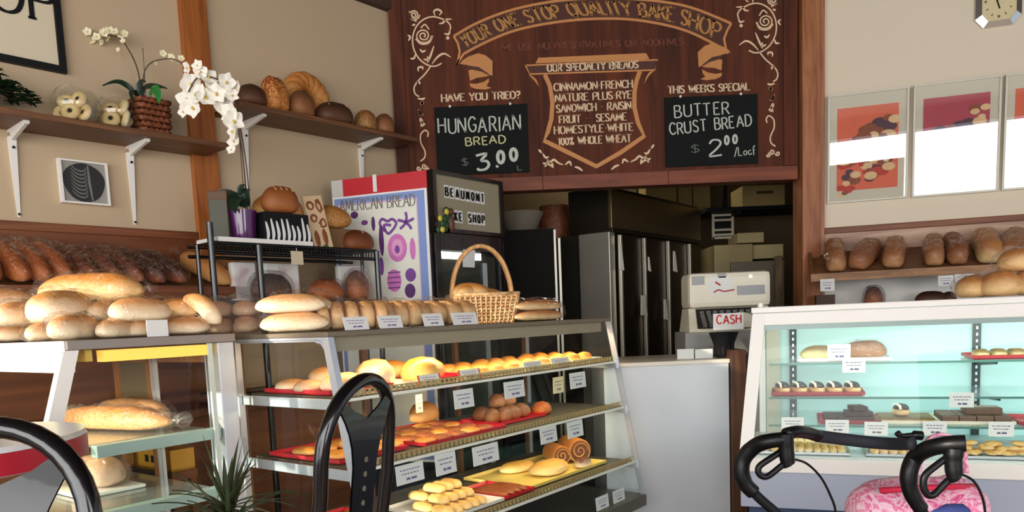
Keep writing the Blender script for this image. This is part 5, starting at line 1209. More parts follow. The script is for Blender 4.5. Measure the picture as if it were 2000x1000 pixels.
small('flat sugared pastry on the left of the yellow tray', CS, yx0 + .32, .07, S3 + TR, .27, .17, .06, .2, crust('sugared', (226, 170, 80), (252, 232, 176), bump=.9), 'pastries on the yellow tray', 7, bump=.012)
small('flaky sugared pastry at the back left of the yellow tray', CS, yx0 + .28, .23, S3 + TR, .22, .12, .05, -.1, crust('sugared', (226, 170, 80), (252, 232, 176), bump=.9), 'pastries on the yellow tray', 8, bump=.012)
small('frosted dark pastry in front of the cut rolls, yellow tray', CS, yx0 + .52, .0, S3 + TR, .15, .08, .045, .3, crust('frosted', (110, 60, 36), (250, 236, 210), bump=.8, scale=30), 'pastries on the yellow tray', 9, bump=.01)
def cutroll(label, x, y, L, R, rz):
    o = bpy.data.objects.new('cut_roll', None); COL.objects.link(o); o.location = CS.w((x, y, S3 + TR)); o.rotation_euler = (0, 0, CS.ang + rz); tag(o, label, 'pastry', 'cut nut rolls on the yellow tray')
    b = local(); b.tube([(0, y_, R) for y_ in (-L / 2, -L / 2 + .004, L / 2 - .01, L / 2)], [R * .96, R, R, R * .7], 18); b.build('crust', M_tan, o, smooth=True, loc=(0, 0, 0))
    b = local(); b.tube([(0, -L / 2 - .001, R), (0, -L / 2, R)], R * .86, 18); b.build('filling', plain('nut_filling', (104, 62, 36), .7, var=.3, scale=60), o, loc=(0, 0, 0))
    b = local(); b.tube([((R * .75 * (1 - k / 24)) * cos(k * .5), -L / 2 - .0022, R + (R * .75 * (1 - k / 24)) * sin(k * .5)) for k in range(22)], .003, 5); b.build('swirl', M_tan, o, loc=(0, 0, 0))
cutroll('smaller cut nut roll on the left, yellow tray', yx0 + .54, .17, .16, .05, -.6); cutroll('larger cut nut roll on the right, yellow tray', yx0 + .64, .13, .18, .062, -.6)

# ------------------------------------------------------------------ service counter, register, cash sign
zt = 1.038
t = thing('service_counter', 'plain white service counter panel between the two display cases', 'counter', W0, (.8, 4.25, 0))
MB().box(.50, 1.175, 4.0, 4.6, 0, zt - .022).build('cabinet', plain('counter_white', (204, 206, 212), .45, var=.015), t)
MB().box(.49, 1.18, 3.99, 4.62, zt - .022, zt, .003).build('worktop', plain('counter_top', (216, 206, 190), .35, var=.02), t)
t = tag(MB().box(1.1815, 1.262, 3.97, 4.6, 0, 1.085, .003).build('wooden_partition', wood('partition', (64, 36, 20), (104, 64, 38), 'Z', 7), None), 'dark wooden partition between white counter and right display case', 'partition')
M_reg = plain('register_cream', (226, 220, 198), .45, var=.02)
def wp(px, py, Y): return at(px, py, Y)
x0, x1 = at(1338, 600, 4.42).x, at(1500, 600, 4.42).x
YR = 4.42
t = thing('cash_register', 'cream cash register with black keys and display behind the cash sign', 'cash register', W0, ((x0 + x1) / 2, YR, zt))
zt1 = at(1420, 532, YR).z; zk = at(1420, 600, YR).z
MB().box(x0 - .03, x1 + .02, YR - .12, YR + .16, zt, zt + .14, .006).build('drawer', plain('register_grey', (150, 148, 144), .5), t)
b = MB(); b.hexa([(x0, YR - .10, zt + .14), (x1, YR - .10, zt + .14), (x1, YR + .16, zt + .14), (x0, YR + .16, zt + .14), (x0 + .02, YR + .0, zk), (x1, YR + .0, zk), (x1, YR + .16, zk), (x0 + .02, YR + .16, zk)]); b.build('body', M_reg, t)
b = MB(); b.hexa([(x0 + .05, YR - .105, zt + .16), (x1 - .05, YR - .105, zt + .16), (x1 - .05, YR - .06, zt + .16), (x0 + .05, YR - .06, zt + .16), (x0 + .06, YR - .012, zk - .005), (x1 - .05, YR - .012, zk - .005), (x1 - .05, YR + .03, zk - .005), (x0 + .06, YR + .03, zk - .005)]); b.build('keyboard', plain('key_black', (40, 38, 36), .5), t)
b = MB()
for i in range(9):
    for j in range(5):
        u = (i + .5) / 9; v = (j + .5) / 5; x = x0 + .07 + (x1 - x0 - .14) * u; y = YR - .108 + .09 * v; z = zt + .17 + (zk - zt - .19) * v; b.box(x - .012, x + .012, y - .008, y, z - .012, z + .012)
b.build('keys', plain('key_grey', (92, 86, 80), .5), t)
MB().box(x0 + .01, x1, YR - .06, YR + .16, zk, zt1, .03).build('display_hood', M_reg, t)
for a, c, q, r, nm, m in ((1352, 1376, 540, 556, 'price_display', M_black), (1403, 1418, 534, 542, 'lock', M_black), (1440, 1494, 558, 574, 'screen', M_black), (1386, 1430, 541, 572, 'taped_label', M_paper), (1462, 1470, 536, 543, 'lock', M_steel)):
    A, B = at(a, q, YR - .065), at(c, r, YR - .065); MB().box(A.x, B.x, YR - .064, YR - .058, B.z, A.z).build(nm, m, t)
A, B = at(1388, 572, YR), at(1428, 565, YR); b = MB(); b.ribbon(smooth_pts([(A.x, A.z), (A.x + .03, A.z + .014), (A.x + .06, A.z + .004), (B.x, A.z + .012)], 4), .008, YR - .066)
b.ribbon([(A.x + .01, A.z + .06), (A.x + .04, A.z + .04)], .01, YR - .066); b.build('label_scribble', plain('scribble', (176, 60, 60), .8), t)
A = at(1446, 602, YR - .1); b = MB(); b.lathe([(0, 0), (.10, 0), (.092, .04), (.06, .075), (0, .09)], (A.x, YR - .105, zt + .16), 20, 1, .5)
b.build('paper_cover', M_reg, t, smooth=True)
# black cup holder with the CASH sign
A = at(1414, 700, 4.10)
t = thing('cup_holder', 'black ribbed cup holder carrying the cash sign on the counter', 'cup', W0, (A.x, 4.10, zt))
b = local(); b.lathe([(0, 0), (.036, 0), (.045, .02), (.05, .06), (.07, .115), (.08, .14), (.074, .14), (.045, .07), (0, .05)], seg=24)
for k in range(14):
    a = k * 2 * pi / 14; b.box(.052 * cos(a) - .003, .052 * cos(a) + .003, .052 * sin(a) - .003, .052 * sin(a) + .003, .02, .12)
b.build('cup', M_blackm, t, loc=(0, 0, 0))
P0, P1 = at(1393, 645, 4.03), at(1452, 612, 4.03)
t = thing('cash_sign', 'white paper sign with red hand lettering reading CASH', 'sign', W0, ((P0.x + P1.x) / 2, 4.03, P0.z))
MB().box(P0.x, P1.x, 4.029, 4.032, P0.z, P1.z + .004).build('paper', M_paper, t)
A, B = at(1400, 633, 4.03), at(1447, 631, 4.03)
letters(MB(), 'CASH', (A.x, A.z), (B.x, B.z), .045, .0085, 4.0285, gap=.25, contrast=.1, wob=.04).build('lettering', plain('marker_red', (214, 48, 48), .7), t)
A = at(1467, 641, 4.03)
for px0, px1, nm in ((1323, 1355, 'left white business card standing on the counter'), (1358, 1392, 'right white business card standing on the counter')):
    A, B = at(px0, 699, 4.12), at(px1, 681, 4.12)
    tag(MB().box(A.x, B.x, 4.12, 4.128, zt + .0005, B.z).build('business_card', M_paper, None), nm, 'card', 'white cards on the service counter')

# ------------------------------------------------------------------ kitchen beyond the opening
_c = at(1195, 500, 5.5); KF = Frame(_c.x, 5.5, 37.5)
t = thing('reach_in_refrigerator', 'large dark stainless reach-in refrigerator with tall doors in the kitchen', 'refrigerator', KF, (.85, .4, 0))
kz = 1.90; KL = 1.6
MB(KF).box(0, KL, .02, .8, 0, kz).build('body', M_steeldark, t)
MB(KF).box(.0, KL, .022, .36, kz, kz + .33).build('compressor_box', M_steeldark, t)
MB(KF).box(-.004, KL, -.01, .02, kz + .03, kz + .30, .004).build('top_panel', plain('steel_bronze', (132, 112, 80), .3, metal=.8, var=.1, scale=3), t)
MB(KF).box(-.05, .03, -.012, .25, .1, kz - .0, .006).build('corner_post', M_steel, t)
bounds = [.06, .44, .86, 1.28, KL - .02]
M_doorm = plain('door_bronze', (62, 50, 36), .3, metal=.7, var=.12, scale=3)
for a, c in zip(bounds, bounds[1:]):
    d = MB(KF).box(a + .012, c - .012, -.02, .018, .12, kz - .01, .006).build('door', M_doorm, t)
    MB(KF).box(a - .008, a + .016, -.05, -.021, .16, kz - .02, .004).build('handle', M_steel, d)
MB(KF).box(-.02, .0, .02, .8, .0, kz).build('end_panel', plain('cabinet_grey', (54, 50, 43), .4, metal=.4), t)
MB(KF).box(-.03, KL, -.03, .2, kz - .005, kz + .028, .004).build('ledge', M_steeldark, t)
for i, (px, py, w, h, nm) in enumerate(((1214, 500, 14, 50, 'long white towel hanging at the top of the first door'), (1258, 596, 22, 38, 'wide white tag hanging low on the first door'), (1269, 515, 8, 26, 'small white tag on the second door handle'), (1319, 510, 14, 38, 'white tag hanging high on the third door'), (1301, 604, 15, 38, 'white tag hanging low on the second door'))):
    q = KF.hit(px, py, y=-.06); Yq = KF.w(q).y; ww, hh = w * Yq / FOC, h * Yq / FOC
    b = MB(KF); b.hexa([(q.x - ww * .62, -.062, q.z - hh / 2), (q.x + ww * .62, -.062, q.z - hh / 2 - .01), (q.x + ww * .62, -.056, q.z - hh / 2 - .01), (q.x - ww * .62, -.056, q.z - hh / 2), (q.x - ww * .35, -.054, q.z + hh / 2), (q.x + ww * .25, -.054, q.z + hh / 2), (q.x + ww * .25, -.050, q.z + hh / 2), (q.x - ww * .35, -.050, q.z + hh / 2)])
    tag(b.build('hanging_tag', plain('tag_white', (250, 244, 230), .8), None), nm, 'tag', 'white tags on the steel refrigerator')
# dark freezer left of it
x0, xm = at(984, 500, 5.25).x, at(1092, 500, 5.25).x
t = thing('dark_freezer', 'black upright freezer beside the stainless refrigerator in the kitchen', 'freezer', W0, ((x0 + xm) / 2, 5.45, 0))
fz = at(1040, 447, 5.25).z
MB().box(x0, xm - .02, 5.27, 5.68, 0, fz).build('body', M_blackm, t)
MB().box(xm - .035, xm - .018, 5.235, 5.27, .2, fz - .01, .003).build('handle', M_steel, t)
MB().box(xm - .004, xm + .012, 5.25, 5.29, .1, fz - .07).build('edge_trim', M_steel, t)
MB().box(x0, xm - .04, 5.25, 5.27, .1, fz - .005).build('door', plain('freezer_dark', (16, 13, 11), .7, spec=.15), t)
# things on top of the freezers
A = at(1017, 432, 5.45); t = tag(local().lathe([(0, 0), (.10, 0), (.17, .14), (.16, .14), (.095, .012), (0, .012)], seg=24).build('mixing_bowl', plain('bowl_pale', (120, 112, 96), .5), None, smooth=True, loc=(A.x, 5.48, fz + .001)), 'pale mixing bowl on top of the black freezer', 'bowl')
b = local(); b.lathe([(0, 0), (.11, 0), (.125, .12), (.115, .27), (.105, .27), (.11, .12), (0, .03)], seg=20)
tag(b.build('dark_basket', M_wicker, None, smooth=True, loc=KF.w((.16, .60, kz + .001))), 'round dark wicker basket on top of the stainless refrigerator', 'basket')
# cream equipment and boxes right of the refrigerator
def kbox(label, name, px0, px1, py0, py1, Y, d, mat, cat, z=None, group=None, bev=.006):
    A, B = at(px0, py1, Y), at(px1, py0, Y); z0 = A.z if z is None else z
    return tag(MB().box(A.x, B.x, Y, Y + d, z0, B.z, bev).build(name, mat, None), label, cat, group)
M_box = plain('carton_cream', (196, 178, 128), .7, var=.06); M_box2 = plain('carton_yellow', (178, 156, 98), .7, var=.06)
zt2 = at(1460, 475, 6.6).z
kbox('cream appliance cabinet behind the cash register', 'cream_appliance', 1398, 1470, 476, 700, 6.6, .5, plain('appliance', (176, 158, 112), .5, var=.2, scale=5), 'appliance', z=0)
kbox('grey flat board standing behind the cash register', 'grey_board', 1430, 1532, 508, 700, 6.2, .03, plain('grey_board', (120, 110, 94), .6), 'board', z=0)
kbox('wide cream carton lying right of the small carton in the kitchen', 'carton', 1466, 1530, 476, 506, 6.65, .35, M_box, 'box', group='cream cartons behind the register')
kbox('tall stand carrying the cream carton behind the register', 'stand', 1470, 1534, 507, 700, 6.62, .4, plain('stand_brown', (84, 66, 46), .7), 'stand', z=0)
kbox('small cream carton on the cream appliance in the kitchen', 'carton', 1441, 1492, 453, 475, 6.7, .3, M_box, 'box', group='cream cartons behind the register')
A, B = at(1524, 610, 5.7), at(1543, 495, 5.7)
b = MB(); b.hexa([(A.x - .10, 5.6, 0), (A.x - .05, 5.6, 0), (A.x - .05, 5.64, 0), (A.x - .10, 5.64, 0), (B.x - .035, 5.9, B.z), (B.x + .015, 5.9, B.z), (B.x + .015, 5.94, B.z), (B.x - .035, 5.94, B.z)])
o = b.build('leaning_board', wood('leaning', (92, 74, 52), (140, 118, 88), 'Z', 8), None); tag(o, 'narrow grey brown board leaning beside the right post in the kitchen', 'board')
t = thing('louvred_vent', 'white louvred vent frame on the kitchen wall by the refrigerator', 'vent', W0, (at(1410, 465, 6.9).x, 6.9, at(1410, 465, 6.9).z))
A, B = at(1392, 467, 6.9), at(1433, 412, 6.9); b = MB(); w = .018
for a in ((A.x, A.x + w, A.z, B.z), (B.x - w, B.x, A.z, B.z), (A.x, B.x, A.z, A.z + w), (A.x, B.x, B.z - w, B.z)): b.box(a[0], a[1], 6.9, 6.93, a[2], a[3])
b.build('frame', M_cream, t); b = MB()
for k in range(5):
    if k in (2,): continue
    z = A.z + .03 + k * (B.z - A.z - .05) / 4.4; b.box(A.x + w, B.x - w, 6.905, 6.925, z, z + .018, tilt=.4)
b.build('slat', M_cream, t); MB().box(A.x + w, B.x - w, 6.926, 6.93, A.z + w, B.z - w).build('back', M_blackm, t)
# high shelf with cartons
sz = at(1480, 402, 6.7).z
t = thing('storage_shelf', 'dark storage shelf hung high in the kitchen under the painted sign', 'shelf', W0, (1.9, 6.9, sz))
MB().box(at(1380, 400, 6.7).x, 3.28, 6.7, 7.2, sz - .03, sz).build('board', M_blackm, t)
b = MB()
for x in (at(1445, 400, 6.7).x, 3.0): b.box(x - .02, x + .02, 7.14, 7.18, sz, 3.40); b.box(x - .015, x + .015, 6.72, 7.18, sz - .06, sz - .03)
b.build('hanger', M_blackm, t)
for px0, px1, nm in ((1262, 1322, 'first yellowish carton from the left under the sign edge'), (1325, 1352, 'narrow yellowish carton under the sign edge'), (1354, 1388, 'third yellowish carton from the left under the sign edge')):
    A, B = at(px0, 400, 7.3), at(px1, 400, 7.3); tag(MB().box(A.x, B.x, 7.3, 7.7, 2.26, 2.62, .006).build('carton', M_box2, None), nm, 'box', 'yellow cartons on the high kitchen shelves')
MBs = MB().box(at(1255, 400, 7.3).x, at(1392, 400, 7.3).x, 7.25, 7.75, 2.225, 2.258).build('storage_shelf', M_blackm, None); tag(MBs, 'high dark shelf of yellowish cartons above the steel refrigerator', 'shelf')
MB().box(at(1260, 400, 7.3).x, at(1390, 400, 7.3).x, 7.72, 7.75, 2.258, 3.3).build('hanger', M_blackm, MBs)
o = kbox('wide yellow carton with a dark mark on the high kitchen shelf', 'carton', 1450, 1533, 360, 391, 6.75, .35, M_box2, 'box', z=sz + .001, group='yellow cartons on the high kitchen shelves')
A, B = at(1478, 379, 6.745), at(1510, 372, 6.745); MB().box(A.x, B.x, 6.746, 6.7495, A.z, B.z).build('printed_mark', plain('print_dark', (80, 66, 40), .8), o)

# ------------------------------------------------------------------ right wall: clock, framed prints, slanted shelf
def wr(px, py, y=-.02): return WR.hit(px, py, y=y)
A, B = wr(1905, 20), wr(1996, 20); cxk = (A.x + B.x) / 2; r = (B.x - A.x) / 2; czk = wr(1950, 52).z + r * 1.22
t = thing('wall_clock', 'chrome octagonal wall clock with pale dial high on the right wall', 'clock', WR, (cxk, -.02, czk - r))
def octo(rx, rz, c=.36): return [(cxk + x * rx, czk + z * rz) for x, z in ((-1 + c, -1), (1 - c, -1), (1, -1 + c), (1, 1 - c), (1 - c, 1), (-1 + c, 1), (-1, 1 - c), (-1, -1 + c))]
b = MB(WR); o8, i8 = octo(r, r * 1.2), octo(r * .74, r * .95)
for k in range(8):
    a, c, d, e = o8[k], o8[(k + 1) % 8], i8[(k + 1) % 8], i8[k]
    b.hexa([(a[0], -.02, a[1]), (c[0], -.02, c[1]), (d[0], -.035, d[1]), (e[0], -.035, e[1]), (a[0], -.002, a[1]), (c[0], -.002, c[1]), (d[0], -.002, d[1]), (e[0], -.002, e[1])])
b.build('case', plain('chrome', (214, 212, 206), .15, metal=.9, var=.03), t)
b = MB(WR); b.slab(i8, -.03, -.004); b.build('dial', plain('dial', (222, 206, 160), .5, var=.02), t)
for k in range(12):
    b = MB(WR); a = k * pi / 6; x, z = cxk + r * .58 * sin(a), czk + r * .76 * cos(a); b.ribbon([(x - .05 * r * sin(a), z - .06 * r * cos(a)), (x + .05 * r * sin(a), z + .06 * r * cos(a))], .007 if k % 3 else .014, -.0305); b.build('hour_mark', plain('dial_ink', (110, 96, 60), .6), t)
b = MB(WR); b.ribbon([(cxk, czk), (cxk - r * .28, czk + r * .4)], .012, -.032); b.build('hour_hand', M_blackm, t)
b = MB(WR); b.ribbon([(cxk + .03 * r, czk - .05), (cxk - .32 * r, czk + .66 * r)], .008, -.033); b.build('minute_hand', M_blackm, t)
M_frame = plain('frame_pale', (214, 208, 190), .35, var=.02); M_mat = plain('mat_board', (218, 212, 190), .6, var=.01)
M_pglass = clear('picture_glass', (1, 1, 1), 3.2)
def poster(label, x0, x1, z0, z1, top, bottom, foods):
    t = thing('framed_print', label, 'picture', WR, ((x0 + x1) / 2, -.004, z0), 'framed food prints on the right wall')
    t.rotation_euler = (Matrix.Rotation(WR.ang, 4, 'Z') @ Matrix.Rotation(RAD(2.6), 4, 'X')).to_euler()
    w, h = x1 - x0, z1 - z0; f = local(); e = .012
    for a in ((-w / 2, w / 2, 0, e), (-w / 2, w / 2, h - e, h), (-w / 2, -w / 2 + e, e, h - e), (w / 2 - e, w / 2, e, h - e)): f.box(a[0], a[1], -.02, .0, a[2], a[3], .002)
    f.build('frame', M_frame, t, loc=(0, 0, 0))
    local().box(-w / 2 + e, w / 2 - e, -.006, -.002, e, h - e).build('mat_board', M_mat, t, loc=(0, 0, 0))
    pw, pz0, pz1 = w / 2 * .76, h * .11, h * .87
    p = local().box(-pw, pw, -.0075, -.0062, pz0, pz1).build('print', top, t, loc=(0, 0, 0))
    rnd = random.Random(len(label)); b = local()
    if bottom: 
        local().slab([(-pw, pz0), (pw * .55, pz0), (pw, pz0 + h * .1), (pw, pz0 + h * .34), (0, pz0 + h * .40), (-pw, pz0 + h * .30)], -.0084, -.0078).build('printed_cloth', bottom, p, loc=(0, 0, 0))
    for k, m in enumerate(foods):
        b = local()
        for j in range(24):
            u, v = rnd.uniform(-.9, .9), rnd.random(); cx, cz = pw * u, pz0 + h * (.06 + .50 * v + .14 * u); r = rnd.uniform(.012, .04)
            b.slab([(max(-pw, min(pw, cx + r * 1.2 * cos(a))), cz + r * .8 * sin(a)) for a in [q * pi / 7 for q in range(14)]], -.0090 - .0002 * (k + j * .13), -.0086)
        b.build('printed_food', m, p, loc=(0, 0, 0))
    g = local(); g.quad((-w / 2 + e, -.014, e), (w / 2 - e, -.014, e), (w / 2 - e, -.014, h - e), (-w / 2 + e, -.014, h - e)); g.build('glass', M_pglass, t, loc=(0, 0, 0))
F1 = plain('food_cream', (236, 200, 150), .6, var=.2, scale=30); F2 = plain('food_brown', (150, 84, 56), .6, var=.35, scale=30); F3 = plain('food_plum', (92, 62, 72), .6, var=.35, scale=30); F4 = plain('food_red', (196, 70, 56), .6, var=.3, scale=30)
PR = plain('print_orange', (232, 116, 84), .6, var=.1, scale=8); PC = plain('print_crimson', (188, 78, 92), .6, var=.12, scale=8)  # both print colours lightened to stand for haze on the glass
poster('framed print of pastries on orange red beside the right post', .040, .512, 1.965, 2.645, PR, PR, (F3, F4, F2, F1))
poster('framed print of a frosted pastry on crimson, middle of the three', .536, 1.018, 1.962, 2.648, PC, plain('print_white', (226, 216, 206), .6), (F3, F2, F1))
poster('framed print cut by the picture edge, right of the crimson one', 1.036, 1.51, 1.962, 2.648, PR, None, (F1, F2, F3))
RS = math.atan2(.16, .34); rx0 = wr(1583, 537, -.35).x
t = thing('slanted_bread_shelf', 'slanted wooden bread shelf on the right wall with wrapped brown loaves', 'shelf', WR, (rx0 + 1, -.2, 1.48))
b = MB(WR); b.hexa([(rx0, -.36, 1.46), (3.2, -.36, 1.46), (3.2, -.012, 1.63), (rx0 + .02, -.012, 1.63), (rx0, -.36, 1.482), (3.2, -.36, 1.482), (3.2, -.012, 1.652), (rx0 + .02, -.012, 1.652)]); b.build('board', M_shelf, t)
MB(WR).box(rx0, 3.2, -.376, -.36, 1.452, 1.50).build('lip', wood('lip_wood', (120, 78, 42), (176, 126, 76), 'X', 14), t)
b = MB(WR); b.hexa([(rx0, -.36, 1.482), (rx0 + .02, -.36, 1.482), (rx0 + .03, -.012, 1.652), (rx0 + .01, -.012, 1.652), (rx0, -.36, 1.50), (rx0 + .02, -.36, 1.50), (rx0 + .03, -.012, 1.70), (rx0 + .01, -.012, 1.70)]); b.build('end_cheek', M_shelf, t)
def rslant(px, label, L, W, H, mat, yc=-.20, bag=M_bag, sk=0, seed=0, tail=0, **kw):
    z = 1.482 + (yc + .36) * .489 + .004
    o = bread(label, WR.w(fpt(WR, px, yc, z + .04) - Vector((0, 0, .04))), L, W, H, mat=mat, bag=bag, seed=seed, tail=tail, group='wrapped loaves on the slanted right shelf', **kw)
    o.rotation_euler = (Matrix.Rotation(WR.ang, 4, 'Z') @ Matrix.Rotation(RS, 4, 'X') @ Matrix.Rotation(pi / 2 + sk, 4, 'Z')).to_euler()
M_rb = crust('right_brown', (150, 94, 54), (204, 152, 104)); M_rb2 = crust('right_brown_dark', (132, 78, 46), (180, 122, 82)); M_rp = crust('right_pale', (176, 116, 64), (232, 200, 140))
for i, (px, nm, m, sk, tl, L, W, H) in enumerate(((1630, 'square wrapped loaf at the left end of the right slanted shelf, nearest the post', M_rb, -.05, 0, .34, .115, .13), (1688, 'tilted wrapped loaf, second from the left post on the right slanted shelf', M_rb2, -.45, .05, .32, .13, .12), (1745, 'wrapped loaf left of the wide gap on the right slanted shelf', M_rb, -.2, .05, .32, .12, .12), (1822, 'wrapped loaf just right of the wide gap on the right slanted shelf', M_rb, -.15, 0, .32, .108, .12), (1863, 'dark wrapped loaf left of the pale topped loaf, right slanted shelf', M_rb2, -.05, .05, .32, .108, .12), (1925, 'pale topped wrapped loaf with domed crown, right slanted shelf', M_rp, -.1, .05, .34, .13, .135), (1975, 'brown wrapped loaf leaning right at the picture edge, right slanted shelf', M_rb, -.4, 0, .34, .13, .125), (2040, 'wrapped loaf beyond the picture edge on the right slanted shelf', M_rb, 0, 0, .3, .12, .11))):
    rslant(px, nm, L, W, H, m, sk=sk, seed=130 + i, tail=tl, p=7, sq=.5, bump=.008)
# lower ledge behind the right case
t = thing('wall_ledge', 'narrow ledge under the slanted shelf on the right wall', 'shelf', WR, (1, -.15, 1.27))
MB(WR).box(.05, 3.2, -.30, -.012, 1.255, 1.28).build('board', M_shelf, t)
b = MB(WR)
for x in (.3, 1.6, 2.9): b.box(x - .012, x + .012, -.26, -.012, 1.22, 1.255)
b.build('bracket', M_white, t)
def onledge(px, y, z=1.281): return WR.w(fpt(WR, px, y, z))
bread('dark red brown bagged loaf end under the slanted right shelf', onledge(1706, -.16), .2, .11, .125, WR.ang + 1.3, mat=M_flaky, bag=M_bagm, seed=150, group='dark loaves on the right ledge')
bread('dark loaf top peeping over the right case, middle of the ledge', onledge(1818, -.16), .18, .12, .085, WR.ang, mat=M_dark, seed=151, group='dark loaves on the right ledge')
bread('small dark roll peeping over the right case beside the buns', onledge(1852, -.14), .09, .08, .075, WR.ang, mat=M_dark, seed=152, group='dark loaves on the right ledge')
o = tag(MB(WR).box(*(lambda a, c: (a.x, c.x))(wr(1592, 580, -.12), wr(1628, 580, -.12)), -.2, -.06, 1.281, 1.37).build('dark_box', plain('box_brown', (74, 48, 34), .6), None), 'small dark brown box under the left end of the right slanted shelf', 'box')
for x0, x1, y0, y1, nm in ((1602, 1630, 545, 569, 'at the left end of the right slanted shelf'), (1832, 1862, 538, 559, 'below the middle of the right slanted shelf'), (1864, 1902, 535, 549, 'right of the middle card under the right slanted shelf')):
    price_card('white price card hanging ' + nm, WR, x0, x1, y0, y1, -.384, 'price cards on the right slanted shelf', lean=0, hang=.008)

# ------------------------------------------------------------------ right display case
T2 = 1.305; W2 = 1.75; D2 = .62; zl = .675
cr = thing('display_case', 'white framed refrigerated display case with cool light on the right', 'display case', RC, (W2 / 2, D2 / 2, 0))
yl = -.10
MB(RC).box(-.006, W2, -.006, D2, T2 - .025, T2, .004).build('top', M_white, cr)
MB(RC).box(.03, W2, -.012, .012, T2 - .078, T2 - .026, .003).build('front_rail', M_white, cr)
MB(RC).box(.03, W2, -.004, .02, T2 - .098, T2 - .079).build('light_rail', plain('rail_grey', (132, 148, 144), .4, metal=.4), cr)
for x, s in ((0, 1), (W2, -1)):
    b = MB(RC); w = .052; sp = -.055 * s
    X = [(x, x + w * s), (x + sp, x + sp + w * s)]
    lo, hi = sorted(X[1]), sorted(X[0])
    b.hexa([(lo[0], yl - .01, zl), (lo[1], yl - .01, zl), (lo[1], yl + .05, zl), (lo[0], yl + .05, zl), (hi[0], -.012, T2 - .026), (hi[1], -.012, T2 - .026), (hi[1], .04, T2 - .026), (hi[0], .04, T2 - .026)]); b.build('front_post', M_white, cr)
    MB(RC).box(min(x, x + .03 * s), max(x, x + .03 * s), D2 - .04, D2, .1, T2 - .026).build('back_post', M_white, cr)
    b = MB(RC); xx = x + .004 * s; b.quad((xx - .05 * s, yl + .05, zl), (xx, D2 - .04, zl), (xx, D2 - .04, T2 - .03), (xx, .04, T2 - .03)); b.build('end_glass', M_glass, cr)
b = MB(RC); b.tube([(.03, .04, T2), (.03, .04, T2 + .018)], .012, 10); b.build('knob', M_white, cr, smooth=True)
MB(RC).quad((.0, yl, zl + .02), (W2, yl, zl + .02), (W2, 0, T2 - .08), (.05, 0, T2 - .08)).build('front_glass', M_glass, cr)
MB(RC).box(-.055, W2 + .055, yl - .022, yl + .03, zl - .06, zl - .0, .004).build('ledge', M_white, cr)
MB(RC).box(-.05, W2 + .05, yl - .004, D2, .46, zl - .062).build('apron', plain('apron_white', (164, 172, 188), .4, var=.01), cr)
MB(RC).box(-.02, W2 + .02, yl + .06, D2, .0, .46).build('base', plain('base_blue', (38, 58, 92), .5), cr)
MB(RC).box(-.03, W2, yl + .03, D2 - .03, zl - .03, zl).build('deck', plain('deck_white', (208, 214, 212), .4, metal=.2), cr)
MB(RC).box(.03, W2, D2 - .03, D2 - .005, zl, T2 - .026).build('back_panel', plain('case_mint', (194, 222, 218), .45, var=.02), cr)
MB(RC).box(.035, .10, D2 - .05, D2 - .031, zl, T2 - .03).build('back_jamb', plain('jamb', (196, 190, 168), .4), cr)
M_std = plain('standard_dark', (52, 60, 58), .4, metal=.5)
stx = [RC.hit(1549, 720, y=D2 - .04).x, RC.hit(1906, 740, y=D2 - .04).x, RC.hit(1906, 740, y=D2 - .04).x + .62]
for x in stx: 
    s_ = MB(RC).box(x - .016, x + .016, D2 - .045, D2 - .031, zl, T2 - .03).build('shelf_standard', M_std, cr)
    b = MB(RC)
    for k in range(18): z = zl + .04 + k * .03; b.box(x - .004, x + .004, D2 - .0462, D2 - .045, z, z + .014)
    b.build('slots', M_alu, s_)
RZs = (1.050, .905, .790); RYf = (.18, .12, .06)
for z, f in zip(RZs, RYf):
    sh = MB(RC).box(.06, W2 - .03, f, D2 - .06, z - .007, z).build('shelf', M_plate, cr)
    MB(RC).box(.06, W2 - .03, f - .003, f, z - .008, z + .001).build('shelf_edge', plain('edge_green', (90, 130, 120), .2), sh)
    for x in stx:
        b = MB(RC); b.hexa([(x - .004, f + .03, z - .02), (x + .004, f + .03, z - .02), (x + .004, D2 - .046, z - .05), (x - .004, D2 - .046, z - .05), (x - .004, f + .03, z - .008), (x + .004, f + .03, z - .008), (x + .004, D2 - .046, z - .008), (x - .004, D2 - .046, z - .008)]); b.build('shelf_bracket', M_std, sh)
MB(RC).tube([(.08, .05, T2 - .045), (W2 - .05, .05, T2 - .045)], .012, 10).build('light_tube', plain('cool_tube', (236, 255, 246), .4, emit=3), cr, smooth=True)
p = RC.w((W2 / 2, .12, T2 - .06)); o = area('cool_lamp', p, (0, 0, -1), W2 - .2, .06, 3.2, (.80, 1, .95)); o.rotation_euler = (RAD(30), 0, RC.ang)
for z, f in ((1.03, .2), (.885, .15), (.77, .1)):
    p = RC.w((W2 / 2, f + .06, z)); o = area('cool_shelf_lamp', p, (0, 0, -1), W2 - .2, .03, .8, (.72, .95, 1)); o.rotation_euler = (RAD(35), 0, RC.ang)
def rt(label, px0, px1, py, z, mat, d=.22, yo=.03, f=0, **k):
    a, c = RC.hit(px0, py, z=z), RC.hit(px1, py, z=z); y0 = RYf[f] + yo if f < 3 else yo
    a, c = fpt(RC, px0, y0, z), fpt(RC, px1, y0, z)
    tray(label, RC, a.x, c.x, y0, y0 + d, z + .0005, mat, **k); return a.x, c.x, y0, z + .0005 + TR
def rs(label, x, y, z, L, W, H, rz, mat, group, seed=0, **k): return small(label, RC, x, y, z, L, W, H, rz, mat, group, seed, **k)
a, c, y0, z = rt('pale tray with wrapped sliced pastries on the top glass shelf', 1558, 1742, 697, RZs[0], M_white, d=.24)
M_nutty = crust('nutty', (110, 84, 48), (214, 196, 140), bump=.6)
w = c - a
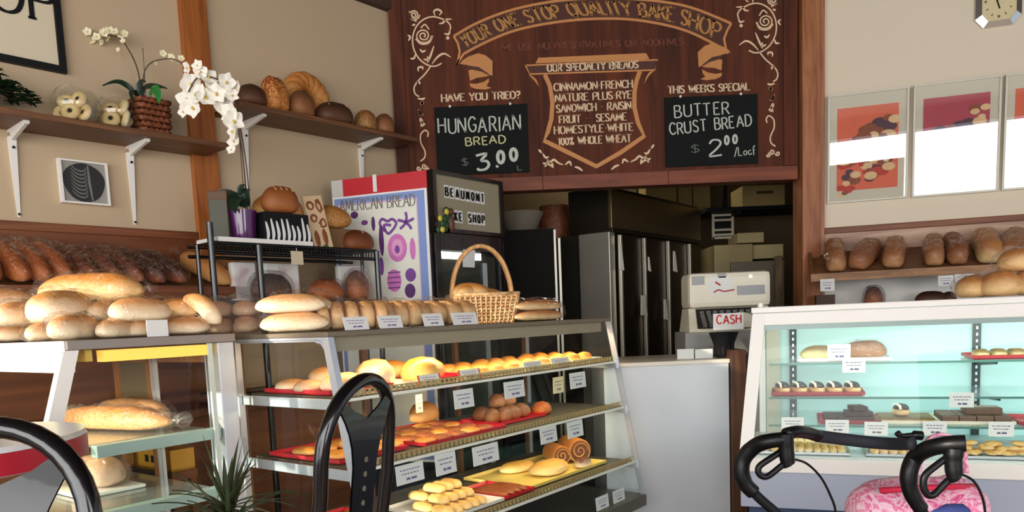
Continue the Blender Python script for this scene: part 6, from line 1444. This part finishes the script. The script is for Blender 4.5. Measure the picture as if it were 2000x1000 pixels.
rs('wrapped filled pastry on the left of the pale top shelf tray', a + w * .25, y0 + .10, z, .17, .10, .065, .1, M_nutty, 'wrapped pastries on the pale top shelf tray', 1)
bread('dark wrapped pastry on the right of the pale top shelf tray', RC.w((a + w * .74, y0 + .10, z)), .18, .12, .08, RC.ang - .1, mat=M_mid, bag=M_bag, seed=160, group='wrapped pastries on the pale top shelf tray')
a, c, y0, z = rt('red tray of flat filled pastries on the top glass shelf', 1898, 2060, 690, RZs[0], plain('tray_darkred', (156, 34, 44), .4), d=.22)
for i in range(4): rs('flat filled pastry on the red tray of the top glass shelf', a + (c - a) * (.16 + .22 * i), y0 + .08, z, (c - a) * .2, .13, .035, 0, M_nutty, 'flat filled pastries on the red top shelf tray', i, p=5)
a, c, y0, z = rt('red tray of five chocolate eclairs on the middle glass shelf', 1506, 1690, 760, RZs[1], plain('tray_darkred', (156, 34, 44), .4), d=.20, f=1)
def eclair(label, x, y, z, rz=0, L=.12, group='chocolate eclairs on the red tray', s=1):
    o = bpy.data.objects.new('eclair', None); COL.objects.link(o); o.location = RC.w((x, y, z)); o.rotation_euler = (0, 0, RC.ang + pi / 2 + rz); tag(o, label, 'pastry', group); o.scale = (s, s, s)
    local().loaf(L, .062, .045, n=12, m=12, bump=.003).build('choux', M_gold, o, smooth='all', loc=(0, 0, 0))
    local().loaf(L * .94, .057, .03, n=12, m=12, flat=.2).build('chocolate_icing', M_choc, o, smooth='all', loc=(0, 0, .022))
    local().tube([(-L * .40, .0, .030), (-L * .3, .0, .044), (L * .0, .003, .050), (L * .3, 0, .044), (L * .40, 0, .030)], .006, 8).build('cream_line', M_cream2, o, smooth='all', loc=(0, .016, -.002))
for i, nm in enumerate(('leftmost', 'second from left', 'middle', 'second from right', 'rightmost')): eclair(nm + ' of the five chocolate eclairs on the red tray', a + (c - a) * (.12 + .19 * i), y0 + .09, z, .25)
a, c, y0, z = rt('red tray of dark chocolate slabs on the lower glass shelf', 1598, 1722, 812, RZs[2], plain('tray_darkred', (156, 34, 44), .4), d=.24, f=2)
M_brownie = plain('brownie', (58, 36, 28), .6, var=.25, scale=40)
k = 0
for i in range(4):
    for j in range(2 if i < 3 else 2):
        tag(local().box(-.026, .026, -.045, .045, 0, .022, .004).build('chocolate_slab', M_brownie, None, loc=RC.w((a + (c - a) * (.2 + .2 * i), y0 + .06 + .1 * j, z)), rot=(0, 0, RC.ang + .05 * (k % 3 - 1))), 'dark chocolate slab lying on the red tray of the lower glass shelf', 'pastry', 'dark chocolate slabs on the red tray'); k += 1
for i, lv in enumerate((1, 1, 2)):
    tag(local().box(-.03, .03, -.05, .05, 0, .02, .004).build('chocolate_slab', M_brownie, None, loc=RC.w((a + (c - a) * (.55 + .2 * (i if i < 2 else .5)), y0 + .09, z + .0225 * lv)), rot=(0, 0, RC.ang + .1 * i)), ('dark slab on the second layer, left one', 'dark slab on the second layer, right one', 'topmost dark slab on the red tray')[i], 'pastry', 'dark chocolate slabs on the red tray')
a, c, y0, z = rt('pale tray with one round eclair and nut slices, lower glass shelf', 1716, 1836, 815, RZs[2], M_cream, d=.24, f=2)
eclair('single short chocolate eclair on the pale tray of nut slices', a + (c - a) * .42, y0 + .10, z + .022, .3, .085, 'single eclair', 1)
for i in range(4): tag(local().box(-.028, .028, -.09, .09, 0, .02, .004).build('nut_slice', M_nutty, None, loc=RC.w((a + (c - a) * (.16 + .22 * i), y0 + .115, z)), rot=(0, 0, RC.ang)), 'thin nut slice on the pale tray beneath the single eclair', 'pastry', 'nut slices on the pale tray')
a, c, y0, z = rt('pale tray of brown frosted squares on the lower glass shelf', 1838, 1985, 815, RZs[2], M_cream, d=.26, f=2)
M_frost = plain('frosted_brown', (104, 78, 64), .6, var=.15, scale=30)
for i in range(4):
    for j in range(2): tag(local().box(-.03, .03, -.05, .05, 0, .03, .005).build('frosted_square', M_frost, None, loc=RC.w((a + (c - a) * (.14 + .235 * i), y0 + .065 + .115 * j, z)), rot=(0, 0, RC.ang)), 'brown frosted square on the pale tray of the lower glass shelf', 'pastry', 'brown frosted squares on the lower glass shelf')
for i in range(2): tag(local().box(-.035, .035, -.05, .05, 0, .028, .005).build('frosted_square', M_frost, None, loc=RC.w((a + (c - a) * (.5 + .24 * i), y0 + .11, z + .0305)), rot=(0, 0, RC.ang)), ('left', 'right')[i] + ' frosted square stacked on the second layer, lower glass shelf', 'pastry', 'stacked frosted squares')
a, c, y0, z = rt('red tray right of the frosted squares, cut by the picture edge', 1992, 2080, 810, RZs[2], plain('tray_darkred', (156, 34, 44), .4), d=.24, f=2)
# deck trays
def heap(label, px, n, R, y, group, mat=M_cookie):
    P = fpt(RC, px, y, zl + .008); rn = random.Random(px)
    for i in range(n):
        lv = 0 if i < n * .55 else (1 if i < n * .85 else 2); k = 1 - lv * .38; a = rn.uniform(0, 2 * pi); rr = R * k * math.sqrt(rn.random())
        tag(local().loaf(.05, .045, .018, n=8, m=10, p=2.1, bump=.003, seed=i).build('cookie', mat, None, smooth='all', loc=RC.w((P.x + rr * cos(a), y + rr * .8 * sin(a), zl + .008 + lv * .017 + rn.random() * .003)), rot=(rn.uniform(-.2, .2), rn.uniform(-.2, .2), rn.uniform(0, 3))), label, 'cookie', group)
for px0, px1, nm in ((1462, 1528, 'shallow metal tray of nutty fingers at the left of the case deck'), (1532, 1660, 'shallow metal tray of pale filled fingers on the case deck'), (1690, 1795, 'shallow metal tray of small cookies on the case deck'), (1872, 2060, 'shallow metal tray with heaps of golden cookies on the deck')):
    a_, c_ = fpt(RC, px0, .0, zl), fpt(RC, px1, .0, zl); tray(nm, RC, a_.x, c_.x, -.04, .36, zl + .0005, plain('tray_metal', (190, 196, 196), .35, metal=.5), 'metal trays on the case deck', h=.014)
rn = random.Random(4)
def fingers(px0, px1, n, rows, mat, label, group):
    a_, c_ = fpt(RC, px0, .0, zl).x, fpt(RC, px1, .0, zl).x
    for r in range(rows):
        for i in range(n):
            tag(local().loaf(.085, .034, .028, p=4, n=8, m=10, bump=.003, seed=i + r).build('finger_pastry', mat, None, smooth='all', loc=RC.w((a_ + (c_ - a_) * (i + .5) / n, .02 + r * .09, zl + .006)), rot=(0, 0, RC.ang + pi / 2 + rn.uniform(-.15, .15))), label, 'pastry', group)
fingers(1470, 1522, 3, 4, M_cookie, 'nutty finger pastry on the leftmost deck tray', 'nutty fingers on the case deck')
M_fing = crust('finger_pale', (206, 166, 96), (240, 222, 170), bump=.7)
fingers(1542, 1650, 7, 4, M_fing, 'pale filled finger pastry on the second deck tray', 'pale fingers on the case deck')
fingers(1700, 1790, 5, 3, M_cookie, 'small cookie on the third deck tray behind the walker strap', 'small cookies on the case deck')
for px, nm in ((1886, 'behind the walker brake'), (1938, 'in the middle of the right deck tray'), (1984, 'at the picture edge on the right deck tray')): heap('golden cookie in the heap ' + nm, px, 16, .065, .06, 'golden cookies heaped ' + nm)
# cards
for x0, x1, y0, y1, yy, nm in ((1616, 1661, 657, 688, RYf[0] + .02, 'leaning against the wrapped pastries, top glass shelf'), (1645, 1690, 700, 728, RYf[0] - .006, 'hanging below the pale tray of the top glass shelf'), (1854, 1902, 767, 796, RYf[1] - .006, 'hanging over the frosted squares'), (1526, 1570, 815, 842, RYf[2] - .006, 'first from left along the lower glass shelf'), (1612, 1658, 820, 846, RYf[2] - .006, 'below the dark chocolate slabs'), (1688, 1734, 824, 851, RYf[2] - .006, 'below the left end of the nut slice tray'), (1802, 1849, 823, 851, RYf[2] - .006, 'below the right end of the nut slice tray'), (1930, 1980, 824, 853, RYf[2] - .006, 'below the frosted squares, near the picture edge')):
    price_card('white price card ' + nm, RC, x0, x1, y0, y1, yy, 'price cards in the right display case', lean=0, hang=.006 if 'lean' not in nm else 0, z=RZs[0] + .009 if 'lean' in nm else None, ink=M_inkp)
# buns in clear film on the right case
GB = 'bagged round buns on the right case'
def bun(label, px, y, z, R, H, seed): 
    P = RC.w(fpt(RC, px, y, z + .03)); P.z = z
    bread(label, P, R * 2, R * 1.9, H, RC.ang + seed, mat=crust('bun_gold', (186, 122, 62), (236, 196, 136)), bag=M_bag, seed=170 + seed, group=GB, p=2.1)
bun('bagged round bun at the left of the heap on the right case', 1903, .28, T2 + .001, .075, .095, 1); bun('bagged round bun in the middle of the heap on the right case', 1952, .24, T2 + .001, .085, .105, 2)
bun('bagged round bun at the picture edge on the right case', 2020, .26, T2 + .001, .09, .11, 3); bun('bagged bun stacked highest on the right case', 1990, .26, T2 + .10, .08, .095, 4)

# ------------------------------------------------------------------ foreground: table, stools, plant, walker, bag
P = at(130, 850, 1.62); R_ = .30
t = thing('bar_table', 'round white topped bar table with a red edge in the left foreground', 'table', W0, (P.x - R_, 1.62, 0)); zt3 = P.z
local().lathe([(0, zt3 - .012), (R_ - .002, zt3 - .012), (R_ - .004, zt3), (0, zt3)], seg=64).build('tabletop', plain('table_white', (214, 212, 210), .3, var=.01), t, smooth=True, loc=(0, 0, 0))
local().lathe([(0, zt3 - .062), (R_ - .01, zt3 - .062), (R_, zt3 - .058), (R_, zt3 - .0125), (0, zt3 - .0125)], seg=64).build('edge_band', plain('table_red', (176, 24, 44), .3, var=.02), t, smooth=True, loc=(0, 0, 0))
local().lathe([(0, .03), (.035, .03), (.035, zt3 - .063), (0, zt3 - .063)], seg=24).build('pedestal', M_black, t, smooth=True, loc=(0, 0, 0))
local().lathe([(0, 0), (.20, 0), (.20, .012), (.06, .03), (0, .03)], seg=32).build('foot', M_black, t, smooth=True, loc=(0, 0, 0))
ST = 1.205
def stool(label, loc, rz):
    t = thing('bar_stool', label, 'stool', W0, loc, 'black bar stools', rot=(0, 0, rz)); w = .135; lean = .07
    n = 20; pts = [(-w, .02, .62), (-w, .0, .80), (-w, -lean * .5, .98)]
    for k in range(n + 1):
        a = pi - k * pi / n; pts.append((w * cos(a), -lean * (.6 + .4 * sin(a)), ST - .158 + .145 * (sin(a)) ** .85 if 0 < k < n else ST - .158))
    pts += [(w, -lean * .5, .98), (w, .0, .80), (w, .02, .62)]
    local().tube(pts, .0142, 14).build('back_frame', M_black, t, smooth='all', loc=(0, 0, 0))
    yz = lambda z: -.002 - lean * max(0, min(1, (z - .66) / .44)) * .95
    zs = [.66, .72, .78, .84, .90, .96, 1.02, 1.06, 1.09, 1.115, 1.135, 1.15]
    def half(z): return .043 + .004 * (z - .66) / .4 + .062 * max(0, (z - 1.02) / .13) ** 1.6
    def notch(z): return 0 if z < 1.116 else .075 * ((z - 1.115) / .035) ** .7
    b = local()
    for face in (-1, 1):
        rows = []
        for z in zs:
            y = yz(z) + .002 * face; hw, nt = half(z), notch(z); rows.append([b.bm.verts.new((x, y, z)) for x in (-hw, -(hw + nt) / 2, -nt, nt, (hw + nt) / 2, hw)])
        for i, (A_, B_) in enumerate(zip(rows, rows[1:])):
            for q in (0, 1, 2, 3, 4):
                if q == 2 and zs[i] > 1.114: continue
                if q == 2 and notch(zs[i + 1]) == 0: b.face([A_[1], A_[4], B_[4], B_[1]]) if False else None
                if q != 2 or notch(zs[i]) > 0 : b.face([A_[q], A_[q + 1], B_[q + 1], B_[q]])
    bmesh.ops.remove_doubles(b.bm, verts=b.bm.verts, dist=.00005)
    sp = b.build('splat', plain('splat_black', (12, 13, 16), .35, coat=.3, var=.1), t, smooth='all', loc=(0, 0, 0), recalc=False)
    for k in range(13):
        z = 1.03 - k * .03; h = local(); h.tube([(0, yz(z) - .0035, z), (0, yz(z) + .0035, z)], .006, 10); h.build('hole', plain('hole_light', (120, 112, 100), .6), sp, smooth=True, loc=(0, 0, 0))
    local().lathe([(0, .60), (.165, .60), (.18, .615), (.18, .64), (.165, .665), (0, .67)], seg=32).build('seat', plain('vinyl_black', (20, 20, 22), .4), t, smooth=True, loc=(0, .17, 0))
    for sx in (-1, 1):
        for sy in (-1, 1): local().tube([(sx * .11, .17 + sy * .11, .60), (sx * .19, .17 + sy * .19, .0)], .0125, 12).build('leg', M_black, t, smooth=True, loc=(0, 0, 0))
    local().tube([(.17 * cos(a), .17 + .17 * sin(a), .24) for a in [k * 2 * pi / 32 for k in range(32)]], .009, 8, closed=True).build('foot_ring', M_black, t, smooth='all', loc=(0, 0, 0))
    return t
A = at(655, 760, 1.50)
s1 = stool('black bar stool with a tall hairpin back and pierced splat, in the centre foreground', (A.x, 1.50, 0), RAD(72))
B = at(-75, 900, .88)
s2_ = copy_tree(s1); s2_.location = (B.x, .86, 0); s2_.rotation_euler = (0, 0, RAD(178)); s2_['label'] = 'black bar stool cut by the left picture edge, its curved back nearest the viewer'

P = at(450, 1000, 2.02)
t = thing('dracaena', 'spiky green potted dracaena in front of the corner case', 'plant', W0, (P.x, 2.0, 0))
local().lathe([(0, 0), (.10, 0), (.13, .26), (.14, .26), (.14, .29), (.125, .29), (.12, .25), (0, .25)], seg=28).build('pot', plain('pot_terracotta', (140, 74, 48), .7), t, smooth=True, loc=(0, 0, 0))
local().tube([(0, 0, .25), (.01, 0, .5), (.0, .01, .84)], [.016, .013, .011], 8).build('stem', wood('cane', (92, 76, 54), (140, 120, 90), 'Z', 20), t, smooth='all', loc=(0, 0, 0))
rnd = random.Random(11)
M_spike = plain('spike_leaf', (64, 76, 46), .45, var=.4, scale=20)
for k in range(84):
    a = k * 2.4 + rnd.uniform(-.3, .3); el = rnd.uniform(-.15, 1.35); L = rnd.uniform(.15, .245); z0 = .735 + .09 * rnd.random(); w = rnd.uniform(.006, .010)
    d = Vector((cos(a) * cos(el), sin(a) * cos(el), sin(el))); side = Vector((-sin(a), cos(a), 0)); b = local(); rows = []
    for i in range(7):
        u = i / 6; p = Vector((0, 0, z0)) + d * (L * u) + Vector((0, 0, -.09 * u * u * cos(el))); ww = w * (1 - u ** 1.6) + .0004
        rows.append([b.bm.verts.new(p - side * ww), b.bm.verts.new(p + Vector((0, 0, -.003))), b.bm.verts.new(p + side * ww)])
    for A_, B_ in zip(rows, rows[1:]):
        for q in range(2): b.face([A_[q], A_[q + 1], B_[q + 1], B_[q]])
    b.build('leaf', M_spike, t, smooth='all', loc=(0, 0, 0), recalc=False)

# rollator
YW = 2.0
wx = at(1680, 900, YW).x
t = thing('rollator', 'black rollator walker with looped brake handles and padded back strap', 'walker', W0, (wx, 2.15, 0))
def wt(name, pts, r, par=None, mat=M_blackm, seg=12, sm=5, flat=1.0, up=None):
    P = [tuple(at(*q)) for q in pts]; P = smooth_pts(P, sm) if sm else P
    rr = r
    if isinstance(r, (list, tuple)):
        rr = [r[min(len(r) - 1, int(i / max(1, len(P) - 1) * (len(r) - 1)))] for i in range(len(P))]
    return MB().tube(P, rr, seg, flat=flat, up=up).build(name, mat, par or t, smooth='all')
M_grip = plain('grip_black', (9, 9, 12), .4, spec=.35)
def legs(pts, side):
    P = at(*pts); 
    MB().tube([tuple(P), (P.x + side * .01, P.y + .04, .62), (P.x + side * .06, P.y - .10, .17)], .0125, 12).build('rear_leg', M_black, t, smooth=True)
    MB().tube([(P.x + side * .01, P.y + .04, .64), (P.x + side * .06, P.y + .46, .17)], .0125, 12).build('front_leg', M_black, t, smooth=True)
    for dy in (-.10, .46):
        c = Vector((P.x + side * .06, P.y + dy, .10)); b = MB(); b.tube([(c.x - .014, c.y, c.z), (c.x + .014, c.y, c.z)], .10, 28); w = b.build('wheel', M_blackm, t, smooth=True)
        b = MB(); b.tube([(c.x - .017, c.y, c.z), (c.x + .017, c.y, c.z)], .055, 20); b.build('hub', plain('hub_grey', (120, 120, 124), .5), w, smooth=True)
        b = MB(); b.box(c.x - .024, c.x - .018, c.y - .012, c.y + .012, .09, .20); b.box(c.x + .018, c.x + .024, c.y - .012, c.y + .012, .09, .20); b.box(c.x - .024, c.x + .024, c.y - .012, c.y + .012, .195, .205); b.build('fork', M_black, t)
YR_ = 1.86
# left side
wt('handle_grip', [(1532, 858, YW - .06), (1500, 862, YW - .05), (1474, 872, YW - .02), (1453, 894, YW), (1448, 920, YW), (1456, 945, YW), (1472, 962, YW)], [.020, .021, .022, .022, .021, .020], mat=M_grip, seg=16)
wt('handle_tube', [(1462, 948, YW), (1480, 970, YW), (1520, 1005, YW)], .0135)
wt('brake_housing', [(1533, 846, YW - .06), (1535, 870, YW - .06), (1538, 900, YW - .06), (1541, 908, YW - .06)], [.021, .020, .019, .015], mat=M_grip)
wt('brake_lever', [(1528, 880, YW - .05), (1505, 895, YW - .06), (1484, 910, YW - .06), (1481, 922, YW - .06), (1488, 930, YW - .06), (1500, 930, YW - .06), (1520, 915, YW - .06), (1536, 902, YW - .06)], .0085, mat=M_grip)
wt('brake_cable', [(1545, 896, YW - .05), (1575, 905, YW - .04), (1603, 932, YW), (1622, 968, YW + .02), (1632, 1000, YW + .04), (1634, 1060, YW + .05)], .0033, seg=7)
# strap
wt('strap_end', [(1535, 848, YW - .06), (1556, 843, YW - .04), (1580, 846, YW), (1598, 852, YW + .02)], .017, mat=M_grip, up=(0, 0, 1), flat=1)
wt('back_strap', [(1594, 851, YW + .02), (1640, 857, YW + .05), (1700, 864, YW + .03), (1750, 867, YW - .04), (1782, 866, YR_ - .02)], .011, mat=plain('strap_cloth', (34, 36, 46), .75), flat=1.55, up=(0, 0, 1))
wt('strap_clip', [(1752, 845, YR_), (1758, 850, YR_), (1770, 851, YR_), (1785, 850, YR_), (1800, 851, YR_)], [.008, .006, .007, .012, .012], mat=M_grip)
# right side
wt('handle_grip', [(1886, 866, YR_ - .10), (1850, 868, YR_ - .08), (1812, 877, YR_ - .04), (1788, 893, YR_), (1776, 920, YR_), (1776, 950, YR_), (1788, 978, YR_), (1800, 995, YR_)], [.021, .021, .021, .021, .020, .019, .018], mat=M_grip, seg=16)
wt('handle_tube', [(1790, 980, YR_), (1802, 1000, YR_), (1818, 1030, YR_)], .0135)
wt('brake_housing', [(1864, 875, YR_ - .09), (1862, 895, YR_ - .09), (1864, 925, YR_ - .09), (1868, 932, YR_ - .09)], [.022, .020, .019, .014], mat=M_grip)
wt('brake_lever', [(1855, 890, YR_ - .08), (1830, 908, YR_ - .08), (1806, 930, YR_ - .08), (1805, 955, YR_ - .08), (1815, 968, YR_ - .08), (1828, 963, YR_ - .08), (1845, 945, YR_ - .08), (1860, 932, YR_ - .08)], .0085, mat=M_grip)
wt('brake_cable', [(1874, 925, YR_ - .08), (1900, 938, YR_ - .06), (1916, 965, YR_ - .03), (1924, 1000, YR_), (1924, 1060, YR_ + .03)], .0033, seg=7)
legs((1520, 1005, YW), -1); legs((1818, 1030, YR_), 1)
PL, PRr = at(1520, 1005, YW), at(1818, 1030, YR_)
MB().box(PL.x - .0, PRr.x - .0, 2.02, 2.34, .555, .585, .008).build('seat', M_blackm, t)
MB().tube([(PL.x + .0, 2.05, .54), (PRr.x, 1.92, .54)], .012, 10).build('cross_bar', M_black, t, smooth=True)
# pink bag on the walker seat
P = at(1790, 960, 2.18)
M_pinkbag = ramp_noise('bag_pink', [(.26, (120, 100, 170)), (.36, (226, 80, 140)), (.48, (246, 214, 226)), (.56, (232, 96, 150)), (.7, (250, 226, 234))], 13, .6, distortion=2.5)
t = thing('pink_tote_bag', 'pink and white patterned tote bag on the walker seat', 'bag', W0, (P.x, 2.18, .586))
b = local(); b.loaf(.40, .22, .185, p=5, flat=.5, n=26, m=26, bump=.03, seed=7, fr=6); b.build('body', M_pinkbag, t, smooth='all', loc=(0, 0, 0))
b = local(); b.tube([(-.14, -.06, .172), (-.05, -.09, .182), (.06, -.08, .18), (.15, -.03, .165)], .009, 8); b.build('piping', plain('bag_red', (206, 30, 66), .6), t, smooth='all', loc=(0, 0, 0))
b = local(); b.tube(smooth_pts([(.02, .03, .20), (.05, .04, .29), (.10, .05, .31), (.16, .05, .28), (.17, .04, .19)], 5), .014, 8, flat=.4); b.build('handle', M_pinkbag, t, smooth='all', loc=(0, 0, 0))
b = local(); b.ell((.03, -.10, .10), .08, .02, .035, bump=.4); b.build('blue_pattern', plain('bag_blue', (70, 84, 150), .6, var=.2), t, smooth='all', loc=(0, 0, 0))
